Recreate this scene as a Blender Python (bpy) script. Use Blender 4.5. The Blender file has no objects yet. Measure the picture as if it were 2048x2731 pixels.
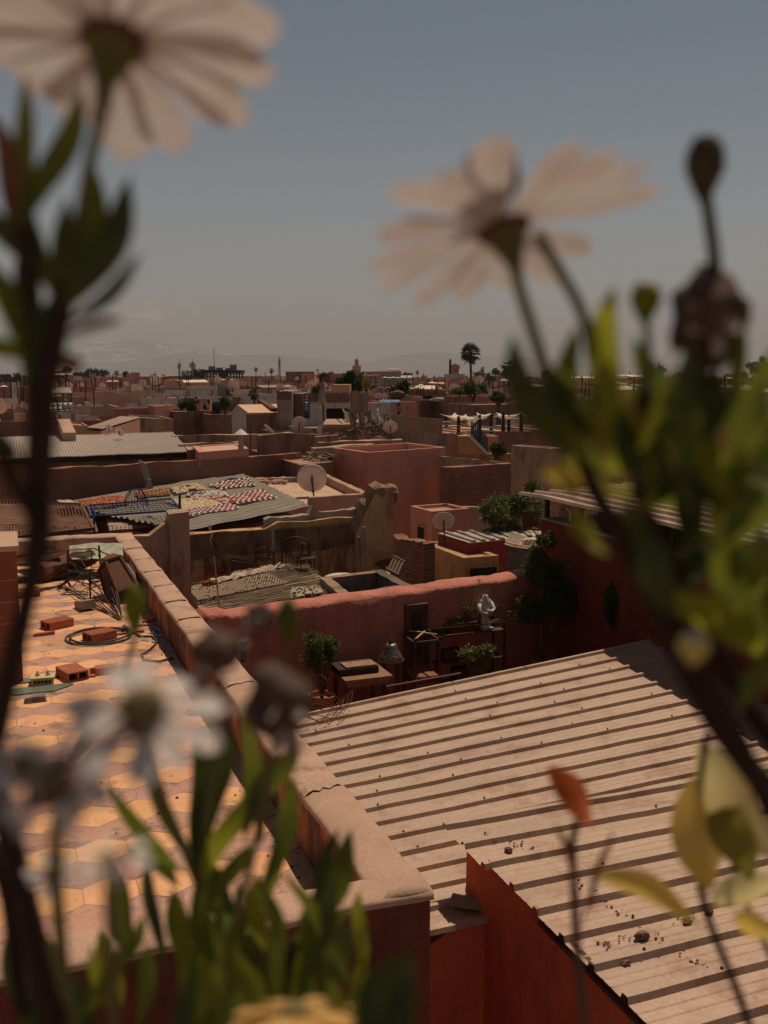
import bpy, bmesh, math, random
from mathutils import Vector, Matrix, noise, Euler
R=math.radians
rnd=random.Random(7)
S=bpy.context.scene
# ---------- camera (world X runs along the roof ribs, Y along the terrace parapet) ----------
PITCH=R(7.83); YAW=R(21.0); FPX=2655.0; CX=1024.0; CY=1365.5
cam_d=bpy.data.cameras.new('camera'); cam=bpy.data.objects.new('camera',cam_d)
S.collection.objects.link(cam); S.camera=cam
cam.location=(0,0,0); cam.rotation_euler=(R(90)-PITCH,0,-YAW)
cam_d.sensor_fit='VERTICAL'; cam_d.sensor_height=36; cam_d.lens=35
cam_d.clip_start=0.02; cam_d.clip_end=60000
cam_d.dof.use_dof=True; cam_d.dof.focus_distance=14.0; cam_d.dof.aperture_fstop=5.8; cam_d.dof.aperture_blades=7
# ---------- sky and sun ----------
SUN_EL=R(64); SUN_AZ=R(44)      # azimuth from +Y towards +X
W=bpy.data.worlds.new('World'); S.world=W; W.use_nodes=True
nt=W.node_tree; nt.nodes.clear()
def N(t,kind,**k):
    n=t.nodes.new(kind)
    for a,b in k.items(): setattr(n,a,b)
    return n
sky=N(nt,'ShaderNodeTexSky',sky_type='NISHITA',sun_disc=False,sun_elevation=SUN_EL,sun_rotation=SUN_AZ)
sky.air_density=1.0; sky.dust_density=1.0; sky.ozone_density=1.0; sky.altitude=450
hs=N(nt,'ShaderNodeHueSaturation'); hs.inputs['Saturation'].default_value=0.42
tint=N(nt,'ShaderNodeMix',data_type='RGBA',blend_type='MULTIPLY'); tint.inputs[0].default_value=1
tint.inputs[7].default_value=(1.0,0.97,0.93,1)
# thin cloud wisps low over the mountains
tc=N(nt,'ShaderNodeTexCoord'); mp=N(nt,'ShaderNodeMapping'); mp.inputs['Scale'].default_value=(34,34,150)
nz=N(nt,'ShaderNodeTexNoise'); nz.inputs['Scale'].default_value=1.6; nz.inputs['Detail'].default_value=6; nz.inputs['Roughness'].default_value=.62
cr=N(nt,'ShaderNodeValToRGB'); cr.color_ramp.elements[0].position=.44; cr.color_ramp.elements[1].position=.62
sep=N(nt,'ShaderNodeSeparateXYZ')
band=N(nt,'ShaderNodeMapRange',interpolation_type='SMOOTHSTEP'); band.inputs[1].default_value=.040; band.inputs[2].default_value=.055; band.inputs[3].default_value=0; band.inputs[4].default_value=1
band2=N(nt,'ShaderNodeMapRange',interpolation_type='SMOOTHSTEP'); band2.inputs[1].default_value=.062; band2.inputs[2].default_value=.085; band2.inputs[3].default_value=1; band2.inputs[4].default_value=0
azl=N(nt,'ShaderNodeMapRange',interpolation_type='SMOOTHSTEP'); azl.inputs[1].default_value=.10; azl.inputs[2].default_value=.22; azl.inputs[3].default_value=1; azl.inputs[4].default_value=0
m1=N(nt,'ShaderNodeMath',operation='MULTIPLY'); m2=N(nt,'ShaderNodeMath',operation='MULTIPLY'); m3=N(nt,'ShaderNodeMath',operation='MULTIPLY'); m4=N(nt,'ShaderNodeMath',operation='MULTIPLY'); m4.inputs[1].default_value=.8
cl=N(nt,'ShaderNodeMix',data_type='RGBA'); cl.inputs[7].default_value=(13,11,9.6,1)
bg=N(nt,'ShaderNodeBackground'); bg.inputs[1].default_value=0.056
ow=N(nt,'ShaderNodeOutputWorld'); L=nt.links.new
L(sky.outputs[0],hs.inputs['Color']); L(hs.outputs[0],tint.inputs[6])
L(tc.outputs['Generated'],mp.inputs[0]); L(mp.outputs[0],nz.inputs['Vector']); L(nz.outputs[0],cr.inputs[0])
L(tc.outputs['Generated'],sep.inputs[0]); L(sep.outputs[2],band.inputs[0]); L(sep.outputs[2],band2.inputs[0]); L(sep.outputs[0],azl.inputs[0])
L(band.outputs[0],m1.inputs[0]); L(band2.outputs[0],m1.inputs[1]); L(m1.outputs[0],m2.inputs[0]); L(cr.outputs[0],m2.inputs[1])
L(m2.outputs[0],m3.inputs[0]); L(azl.outputs[0],m3.inputs[1]); L(m3.outputs[0],m4.inputs[0])
L(m4.outputs[0],cl.inputs[0]); L(tint.outputs[2],cl.inputs[6]); grad=N(nt,'ShaderNodeValToRGB'); ge=grad.color_ramp.elements; ge[0].position=0; ge[0].color=(.90,.86,.84,1); ge[1].position=.36; ge[1].color=(.42,.56,.655,1)
e_=ge.new(.06); e_.color=(.90,.86,.83,1); e_=ge.new(.16); e_.color=(.68,.75,.78,1); e_=ge.new(.26); e_.color=(.52,.635,.70,1); e_=ge.new(.55); e_.color=(.34,.41,.46,1); e_=ge.new(1.0); e_.color=(.34,.37,.40,1)
gm=N(nt,'ShaderNodeMix',data_type='RGBA',blend_type='MULTIPLY'); gm.inputs[0].default_value=1; L(sep.outputs[2],grad.inputs[0]); L(cl.outputs[2],gm.inputs[6]); L(grad.outputs[0],gm.inputs[7])
L(gm.outputs[2],bg.inputs[0]); L(bg.outputs[0],ow.inputs[0])
sd=bpy.data.lights.new('sun','SUN'); sd.energy=3.9; sd.angle=R(0.53); sd.color=(1.0,0.80,0.60)
sun=bpy.data.objects.new('sun',sd); S.collection.objects.link(sun); sun.location=(0,0,30)
sv=Vector((math.sin(SUN_AZ)*math.cos(SUN_EL),math.cos(SUN_AZ)*math.cos(SUN_EL),math.sin(SUN_EL)))
sun.rotation_euler=sv.to_track_quat('Z','Y').to_euler()
S.view_settings.view_transform='Standard'; S.view_settings.look='None'; S.view_settings.exposure=-0.06; S.view_settings.gamma=1
S.render.engine='CYCLES'
S.cycles.use_denoising=True; S.cycles.max_bounces=6; S.cycles.diffuse_bounces=4; S.cycles.transparent_max_bounces=8; S.cycles.volume_bounces=0
S.cycles.volume_step_rate=4

# ---------- placing helpers: a sight line of the photograph met with a real height, wall line or distance ----------
def ray(x,y):
    u=(x-CX)/FPX; v=-(y-CY)/FPX
    fx=u; fy=v*math.sin(PITCH)+math.cos(PITCH); fz=v*math.cos(PITCH)-math.sin(PITCH)
    c,s=math.cos(YAW),math.sin(YAW)
    return Vector((fx*c+fy*s,-fx*s+fy*c,fz))
def az(x,y,z): d=ray(x,y); return d*(z/d.z)
def ap(x,y,p): d=ray(x,y); return d*(p/d.y)
def aq(x,y,q): d=ray(x,y); return d*(q/d.x)
FW=Vector((math.sin(YAW),math.cos(YAW),0)); RT=Vector((math.cos(YAW),-math.sin(YAW),0))
def ad(x,y,D): d=ray(x,y); return d*(D/d.dot(FW))      # at a level distance D ahead
# ---------- mesh builder ----------
class MB:
    def __init__(s): s.v=[]; s.f=[]; s.m=[]
    def add(s,vs,fs,m=0):
        b=len(s.v); s.v+= [Vector(a) for a in vs]; s.f+=[tuple(b+i for i in f) for f in fs]; s.m+=[m]*len(fs); return s
    def box(s,x0,x1,y0,y1,z0,z1,m=0):
        return s.prism([(x0,y0),(x1,y0),(x1,y1),(x0,y1)],z0,z1,m)
    def prism(s,pts,z0,z1,m=0):
        n=len(pts); zt=z1 if isinstance(z1,(list,tuple)) else [z1]*n; zb=z0 if isinstance(z0,(list,tuple)) else [z0]*n
        vs=[(p[0],p[1],zb[i]) for i,p in enumerate(pts)]+[(p[0],p[1],zt[i]) for i,p in enumerate(pts)]
        fs=[tuple(reversed(range(n))),tuple(range(n,2*n))]+[(i,(i+1)%n,n+(i+1)%n,n+i) for i in range(n)]
        return s.add(vs,fs,m)
    def obox(s,c,ax,ay,az_,m=0):     # oriented box: centre and three half axes
        c=Vector(c);ax=Vector(ax);ay=Vector(ay);a3=Vector(az_)
        vs=[c+ax*i+ay*j+a3*k for k in(-1,1) for i,j in((-1,-1),(1,-1),(1,1),(-1,1))]
        return s.add(vs,[(3,2,1,0),(4,5,6,7),(0,1,5,4),(1,2,6,5),(2,3,7,6),(3,0,4,7)],m)
    def bar(s,a,b,w,h=None,m=0):
        a=Vector(a);b=Vector(b);h=h or w; d=(b-a); l=d.length
        if l<1e-6: return s
        d/=l; up=Vector((0,0,1)) if abs(d.z)<.95 else Vector((0,1,0)); x=d.cross(up).normalized(); y=x.cross(d)
        return s.obox((a+b)/2,x*w/2,d*l/2,y*h/2,m)
    def tube(s,pts,r,n=6,m=0,cap=True):
        pts=[Vector(p) for p in pts]; rs=r if isinstance(r,(list,tuple)) else [r]*len(pts); b=len(s.v); up=None
        for i,p in enumerate(pts):
            d=(pts[min(i+1,len(pts)-1)]-pts[max(i-1,0)]).normalized()
            if up is None: up=Vector((0,0,1)) if abs(d.z)<.9 else Vector((1,0,0))
            x=d.cross(up).normalized(); up=x.cross(d).normalized()
            for k in range(n):
                a=2*math.pi*k/n; s.v.append(p+(x*math.cos(a)+up*math.sin(a))*rs[i])
        for i in range(len(pts)-1):
            for k in range(n):
                a=b+i*n+k; c=b+i*n+(k+1)%n; s.f.append((a,a+n,c+n,c)); s.m.append(m)
        if cap:
            s.f.append(tuple(b+k for k in range(n))); s.f.append(tuple(b+(len(pts)-1)*n+k for k in reversed(range(n)))); s.m+=[m,m]
        return s
    def lathe(s,prof,c=(0,0,0),n=16,M=None,m=0,jit=0):
        c=Vector(c); b=len(s.v)
        for r,z in prof:
            for k in range(n):
                a=2*math.pi*k/n; p=Vector((r*math.cos(a),r*math.sin(a),z))
                if jit: p*=1+jit*noise.noise(p*9+c)
                if M: p=M@p
                s.v.append(c+p)
        for i in range(len(prof)-1):
            for k in range(n):
                a=b+i*n+k; d=b+i*n+(k+1)%n; s.f.append((a,d,d+n,a+n)); s.m.append(m)
        if prof[0][0]>1e-4: s.f.append(tuple(b+k for k in reversed(range(n)))); s.m.append(m)
        if prof[-1][0]>1e-4: s.f.append(tuple(b+(len(prof)-1)*n+k for k in range(n))); s.m.append(m)
        return s
    def blob(s,c,r,n=2,amp=.25,sc=(1,1,1),m=0,seed=0):
        bm=bmesh.new(); bmesh.ops.create_icosphere(bm,subdivisions=n,radius=1)
        c=Vector(c); vs=[]
        for v in bm.verts:
            k=1+amp*noise.noise(v.co*1.7+Vector((seed*3.1,seed*1.7,seed)))*2
            vs.append(c+Vector((v.co.x*r*k*sc[0],v.co.y*r*k*sc[1],v.co.z*r*k*sc[2])))
        fs=[tuple(v.index for v in f.verts) for f in bm.faces]; bm.free(); return s.add(vs,fs,m)
    def jitter(s,amp,freq=2.0,seed=0,zk=1):
        for i,v in enumerate(s.v):
            n=noise.noise_vector(v*freq+Vector((seed,seed*2,0))); s.v[i]=v+Vector((n.x*amp,n.y*amp,n.z*amp*zk))
        return s
    def build(s,name,mats,parent=None,local=False,smooth=False,shade=None):
        me=bpy.data.meshes.new(name); off=Vector((0,0,0)); o=bpy.data.objects.new(name,me)
        if parent is not None:
            o.parent=parent; q=parent
            if not local:
                while q: off+=q.location; q=q.parent
        elif not local and s.v:
            xs=[v.x for v in s.v]; ys=[v.y for v in s.v]; zs=[v.z for v in s.v]
            off=Vector(((min(xs)+max(xs))/2,(min(ys)+max(ys))/2,min(zs))); o.location=off
        me.from_pydata([v-off for v in s.v],[],s.f)
        if not isinstance(mats,(list,tuple)): mats=[mats]
        for m in mats: me.materials.append(m)
        if len(mats)>1: me.polygons.foreach_set('material_index',s.m)
        if smooth: me.polygons.foreach_set('use_smooth',[True]*len(me.polygons))
        me.update(); S.collection.objects.link(o); return o
def tag(o,label=None,cat=None,group=None,kind=None):
    for k,v in (('label',label),('category',cat),('group',group),('kind',kind)):
        if v: o[k]=v
    return o
def thing(name,label,cat,loc=(0,0,0),rz=0,group=None):
    o=bpy.data.objects.new(name,None); o.empty_display_size=.2; o.location=loc; o.rotation_euler=(0,0,rz); S.collection.objects.link(o)
    return tag(o,label,cat,group)
def kids(o): return [c for c in KD.get(o.name,[])]
KD={}
def dup(root,loc,rz=None,label=None,scale=None,group=None):
    def cp(o,par):
        c=o.copy(); S.collection.objects.link(c)
        if par is not None: c.parent=par; c.matrix_parent_inverse=o.matrix_parent_inverse.copy()
        for ch in list(o.children): cp(ch,c)
        return c
    r=cp(root,None); r.location=loc
    if rz is not None: r.rotation_euler[2]=rz
    if scale is not None: r.scale=(scale,)*3
    if label: r['label']=label
    if group: r['group']=group
    return r
# ---------- materials ----------
MC={}
def mat(name,c,rough=.9,c2=None,sc=2.0,amt=.5,bump=.15,bs=30,metal=0,grain=.12,spec=.25,kind=None,stretch=None,c3=None,sc3=.7,t3=.62,bd=.02):
    """weathered surface: base colour c, blotches of c2, streaks or dirt c3, fine grain, bump"""
    if name in MC: return MC[name]
    m=bpy.data.materials.new(name); m.use_nodes=True; t=m.node_tree; t.nodes.clear(); L=t.links.new; MC[name]=m
    o=N(t,'ShaderNodeOutputMaterial'); b=N(t,'ShaderNodeBsdfPrincipled'); L(b.outputs[0],o.inputs[0])
    b.inputs['Roughness'].default_value=rough; b.inputs['Metallic'].default_value=metal; b.inputs['Specular IOR Level'].default_value=spec
    g=N(t,'ShaderNodeNewGeometry'); pos=g.outputs['Position']
    c2=c2 or tuple(x*.72 for x in c)
    n1=N(t,'ShaderNodeTexNoise'); n1.inputs['Scale'].default_value=sc; n1.inputs['Detail'].default_value=7; n1.inputs['Roughness'].default_value=.65; L(pos,n1.inputs['Vector'])
    if stretch:
        ms=N(t,'ShaderNodeMapping'); ms.inputs['Scale'].default_value=stretch; L(pos,ms.inputs[0]); L(ms.outputs[0],n1.inputs['Vector'])
    r1=N(t,'ShaderNodeMapRange',interpolation_type='SMOOTHSTEP'); r1.inputs[1].default_value=.38; r1.inputs[2].default_value=.66; r1.inputs[4].default_value=amt; L(n1.outputs[0],r1.inputs[0])
    x1=N(t,'ShaderNodeMix',data_type='RGBA'); x1.inputs[6].default_value=(*c,1); x1.inputs[7].default_value=(*c2,1); L(r1.outputs[0],x1.inputs[0])
    col=x1.outputs[2]
    if c3:
        mp=N(t,'ShaderNodeMapping'); mp.inputs['Scale'].default_value=(sc3*2.2,sc3*2.2,sc3*.7); L(pos,mp.inputs[0])
        n3=N(t,'ShaderNodeTexNoise'); n3.inputs['Scale'].default_value=1; n3.inputs['Detail'].default_value=8; n3.inputs['Roughness'].default_value=.7; L(mp.outputs[0],n3.inputs['Vector'])
        r3=N(t,'ShaderNodeMapRange',interpolation_type='SMOOTHSTEP'); r3.inputs[1].default_value=t3-.1; r3.inputs[2].default_value=t3+.06; r3.inputs[4].default_value=.85; L(n3.outputs[0],r3.inputs[0])
        x3=N(t,'ShaderNodeMix',data_type='RGBA'); x3.inputs[7].default_value=(*c3,1); L(col,x3.inputs[6]); L(r3.outputs[0],x3.inputs[0]); col=x3.outputs[2]
    n2=N(t,'ShaderNodeTexNoise'); n2.inputs['Scale'].default_value=bs; n2.inputs['Detail'].default_value=5; n2.inputs['Roughness'].default_value=.7; L(pos,n2.inputs['Vector'])
    h=n2.outputs[0]
    if kind=='brick':
        # courses and joints from world position (x+y along the wall, z up)
        sp=N(t,'ShaderNodeSeparateXYZ'); L(pos,sp.inputs[0]); ad_=N(t,'ShaderNodeMath',operation='ADD'); L(sp.outputs[0],ad_.inputs[0]); L(sp.outputs[1],ad_.inputs[1])
        cb=N(t,'ShaderNodeCombineXYZ'); L(ad_.outputs[0],cb.inputs[0]); L(sp.outputs[2],cb.inputs[1])
        bt=N(t,'ShaderNodeTexBrick'); bt.inputs['Scale'].default_value=1; bt.inputs['Brick Width'].default_value=.26; bt.inputs['Row Height'].default_value=.085; bt.inputs['Mortar Size'].default_value=.014; bt.inputs['Mortar Smooth'].default_value=.3
        bt.inputs['Color1'].default_value=(1,1,1,1); bt.inputs['Color2'].default_value=(.72,.70,.68,1); bt.inputs['Mortar'].default_value=(.45,.42,.4,1); L(cb.outputs[0],bt.inputs['Vector'])
        xm=N(t,'ShaderNodeMix',data_type='RGBA',blend_type='MULTIPLY'); xm.inputs[0].default_value=.9; L(col,xm.inputs[6]); L(bt.outputs[0],xm.inputs[7]); col=xm.outputs[2]
    if kind=='block':
        sp=N(t,'ShaderNodeSeparateXYZ'); L(pos,sp.inputs[0]); ad_=N(t,'ShaderNodeMath',operation='ADD'); L(sp.outputs[0],ad_.inputs[0]); L(sp.outputs[1],ad_.inputs[1])
        cb=N(t,'ShaderNodeCombineXYZ'); L(ad_.outputs[0],cb.inputs[0]); L(sp.outputs[2],cb.inputs[1])
        bt=N(t,'ShaderNodeTexBrick'); bt.inputs['Scale'].default_value=1; bt.inputs['Brick Width'].default_value=.42; bt.inputs['Row Height'].default_value=.21; bt.inputs['Mortar Size'].default_value=.02
        bt.inputs['Color1'].default_value=(1,1,1,1); bt.inputs['Color2'].default_value=(.8,.79,.78,1); bt.inputs['Mortar'].default_value=(.55,.53,.5,1); L(cb.outputs[0],bt.inputs['Vector'])
        xm=N(t,'ShaderNodeMix',data_type='RGBA',blend_type='MULTIPLY'); xm.inputs[0].default_value=.9; L(col,xm.inputs[6]); L(bt.outputs[0],xm.inputs[7]); col=xm.outputs[2]
    if kind=='vcol':
        at=N(t,'ShaderNodeAttribute',attribute_name='tone'); xm=N(t,'ShaderNodeMix',data_type='RGBA',blend_type='MULTIPLY'); xm.inputs[0].default_value=1; L(col,xm.inputs[6]); L(at.outputs[0],xm.inputs[7]); col=xm.outputs[2]
    if grain:
        rg=N(t,'ShaderNodeMapRange'); rg.inputs[1].default_value=.25; rg.inputs[2].default_value=.75; rg.inputs[3].default_value=1-grain*2; rg.inputs[4].default_value=1+grain; L(h,rg.inputs[0])
        xg=N(t,'ShaderNodeVectorMath',operation='SCALE'); L(col,xg.inputs[0]); L(rg.outputs[0],xg.inputs['Scale']); col=xg.outputs[0]
    L(col,b.inputs['Base Color'])
    if bump:
        bp=N(t,'ShaderNodeBump'); bp.inputs['Strength'].default_value=min(1,bump*2.5); bp.inputs['Distance'].default_value=bd; L(h,bp.inputs['Height']); L(bp.outputs[0],b.inputs['Normal'])
    return m
def leafmat(name,c,c2,tr=.35,sc=30,rough=.5,amt=1):
    if name in MC: return MC[name]
    m=bpy.data.materials.new(name); m.use_nodes=True; t=m.node_tree; t.nodes.clear(); L=t.links.new; MC[name]=m
    o=N(t,'ShaderNodeOutputMaterial'); g=N(t,'ShaderNodeNewGeometry')
    n1=N(t,'ShaderNodeTexNoise'); n1.inputs['Scale'].default_value=sc; n1.inputs['Detail'].default_value=3; L(g.outputs['Position'],n1.inputs['Vector'])
    r1=N(t,'ShaderNodeMapRange'); r1.inputs[1].default_value=.35; r1.inputs[2].default_value=.65; r1.inputs[4].default_value=amt; L(n1.outputs[0],r1.inputs[0])
    x=N(t,'ShaderNodeMix',data_type='RGBA'); x.inputs[6].default_value=(*c,1); x.inputs[7].default_value=(*c2,1); L(r1.outputs[0],x.inputs[0])
    b=N(t,'ShaderNodeBsdfPrincipled'); b.inputs['Roughness'].default_value=rough; b.inputs['Specular IOR Level'].default_value=.3; L(x.outputs[2],b.inputs['Base Color'])
    tl=N(t,'ShaderNodeBsdfTranslucent'); L(x.outputs[2],tl.inputs[0]); mx=N(t,'ShaderNodeMixShader'); mx.inputs[0].default_value=tr
    L(b.outputs[0],mx.inputs[1]); L(tl.outputs[0],mx.inputs[2]); L(mx.outputs[0],o.inputs[0]); return m
PL=dict(
 pink=mat('pink_plaster',(.60,.28,.205),c2=(.50,.215,.155),sc=1.3,amt=.7,c3=(.33,.17,.13),t3=.66),
 red=mat('red_plaster',(.30,.062,.034),c2=(.24,.05,.03),sc=1.1,amt=.7,bump=.1),
 orange=mat('orange_plaster',(.78,.21,.11),c2=(.62,.155,.08),sc=1.6,amt=.9,bump=.2,bs=40,c3=(.45,.13,.08),t3=.64),
 tan=mat('tan_plaster',(.47,.31,.215),c2=(.37,.23,.155),sc=1.6,amt=.8,c3=(.16,.09,.06),t3=.6),
 yellow=mat('ochre_plaster',(.50,.31,.13),c2=(.40,.22,.09),sc=1.4,amt=.8,c3=(.20,.11,.06),t3=.6),
 brown=mat('brown_render',(.31,.17,.12),c2=(.22,.115,.08),sc=1.2,amt=.9,c3=(.12,.075,.055),t3=.58),
 brick=mat('old_brick',(.38,.20,.14),c2=(.27,.14,.10),sc=1.5,amt=.8,kind='brick',bump=.3),
 block=mat('grey_block',(.25,.20,.16),c2=(.18,.14,.11),sc=1.5,amt=.8,kind='block',bump=.3),
 conc=mat('worn_concrete',(.54,.35,.25),c2=(.44,.28,.20),sc=1.6,amt=.9,bump=.16,bs=70,c3=(.26,.16,.12),t3=.63,sc3=1.3),
 grey=mat('grey_render',(.36,.30,.26),c2=(.27,.22,.19),sc=1.3,amt=.9,c3=(.10,.08,.07),t3=.6),
 white=mat('white_render',(.62,.58,.54),c2=(.5,.46,.42),sc=1.1,amt=.8,c3=(.18,.15,.13),t3=.63),
 earth=mat('dusty_roof',(.46,.30,.21),c2=(.34,.20,.14),sc=1.0,amt=.9,bump=.3,bs=18,c3=(.2,.13,.1),t3=.64),
 dark=mat('dark_opening',(.012,.009,.008),rough=.7,bump=0,grain=0),
 iron=mat('dark_iron',(.035,.026,.022),rough=.6,bump=.05),
 rust=mat('rusty_iron',(.16,.065,.035),c2=(.07,.035,.025),sc=12,rough=.85),
 dish=mat('dish_paint',(.80,.64,.56),c2=(.66,.50,.42),sc=3,rough=.6,bump=.03,c3=(.45,.25,.18),t3=.72,sc3=3),
 zinc=mat('zinc_sheet',(.49,.335,.24),c2=(.35,.25,.185),sc=1.5,amt=.55,stretch=(.3,2.6,2),rough=.55,metal=0,spec=.4,bump=.06,c3=(.33,.19,.13),t3=.59,sc3=.7),
 cloth=mat('cream_cloth',(.62,.52,.42),c2=(.48,.38,.3),sc=2,rough=.95),
 wood=mat('old_wood',(.12,.065,.035),c2=(.06,.035,.022),sc=9,rough=.7,bump=.2),
 plastic=mat('white_plastic',(.55,.5,.44),rough=.5,bump=.02),
 blue=mat('blue_paint',(.05,.065,.14),c2=(.03,.04,.09),sc=6,rough=.6),
)
# ---------- ground and mountains ----------
g=MB(); g.add([(-6000,-400,-13),(12000,-400,-13),(12000,14000,-13),(-6000,14000,-13)],[(0,1,2,3)])
tag(g.build('ground',mat('dusty_ground',(.30,.20,.14),c2=(.2,.13,.09),sc=.05,bump=0)),kind='structure')
def ridge(name,D,prof,depth,m,snow=None,seed=0):
    """terrain ridge: pixel skyline profile at level distance D, falling away in front and behind"""
    b=MB(); xs=[p[0] for p in prof]; n=150; rows=9; vs=[]
    for i in range(n+1):
        x=xs[0]+(xs[-1]-xs[0])*i/n
        for k in range(len(prof)-1):
            if prof[k][0]<=x<=prof[k+1][0]: break
        a=(x-prof[k][0])/(prof[k+1][0]-prof[k][0]); a=a*a*(3-2*a); y=prof[k][1]*(1-a)+prof[k+1][1]*a
        top=ad(x,y,D)
        for j in range(rows):
            s=j/(rows-1)*2-1; h=(1-abs(s))**1.1
            dd=1+s*depth/D; q=Vector((top.x*dd,top.y*dd,-13+(top.z+13)*h))
            nn=noise.fractal(Vector((q.x/(D*.03)+seed,q.y/(D*.03),0)),1,2,6)
            q.z+=nn*(top.z+13)*.16*(.35+.65*(1-h) if j!=rows//2 else .45); vs.append(q)
    fs=[(i*rows+j,(i+1)*rows+j,(i+1)*rows+j+1,i*rows+j+1) for i in range(n) for j in range(rows-1)]
    b.add(vs,fs); return tag(b.build(name,m,smooth=False),kind='structure')
snowy=mat('mountain_rock',(.18,.17,.17),c2=(.13,.125,.125),sc=.0012,bump=0,grain=0,c3=(.6,.56,.53),sc3=.0026,t3=.57)
rock=mat('foothill_rock',(.17,.15,.14),c2=(.12,.1,.1),sc=.001,bump=0,grain=0)
ridge('mountains',11500,[(-700, 983), (-350, 955), (-100, 931), (60, 923), (170, 915), (230, 909), (290, 903), (350, 906), (420, 913), (500, 923), (600, 939), (700, 955), (900, 973), (1100, 987), (1500, 993)],1500,snowy)
ridge('mountains',9500,[(-500,985),(300,965),(520,942),(640,948),(760,946),(860,958),(960,968),(1080,945),(1180,940),(1270,948),(1400,955),(1600,972),(1900,968),(2300,985)],1200,rock,seed=5)
ridge('hills',7000,[(-500,992),(300,982),(520,975),(700,984),(900,988),(1200,990),(1500,984),(1800,990),(2500,985)],600,rock,seed=9)

# ---------- the tiled terrace next door ----------
def wallrun(b,a,c,th,z0,ztop,seg=.18,jit=.012,rnd_=.0,m=0,prof=None,seed=1,nz_=6):
    """weathered wall from a to c (plan), thickness th to the left of the run; ztop value or function of 0..1"""
    a=Vector((*a,0));c=Vector((*c,0));d=c-a;l=d.length;d/=l;nrm=Vector((-d.y,d.x,0)); n=max(1,int(l/seg)); base=len(b.v)
    zf=ztop if callable(ztop) else (lambda u:ztop)
    rings=[]
    for i in range(n+1):
        u=i/n; p=a+d*l*u; zt=zf(u); k=[]
        for j in range(nz_+1): k.append((0,z0+(zt-rnd_-z0)*(j/nz_)**.6))
        if rnd_>0:
            for q in range(1,6):
                t_=math.pi*q/6; k.append((th/2-th/2*math.cos(t_),zt-rnd_+rnd_*math.sin(t_)))
        for j in range(nz_,-1,-1): k.append((th,z0+(zt-rnd_-z0)*(j/nz_)**.6))
        vs=[]
        for o,z in k:
            v=p+nrm*o+Vector((0,0,z)); w=noise.noise_vector(v*3+Vector((seed,0,0)))*jit+noise.noise_vector(v*13)*jit*.4
            vs.append(v+w)
        rings.append(len(k)); b.v+=vs
    K=rings[0]
    for i in range(n):
        for j in range(K-1):
            q=base+i*K+j; b.f.append((q,q+K,q+K+1,q+1)); b.m.append(m)
    b.f.append(tuple(base+j for j in range(K))); b.f.append(tuple(base+n*K+j for j in reversed(range(K)))); b.m+=[m,m]
TZ=-2.8; PT=-2.43; QO=1.82; QI=1.545; PF=4.08; PB=15.6
ter=thing('terrace_house','terracotta walled house with a sunlit yellow and mauve hexagon tiled roof terrace','house',(-.5,9,-13))
b=MB(); b.box(-5.2,QO-.012,PF+.012,PB,-13,TZ-.06); b.box(-5.2,QO-.012,PF+.012,PF+.25,TZ-.06,PT-.045); b.box(QI+.012,QO-.012,PF+.25,PB,TZ-.06,PT-.045); b.build('wall',mat('terrace_outer',(.235,.062,.036),c2=(.17,.045,.03),sc=1.6,amt=.9,bump=.3,bs=60,c3=(.11,.035,.025),t3=.6),ter)
# parapets: plaster coping over a painted inner face
cop=PL['conc']
inner=mat('parapet_inner',(.52,.20,.085),c2=(.24,.09,.05),sc=2.2,amt=1,c3=(.09,.05,.045),sc3=1.6,t3=.53,bump=.2)
b=MB(); wallrun(b,(QI+.004,PF+.24),(QI+.004,PB-.3),-.16,TZ,PT-.045,jit=.006,seed=3); b.build('parapet_face',inner,ter)
b=MB(); wallrun(b,(QO,PF+.02),(QO,PB),QO-QI,PT-.05,PT,seg=.07,jit=.011,rnd_=.022,seed=4,nz_=2)
# mortar bands where coping lengths meet
pr=b.build('parapet',cop,ter,smooth=True)
for i,yy in enumerate((5.42,7.6,8.9,9.9,10.75,11.6,12.5,13.4,14.3,15.0)):
    b=MB(); w=.05+.05*rnd.random(); vs=[]; n=8
    for k in range(n+1):
        x=QI+.005+(QO-QI-.012)*k/n; 
        for s in(-1,1): vs.append((x,yy+s*w*(.7+.6*noise.noise(Vector((k*.9,i*5,s))))+.06*(k/n-.5),PT+.006-(.022 if k in(0,n) else 0)))
    b.add(vs,[(2*k,2*k+1,2*k+3,2*k+2) for k in range(n)])
    b.build('mortar_joint',mat('pale_mortar',(.55,.37,.27),c2=(.42,.28,.2),sc=9,bump=.3,bs=50),pr)
b=MB(); wallrun(b,(-5.2,PF),(QO,PF),.26,PT-.05,PT,seg=.1,jit=.014,rnd_=.025,seed=8,nz_=2); b.build('parapet',cop,ter,smooth=True)
b=MB(); wallrun(b,(-5.2,PB-.05),(QO,PB-.05),.3,TZ-.3,PT,seg=.15,jit=.016,rnd_=.03,seed=9); b.build('parapet',cop,ter,smooth=True)
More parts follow.
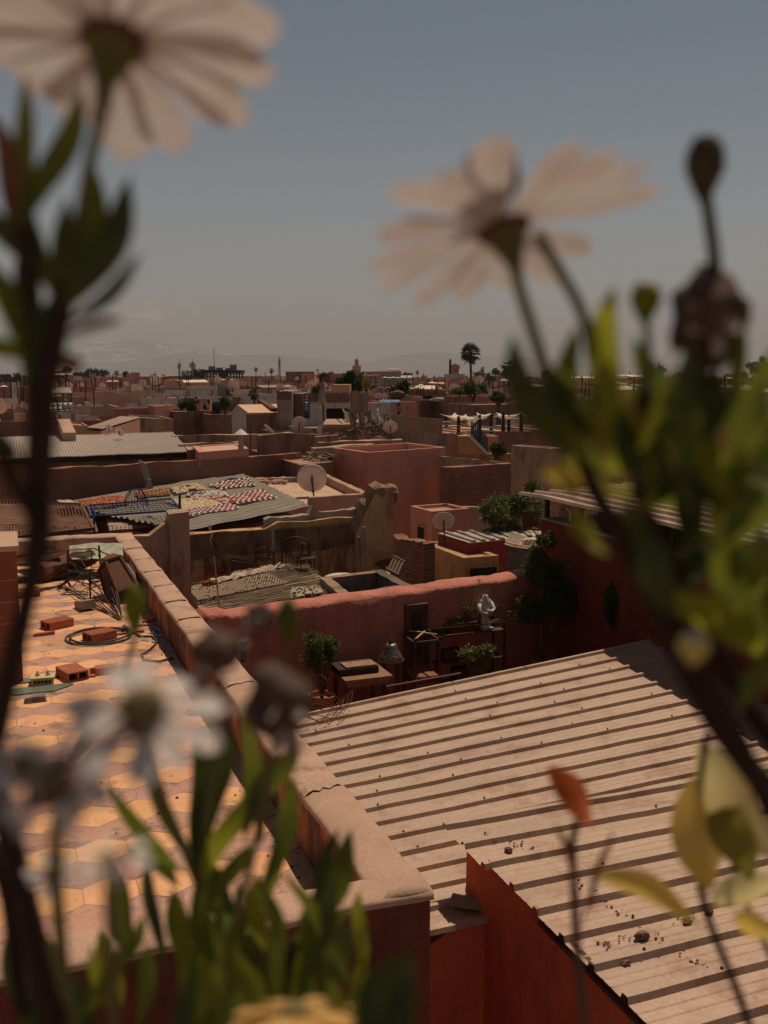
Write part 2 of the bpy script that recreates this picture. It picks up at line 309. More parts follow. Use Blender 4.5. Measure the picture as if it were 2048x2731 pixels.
# hexagonal floor tiles in alternating rows
grout=mat('grout',(.5,.31,.21),sc=5)
b=MB(); b.box(-5.0,QI+.1,PF+.1,PB,TZ-.06,TZ-.006); fl=b.build('tiled_floor',grout,ter)
ta=mat('yellow_tile',(.78,.43,.21),c2=(.66,.35,.19),sc=1.4,amt=.7,bump=.05,grain=.1,rough=.75,c3=(.40,.21,.13),sc3=2.0,t3=.62,kind='vcol')
tb=mat('mauve_tile',(.54,.31,.235),c2=(.44,.25,.19),sc=1.4,amt=.8,bump=.05,grain=.12,rough=.75,c3=(.2,.12,.09),sc3=2.4,t3=.6,kind='vcol')
s=.168; b=MB(); tones=[]; vd={}
def hv(x,y,z):
    k=(round(x,3),round(y,3),z)
    if k not in vd: vd[k]=len(b.v); b.v.append(Vector((min(x,QI+.09),y,TZ+z)))
    return vd[k]
for r in range(int((PB-PF)/(1.5*s))+1):
    for c in range(int(6.4/(math.sqrt(3)*s))+1):
        cx_=-4.8+c*math.sqrt(3)*s+(r%2)*math.sqrt(3)*s/2; cy_=PF+.22+r*1.5*s
        if cx_>QI+.05 or cy_>PB-.2: continue
        rr=random.Random(r*97+c); which=r%2
        A6=[(math.sin(math.pi*q/3),math.cos(math.pi*q/3)) for q in range(6)][::-1]
        o_=[hv(cx_+s*p,cy_+s*q,-.002) for p,q in A6]; k=s*.982; dz=rr.uniform(-.0008,.0015); i0=len(b.v)
        b.v+=[Vector((min(cx_+k*p,QI+.09),cy_+k*q,TZ+dz+rr.uniform(-.0006,.0006))) for p,q in A6]; t0=rr.uniform(.92,1.05)
        if rr.random()<.07: t0*=.76
        tn=(t0,t0*rr.uniform(.95,1.03),t0*rr.uniform(.9,1.05))
        b.f.append(tuple(range(i0,i0+6))); b.m.append(1+which); tones.append(tn)
        for q in range(6): b.f.append((o_[q],o_[(q+1)%6],i0+(q+1)%6,i0+q)); b.m.append(0); tones.append((1,1,1))
o=b.build('floor_tiles',[grout,ta,tb],fl); ca=o.data.color_attributes.new('tone','FLOAT_COLOR','CORNER')
for p,tn in zip(o.data.polygons,tones):
    for li in p.loop_indices: ca.data[li].color=(*tn,1)
# tile clad stair head at the left edge
c0=az(62,1820,TZ); 
c1=ap(24,1462,c0.y); ST=c1.z
sh=thing('tiled_block_wall','tile clad block with a pale top at the left edge of the tiled terrace','stairwell',(c0.x-1,c0.y+.5,TZ))
b=MB(); b.prism([(c0.x-2,c0.y),(c0.x,c0.y),(c0.x-.02,c0.y+.9),(c0.x-2,c0.y+.9)],TZ,ST-.03)
b.build('wall',mat('clad_tile',(.25,.085,.045),c2=(.19,.07,.04),sc=2,rough=.6,bump=.04),sh)
b=MB(); b.box(c0.x-2,c0.x+.02,c0.y-.02,c0.y+.92,ST-.028,ST+.02); b.build('coping',PL['conc'],sh)
for k in range(5): b=MB(); b.box(c0.x-1.99,c0.x-.01,c0.y-.004,c0.y-.001,TZ+.16+k*.2,TZ+.168+k*.2); b.build('tile_joint',mat('joint_grey',(.4,.28,.2)),sh)
# ---------- house with the big metal roof ----------
mr=thing('metal_roofed_house','orange plastered house under the large beige ribbed metal roof','house',(6,8,-13))
Z0=-4.5; WQ=3.55; ZU=-3.92; PU=7.55; RE=9.1; PR=12.35
def warp(x,y): return Z0+.018*max(0,x-3.3)*max(0,y-6.2)*.8
wl=PL['orange']
b=MB()  # long wall facing the light well, with a ragged end
wallrun(b,(WQ,7.28),(WQ,1.0),.18,-13,ZU-.035,seg=.16,jit=.010,seed=21,nz_=14); b.build('wall',wl,mr,smooth=False)
b=MB()
def lowtop(u):
    x=u; return Z0+.02-(.16*math.exp(-((x-.62)/.16)**2))+.03*noise.noise(Vector((x*14,0,0)))
wallrun(b,(QO+.01,6.92),(WQ+.02,6.92),.16,-13,lowtop,seg=.05,jit=.012,seed=22,nz_=14); b.build('wall',wl,mr)
b=MB(); b.box(WQ+.2,12.5,-2,6.9,-13,-5.2); b.box(WQ+.2,RE,6.9,PR+.0,-13,-5.2); b.box(QO+.02,WQ+.2,7.12,PR,-13,-5.2)
b.build('wall',PL['brown'],mr)
b=MB(); wallrun(b,(QO+.03,PR-.1),(RE,PR-.02),.12,-6,lambda u:warp(QO+u*(RE-QO),PR+.1)-.045,seg=.4,jit=.004,seed=23); b.build('wall',PL['pink'],mr)
zm=PL['zinc']
def rib_sheet(b,x0,x1,ys,zf,ribh=.040,ribw=.072,nx=24,micro=True,th=.0015):
    """profiled sheet: ribs run along X at the positions ys; zf gives the base height"""
    prof=[]
    for i,y in enumerate(ys):
        prof+=[(y-ribw*.5-.012,0),(y-ribw*.5+.006,ribh),(y+ribw*.5-.022,ribh),(y+ribw*.5,0)]
        if i<len(ys)-1 and micro:
            d=(ys[i+1]-y)
            for q in (.38,.62):
                prof+=[(y+d*q-.012,0),(y+d*q,.006),(y+d*q+.012,0)]
    base=len(b.v)
    for k in range(nx+1):
        x=x0+(x1-x0)*k/nx
        for y,h in prof:
            w=.006*noise.noise(Vector((x*1.3,y*2.1,7)))+.003*noise.noise(Vector((x*4,y*5,3)))
            b.v.append(Vector((x,y+.006*noise.noise(Vector((x*.9,round(y*3),2))),zf(x,y)+h+w)))
    K=len(prof)
    for k in range(nx):
        for j in range(K-1):
            q=base+k*K+j; b.f.append((q,q+K,q+K+1,q+1)); b.m.append(0)
pitch=.333; ribs=[PR-.12-pitch*i for i in range(17)]
sheets=[ribs[i:i+4] for i in range(0,16,3)]; scr=[]
for si,rb in enumerate(sheets):
    b=MB(); dz=.006*(si%2)+.002*si; xl=QO-.0+rnd.uniform(0,.03)
    ys=sorted(rb); rib_sheet(b,xl,RE+rnd.uniform(-.02,.04),ys,lambda x,y,dz=dz:warp(x,y)+dz+.003,nx=46)
    sh_=b.build('roof_sheet',zm,mr)
    for y in ys[1:]:
        x=2.6+rnd.uniform(-.1,.1)
        while x<RE-.3 and len(scr)<88:
            if rnd.random()<.5: scr.append((x,y-.006,warp(x,y)+dz+.048))
            x+=1.02+rnd.uniform(-.12,.12)
# raised overlay roof nearer the camera, wider ribs
yo=[PU-.05-.375*i for i in range(15)]
osheets=[yo[i:i+3] for i in range(0,14,2)]
def zo(x,y): return ZU+.012*(x-3.5)*0+.004*noise.noise(Vector((x,y,0)))
for si,rb in enumerate(osheets):
    b=MB(); dz=.005*(si%2)+.0015*si; ys=sorted(rb)
    x0=WQ-.06-.05*(si==0)+.02*noise.noise(Vector((si*3.3,0,0)))
    rib_sheet(b,x0,12.5,ys,lambda x,y,dz=dz:zo(x,y)+dz-.0*x,ribh=.046,ribw=.082,nx=50); b.build('roof_sheet',zm,mr)
    for y in ys[:2]:
        for k in range(3):
            if len(scr)<99: scr.append((3.8+1.4*k+rnd.random(),y-.006,zo(0,y)+dz+.052))
for (x,y,z) in scr:
    b=MB(); b.lathe([(.013,0),(.013,.004),(.007,.005),(.007,.014),(0,.016)],(x,y,z),n=6); b.build('screw',PL['iron'],mr)
# dark gutter angle under the overlay edge and the roof timbers behind the ribs
b=MB(); b.bar((WQ-.045,5.95,ZU-.05),(WQ-.045,4.45,ZU-.05),.035,.03); b.bar((WQ-.01,5.9,ZU-.012),(WQ-.01,4.4,ZU-.012),.04,.03); b.build('gutter',PL['rust'],mr)
b=MB(); wallrun(b,(RE+.02,PR+.2),(RE+.02,2.0),.0-.12,-5.3,-3.9,seg=.5,jit=.004); 
b.build('wall',PL['red'],mr)
# clay tile ends tucked under the sheets beside the notch
p0=az(1218,2418,-4.46)
for i,(dx,dy) in enumerate(((0,0),(.22,.16))):
    b=MB(); a=Vector((p0.x-.02+dx,p0.y+.05+dy,-4.44)); n=10; vs=[]
    d=Vector((.26,-.22,.0)); nn=Vector((.22,.26,0)).normalized()
    for k in range(n+1):
        t_=math.pi*k/n
        for e in (0,1):
            for r_ in (.075-.015*e,.062-.015*e): vs.append(a+d*e+nn*math.cos(t_)*r_+Vector((0,0,math.sin(t_)*r_)))
    fs=[]
    for k in range(n):
        q=4*k; fs+=[(q,q+4,q+6,q+2),(q+1,q+3,q+7,q+5),(q,q+1,q+5,q+4),(q+2,q+6,q+7,q+3)]
    b.add(vs,fs); 
    tag(b.build('roof_tile',mat('glazed_green_tile',(.20,.24,.17),c2=(.50,.24,.15),sc=9,rough=.4),None),('curved green glazed roof tile showing through the broken wall notch','green glazed tile end against the vertical plaster edge')[i],'roof tile')

# ---------- courtyard behind the roof ----------
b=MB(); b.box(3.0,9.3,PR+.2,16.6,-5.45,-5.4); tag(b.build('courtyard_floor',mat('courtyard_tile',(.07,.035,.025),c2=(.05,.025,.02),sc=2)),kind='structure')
b=MB(); 
wA=az(600,1655,-3.6); wB=az(820,1615,-3.6); wC=az(1430,1543,-3.6)
def pinktop(u): return -3.5+.025*noise.noise(Vector((u*9,1,1)))+(.05 if u<.06 else 0)
wallrun(b,(wA.x-.3,wA.y-.1),(wC.x+.1,wC.y),.52,-8.5,pinktop,seg=.08,jit=.024,rnd_=.07,seed=31,nz_=12)
pw=b.build('courtyard_wall',mat('salmon_plaster',(.60,.225,.165),c2=(.50,.18,.13),sc=1.4,amt=.9,bump=.45,bs=16,bd=.04,c3=(.34,.15,.11),t3=.6),smooth=True); tag(pw,'thick salmon pink courtyard wall with a rounded top behind the big metal roof','wall')
PWx=(wA,wB,wC)
def pwy(x):  # wall face line
    return wA.y-.1+(wC.y-wA.y+.1)*(x-wA.x+.3)/(wC.x+.1-wA.x+.3)
# ---------- tall red building on the right ----------
rh=thing('red_building','tall dark red plastered building with a loose ribbed metal roof on the right','building',(11,14,-13))
b=MB(); b.box(RE+.02,14.5,8.4,15.75,-13,-2.58); b.box(RE+.02,14.5,-1,8.39,-13,-2.62); b.build('wall',mat('deep_red',(.21,.042,.025),c2=(.16,.034,.02),sc=.9,amt=.7,bump=.12,c3=(.3,.075,.045),t3=.64),rh)
for yy in (12.05,11.35,10.55):
    b=MB(); b.tube([(RE-.02,yy,-2.6),(RE-.02,yy,-5.2)],.022,8); b.build('drain_pipe',mat('pipe_red',(.26,.07,.045)),rh)
b=MB()
nr=14; 
def zr(x,y): return -2.14+(x-8.9)*.035+.03*noise.noise(Vector((x*.6,y*.5,4)))
xs=[8.87+.32*i for i in range(nr)]; prof=[]
for x in xs: prof+=[(x-.05,0),(x-.025,.05),(x+.025,.05),(x+.05,0)]
ny=26; base=0
for k in range(ny+1):
    y=9.3+(16.1-9.3)*k/ny
    for x,h in prof: b.v.append(Vector((x,y,zr(x,y)+h-.04*max(0,(y-15.2)))))
K=len(prof); b.f=[(k*K+j,k*K+j+1,(k+1)*K+j+1,(k+1)*K+j) for k in range(ny) for j in range(K-1)]; b.m=[0]*len(b.f)
b.build('roof',PL['zinc'],rh)
for yy in (15.65,14.5,13.2,12.0,10.6,9.5):
    b=MB(); b.bar((RE+.08,yy,-2.6),(RE+.08,yy,-2.16),.07); b.build('post',PL['iron'],rh)
b=MB(); b.bar((RE+.03,15.73,-2.57),(RE+.03,9.3,-2.6),.12,.035); b.build('ledge',PL['grey'],rh)
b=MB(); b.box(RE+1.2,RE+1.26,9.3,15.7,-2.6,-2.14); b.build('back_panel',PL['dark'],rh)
# clutter stored under the loose roof
stt=[('rolled grey hose stored under the loose roof of the red building',0),('pale bent pipe offcut standing under the loose roof',1),('white rag hanging on the ledge under the loose roof',2)]
for i,(lb,k) in enumerate(stt):
    y=15.3-i*.4; b=MB()
    if k==0:
        b.tube([(RE+.2,y+.12*math.cos(a),-2.46+.09*math.sin(a)) for a in [j*.5 for j in range(26)]],.018,6); nm,ct='hose','hose'
    elif k==1: b.tube([(RE+.12,y,-2.55),(RE+.12,y+.02,-2.36),(RE+.12,y+.12,-2.33)],.028,7); nm,ct='pipe_offcut','pipe'
    else:
        b.add([(RE+.1,y+dx*.12,-2.55+z*.27+.02*math.sin(dx*9)) for z in(0,.5,1) for dx in(-1,-.3,.4,1)],[(j+i4*4,j+1+i4*4,j+5+i4*4,j+4+i4*4) for i4 in(0,1) for j in(0,1,2)]); nm,ct='rag','rag'
    tag(b.build(nm,(PL['cloth'])),lb,ct)
# ---------- objects on the tiled terrace ----------
clay=mat('hollow_brick_clay',(.50,.17,.095),c2=(.38,.12,.07),sc=7,bump=.1)
def hollow_brick(name,label,x,y,rz,L_=.30,W_=.20,H_=.085,tilt=0,broken=0,grp='clay bricks lying about the tiled terrace'):
    p=az(x,y,TZ); t=thing(name,label,'brick',(p.x,p.y,TZ+.003),R(rz),grp)
    t.rotation_euler[0]=R(tilt)
    b=MB(); w=.012; n=2; 
    # shell with open ends: top, bottom, sides, middle web, and ribbed faces
    b.box(-W_/2,W_/2,-L_/2,L_/2,0,w); b.box(-W_/2,W_/2,-L_/2,L_/2,H_-w,H_)
    for xx in (-W_/2,-w/2,W_/2-w): b.box(xx+.0005,xx+w-.0005,-L_/2+.001,L_/2-.001,w,H_-w)
    b.build('shell',clay,t,local=True)
    for k in range(6):
        c=MB(); xx=-W_/2+.02+k*(W_-.04)/5; c.box(xx-.005,xx+.005,-L_/2+.002,L_/2-.002,H_,H_+.004); c.build('rib',clay,t,local=True)
    d=MB(); d.box(-W_/2+w,W_/2-w,-L_/2+.06,-L_/2+.061,w,H_-w); d.build('cavity',PL['dark'],t,local=True)
    return t
hollow_brick('hollow_brick','ribbed hollow clay brick lying at the left of the terrace next to a clay shard',153,1672,-62)
hollow_brick('hollow_brick','hollow clay brick lying inside the coil of grey hose',266,1704,-66)
hollow_brick('hollow_brick','hollow clay brick with its two holes facing the camera near the broken pieces',193,1806,18)
hollow_brick('hollow_brick','hollow clay brick at the far left edge of the terrace below the junk heap',66,1590,-80,W_=.22,L_=.34)
def shard(name,label,x,y,pts,h,m,cat,rz=0,group=None):
    p=az(x,y,TZ); b=MB(); c,s_=math.cos(R(rz)),math.sin(R(rz))
    b.prism([(p.x+a*c-d*s_,p.y+a*s_+d*c) for a,d in pts],TZ+.003,[TZ+.003+h*(1+.35*noise.noise(Vector((a*20,d*20,x)))) for a,d in pts])
    return tag(b.build(name,m),label,cat,group)
shard('brick_fragment','squared broken half brick right of the small clay shards',282,1796,[(-.1,-.035),(.1,-.045),(.11,.04),(-.09,.05)],.07,clay,'brick fragment',4)
shard('brick_fragment','pointed clay chip between the hollow brick and the half brick',250,1797,[(-.04,-.02),(.05,-.03),(.02,.05)],.06,clay,'brick fragment')
shard('brick_fragment','flat clay flake at the foot of the pointed clay chip',240,1806,[(-.06,-.02),(.05,-.02),(.04,.02),(-.04,.03)],.018,clay,'brick fragment')
shard('brick_fragment','long thin clay shard leaning at the foot of the left brick',118,1694,[(-.12,-.02),(.1,-.03),(.12,.02),(-.08,.03)],.03,clay,'brick fragment',10)
k=0
for lb,x,y in (('thin clay strip left of the glass splinters by the parapet',400,1668),('short clay strip nearest the dark skirting by the glass splinters',345,1690),('clay strip behind the glass splinters against the parapet',410,1655)):
    shard('clay_strip',lb,x,y,[(-.16,-.015),(.16,-.025),(.14,.02),(-.14,.02)],.02,clay,'clay strip',12*k,'clay strips beside the parapet'); k+=1
# hose coils
def coil(name,label,x,y,r,turns,cat,m,tail,rt=.011,group=None,dr=.0,asp=1.):
    p=az(x,y,TZ); pts=[]; n=int(turns*22)
    for i in range(n):
        a=2*math.pi*i/22; rr=r*(1+.08*math.sin(a*.37+1))+dr*i/n; pts.append((p.x+rr*math.cos(a),p.y+asp*rr*math.sin(a),TZ+.014+.016*(i//22)+.008*math.sin(a*1.7)))
    for tx,ty in tail:
        q=az(tx,ty,TZ+.012); pts.append((q.x,q.y,TZ+.012))
    sm=[]
    for i in range(len(pts)-1):
        a=Vector(pts[i]);c=Vector(pts[i+1]); m_=4 if (c-a).length>.12 else 1
        for j in range(m_): sm.append(a.lerp(c,j/m_)+Vector((0,0,0))+(noise.noise_vector(a*2+Vector((j,0,0)))*.02 if m_>1 else Vector((0,0,0)))*Vector((1,1,0)).length*.5)
    for v in sm: v.z=max(v.z,TZ+.012)
    b=MB(); b.tube(sm,rt,6); return tag(b.build(name,m,smooth=True),label,cat,group)
hose=mat('hose_grey',(.07,.055,.045),rough=.5,bump=0)
coil('garden_hose','long dark hose coiled round a clay brick and trailing to the right',266,1701,.33,2.15,'hose',hose,[(330,1668),(372,1697),(405,1697),(421,1712),(400,1733),(378,1745),(384,1760),(425,1764),(470,1752)])
coil('garden_hose','short end of black hose curling in front of the junk heap',130,1580,.22,.6,'hose',hose,[(165,1560),(180,1545),(190,1570)])
# drain grate, cable, tray, switch box, green glass
p=az(527,1898,TZ); t=thing('floor_drain','round dark metal drain grate on the terrace floor near the parapet','drain',(p.x,p.y,TZ+.003))
b=MB(); b.lathe([(.105,0),(.105,.008),(.085,.010),(.085,.004)],n=24); b.build('rim',PL['iron'],t,local=True)
b=MB(); b.lathe([(.045,.004),(.055,.02),(.03,.026),(.0,.026)],n=16); b.build('cap',PL['rust'],t,local=True)
for k_ in range(12):
    a=math.pi*2*k_/12; b=MB(); b.bar((.05*math.cos(a),.05*math.sin(a),.008),(.09*math.cos(a),.09*math.sin(a),.008),.010,.006); b.build('bar',PL['iron'],t,local=True)
cream=mat('cream_enamel',(.62,.50,.26),rough=.45,bump=.03)
def traybox(label,x,y,w,d,h,rz,lid):
    p=az(x,y,TZ); t=thing('plastic_box' if lid else 'tray',label,'box' if lid else 'tray',(p.x,p.y,TZ+.003),R(rz)); b=MB()
    b.box(-w/2,w/2,-d/2,d/2,0,.01)
    for a in ((-w/2,w/2,-d/2,-d/2+.012),(-w/2,w/2,d/2-.012,d/2),(-w/2,-w/2+.012,-d/2+.012,d/2-.012),(w/2-.012,w/2,-d/2+.012,d/2-.012)): b.box(*a,.01,h)
    b.build('body',cream,t,local=True)
    if lid:
        b=MB(); b.box(-w/2-.01,w/2+.01,-d/2-.01,d/2+.01,h,h+.014); b.build('lid',cream,t,local=True)
        for i in range(5):
            b=MB(); xx=-w/2+.03+i*(w-.06)/4; b.box(xx-.011,xx+.011,-d/2-.013,-d/2-.0105,.018,h-.012); b.build('slot',PL['dark'],t,local=True)
        for i in(-1,1):
            b=MB(); b.lathe([(.022,0),(.018,.02),(.008,.03),(.012,.045),(0,.05)],(i*.045,.01,h+.014),n=10); b.build('knob',cream,t,local=True)
    return t
traybox('cream slotted box with two knobs standing on the green glass pieces',115,1822,.19,.13,.055,-6,True)
traybox('small empty cream tray against the foot of the parapet',396,1607,.26,.14,.05,-8,False)
gg=mat('green_glass_sheet',(.16,.20,.15),rough=.2,bump=0,spec=.5)
for x,y,lb,sx in ((95,1842,'curved flat piece of green glass in front of the cream box',1.0),(88,1815,'flat green glass piece behind the cream box',.75)):
    p=az(x,y,TZ); b=MB(); n=18
    b.prism([(p.x+sx*.28*math.cos(2*math.pi*i/n)*(1+.3*math.sin(3*2*math.pi*i/n)),p.y+sx*.14*math.sin(2*math.pi*i/n)*(1+.4*math.cos(2*2*math.pi*i/n))) for i in range(n)],TZ+.004,TZ+.012)
    tag(b.build('glass_piece',gg),lb,'glass')
p=az(95,1870,TZ); b=MB(); b.box(p.x-.09,p.x+.09,p.y-.05,p.y+.05,TZ+.003,TZ+.02); b.box(p.x-.08,p.x+.08,p.y-.04,p.y+.04,TZ+.02,TZ+.05); tag(b.build('metal_bracket',PL['grey']),'small grey metal box lying under the curved green glass','metal box')
b=MB()
for i in range(130):
    p=az(430+rnd.gauss(0,26),1685+rnd.gauss(0,16),TZ)
    if p.x>QI-.02: p.x=QI-.05
    a=rnd.random()*6; r_=rnd.uniform(.012,.045); tl=rnd.uniform(0,.02)
    b.add([(p.x+r_*math.cos(a+k_*2.1),p.y+r_*math.sin(a+k_*2.1),TZ+.004+.004*k_+tl*(k_==1)) for k_ in range(3)],[(0,1,2)])
tag(b.build('glass_splinters',mat('pale_glass',(.30,.33,.28),rough=.25,bump=0,spec=.6)),'scattered pale glass splinters at the foot of the parapet','glass splinters',kind='stuff')
# fine debris on the terrace
b=MB()
for i in range(260):
    x=rnd.uniform(-1.6,QI); y=PF+.3+rnd.random()**1.2*10.5
    if rnd.random()<.5: x=QI-.03-abs(rnd.gauss(0,.09))
    r_=rnd.uniform(.003,.011); b.blob((x,y,TZ+r_*.6),r_,1,.4,(1,1.3,.6),seed=i)
tag(b.build('grit',mat('grit',(.20,.12,.08))),'loose grit and crumbs on the terrace tiles','grit',kind='stuff')
# fallen ladder like strip by the parapet
t=thing('metal_rack','narrow ladder shaped rack lying along the foot of the parapet','rack',(0,0,TZ)); a=az(468,1712,TZ+.01); c=az(515,1790,TZ+.01)
d=(c-a).normalized(); sd_=Vector((-d.y,d.x,0))*.055
for s_ in(-1,1): b=MB(); b.bar(a+sd_*s_,c+sd_*s_,.012); b.build('rail',PL['iron'],t)
for k_ in range(7): b=MB(); q=a.lerp(c,(k_+.5)/7); b.bar(q-sd_,q+sd_*2,.010); b.build('rung',PL['plastic'],t)
# ---------- junk heap at the far end ----------
def J(x,y,h=0): p=az(x,y,TZ+h); return p
grp='scrap heaped at the far end of the tiled terrace'
def plank(lb,x0,y0,x1,y1,h0,h1,w,th,m=None,name='plank',cat='plank'):
    b=MB(); b.bar(J(x0,y0,h0),J(x1,y1,h1),w,th); b.jitter(.006,4,x0); return tag(b.build(name,m or PL['wood']),lb,cat,grp)
plank('dark timber plank lying lowest along the front of the scrap heap',40,1545,180,1532,.05,.06,.12,.06)
plank('broad grey board leaning at the left of the scrap heap',60,1500,150,1478,.1,.35,.2,.03,PL['grey'])
plank('warped board in shadow at the back left of the scrap heap',35,1485,140,1470,.1,.2,.25,.03)
plank('weathered upright board beside the far left pile of slabs',117,1462,160,1432,.15,.35,.25,.03,PL['tan'])
plank('reddish long batten lying on the rolled carpet',100,1525,235,1490,.15,.25,.06,.05)
plank('short grey offcut board standing in front of the frames',216,1612,238,1612,.03,.08,.16,.10,PL['grey'])
plank('steel upright post standing left of the wire frames',182,1550,181,1465,.0,.5,.03,.03,PL['iron'],'steel_post','post')
plank('bent steel post at the middle of the wire frames',241,1595,239,1525,.0,.35,.022,.022,PL['iron'],'steel_post','post')
plank('thin steel post behind the glass lantern',272,1558,264,1455,.0,.55,.025,.025,PL['iron'],'steel_post','post')
for i,(lb,x,y,w) in enumerate((('stack of clay slabs at the left on the heap',170,1448,.38),('smaller stack of clay slabs next to the parapet corner',225,1450,.34))):
    p=J(x,y,.18); t=thing('slab_stack',lb,'slab stack',(p.x,p.y,TZ),0,grp)
    for k_ in range(3):
        b=MB(); b.prism([(w*.5*math.cos(j*1.047+.1*k_),.3*w*math.sin(j*1.047+.1*k_)*2) for j in range(6)],.06+k_*.075,.06+k_*.075+.06); b.build('slab',PL['tan'],t,local=True)
b=MB(); b.tube([J(105,1530,.12),J(160,1512,.14),J(215,1492,.17),J(245,1482,.2)],[.14,.15,.15,.13],10); b.jitter(.03,3); tag(b.build('rolled_carpet',mat('brown_carpet',(.17,.07,.045),c2=(.1,.045,.035),sc=8)),'rolled brown carpet lying across the scrap heap','carpet',grp)
b=MB(); b.tube([J(190,1490,.25),J(215,1480,.3),J(240,1478,.33)],[.1,.12,.07],9); b.jitter(.05,5); tag(b.build('plastic_sheeting',PL['cloth']),'crumpled pale plastic sheeting on top of the rolled carpet','plastic sheet',grp)
b=MB(); n=6; o0=J(262,1478,.28)
b.add([(o0.x+(i/n-.5)*.75,o0.y+(j/n-.5)*.6,o0.z+.05*noise.noise(Vector((i*.9,j*.9,2)))+.1*(j/n)) for i in range(n+1) for j in range(n+1)],[(i*(n+1)+j,(i+1)*(n+1)+j,(i+1)*(n+1)+j+1,i*(n+1)+j+1) for i in range(n) for j in range(n)])
o_=b.build('tin_sheet',mat('pale_green_tin',(.36,.38,.28),c2=(.25,.22,.16),sc=5,rough=.5)); o_.modifiers.new('s','SOLIDIFY').thickness=.006; tag(o_,'pale green crumpled tin sheet beside the parapet','tin sheet',grp)
# rusted lantern casing with glass sides
p=J(352,1588,.05); t=thing('broken_lantern','rusty collapsed lantern case with grey glass panes leaning on the parapet','lantern',(p.x-.05,p.y,TZ+.02),R(25),grp); t.rotation_euler=(R(-48),R(-12),R(8)); t.scale=(.85,)*3
b=MB(); 
hexp=[(.30*math.cos(j*1.047),.30*math.sin(j*1.047)) for j in range(6)]
for j in range(6):
    a=hexp[j];c=hexp[(j+1)%6]; b.bar((a[0],a[1],0),(a[0]*.75,a[1]*.75,.62),.035); b.bar((*a,0),(*c,0),.04); b.bar((a[0]*.75,a[1]*.75,.62),(c[0]*.75,c[1]*.75,.62),.04)
b.build('frame',PL['rust'],t,local=True)
for j in range(6):
    a=hexp[j];c=hexp[(j+1)%6]; b=MB(); b.add([(a[0]*.97,a[1]*.97,.02),(c[0]*.97,c[1]*.97,.02),(c[0]*.73,c[1]*.73,.6),(a[0]*.73,a[1]*.73,.6)],[(0,1,2,3)]); b.build('pane',(PL['rust'] if j in(0,4,3) else mat('grey_glass',(.34,.34,.31),rough=.3,bump=0)),t,local=True)
b=MB(); b.lathe([(.26,.62),(.12,.78),(.03,.82),(0,.9)],n=6); b.build('cap',PL['rust'],t,local=True)
# tangle of welded rod frames
def rodframe(lb,pts,r=.008,hooks=2):
    t=thing('rod_frame',lb,'metal frame',tuple(J(pts[0][0],pts[0][1])),0,grp)
    for i in range(len(pts)-1):
        b=MB(); a=J(*pts[i]); c=J(*pts[i+1]); mid=(a+c)/2+noise.noise_vector(a*3)*.04; b.tube([a,mid,c],r,5); b.build('rod',PL['rust'] if i%2 else PL['iron'],t)
    return t
rodframe('long rusty rods fanning down to the right of the scrap heap',[(205,1475,.4),(318,1648,.02),(250,1590,.03),(320,1652,.02),(160,1555,.03)])
rodframe('leaning iron rod pair crossing the middle of the frames',[(262,1480,.4),(322,1640,.03),(300,1510,.3),(325,1648,.03)])
rodframe('low bent rods lying nearest the camera below the frames',[(155,1560,.02),(240,1608,.03),(315,1646,.02),(215,1600,.02),(195,1568,.1)])
rodframe('upright rectangular rod frame left in the tangle',[(178,1545,.0),(182,1480,.45),(245,1470,.5),(243,1560,.0),(178,1545,.1)])
rodframe('slanted rod frame behind the upright rectangle',[(190,1500,.45),(275,1545,.2),(300,1590,.05),(212,1530,.1),(190,1500,.4)])
rodframe('short rusty rods spilling beside the glass lantern',[(285,1530,.2),(310,1600,.03),(296,1530,.25),(316,1625,.03),(275,1560,.1)])
rodframe('thin loop of wire mesh rods over the back of the heap',[(70,1490,.3),(165,1468,.5),(250,1462,.45),(330,1500,.3),(265,1500,.3)])
for i in range(9):
    b=MB(); c=J(rnd.uniform(185,300),rnd.uniform(1500,1600),.1+.12*rnd.random()); pts=[]
    n=rnd.randint(14,24); r_=rnd.uniform(.07,.17); tilt=rnd.uniform(-.8,.8)
    for j in range(n):
        a=j*.42; pts.append(c+Vector((r_*math.cos(a),r_*math.sin(a)*.8,r_*math.sin(a)*tilt*.6+.002*j))+noise.noise_vector(Vector((j*.3,i,0)))*.03)
    for v in pts: v.z=max(v.z,TZ+.01)
    b.tube(pts,.006,5); tag(b.build('wire_loop',PL['iron']),'loose loops of black wire tangled among the rod frames','wire',group='wire loops in the scrap heap')
# ---------- clutter on the metal roof ----------
def roofpt(x,y,up=False):
    p=az(x,y,Z0)
    for _ in range(5): z=(ZU+.01) if up else warp(p.x,p.y)+.005; p=az(x,y,z)
    return p
a=roofpt(1030,1843); c=roofpt(1228,1809); b=MB(); b.tube([a+Vector((0,0,.06)),c+Vector((0,0,.07))],.017,8); st=b.build('stick',mat('dark_red_paint',(.13,.03,.03),rough=.5)); tag(st,'thin dark red pole lying on the metal roof','pole')
for i in range(1):
    b=MB(); c=roofpt(862,1920); 
    for j in range(9):
        pts=[c+Vector((.62*math.cos(j*.9+k_*.5)*(.4+.1*k_),.42*math.sin(j*1.3+k_*.55)*(.4+.1*k_),.05+.22*abs(math.sin(k_*.7+j)))) for k_ in range(7)]; b.tube(pts,.005,4)
    tag(b.build('wire_tangle',mat('thin_rust_wire',(.12,.05,.035))),'loose tangle of thin rusty wire on the left of the metal roof','wire')
sto=mat('brown_stone',(.22,.13,.09),c2=(.13,.08,.06),sc=30,bump=.3)
k=0
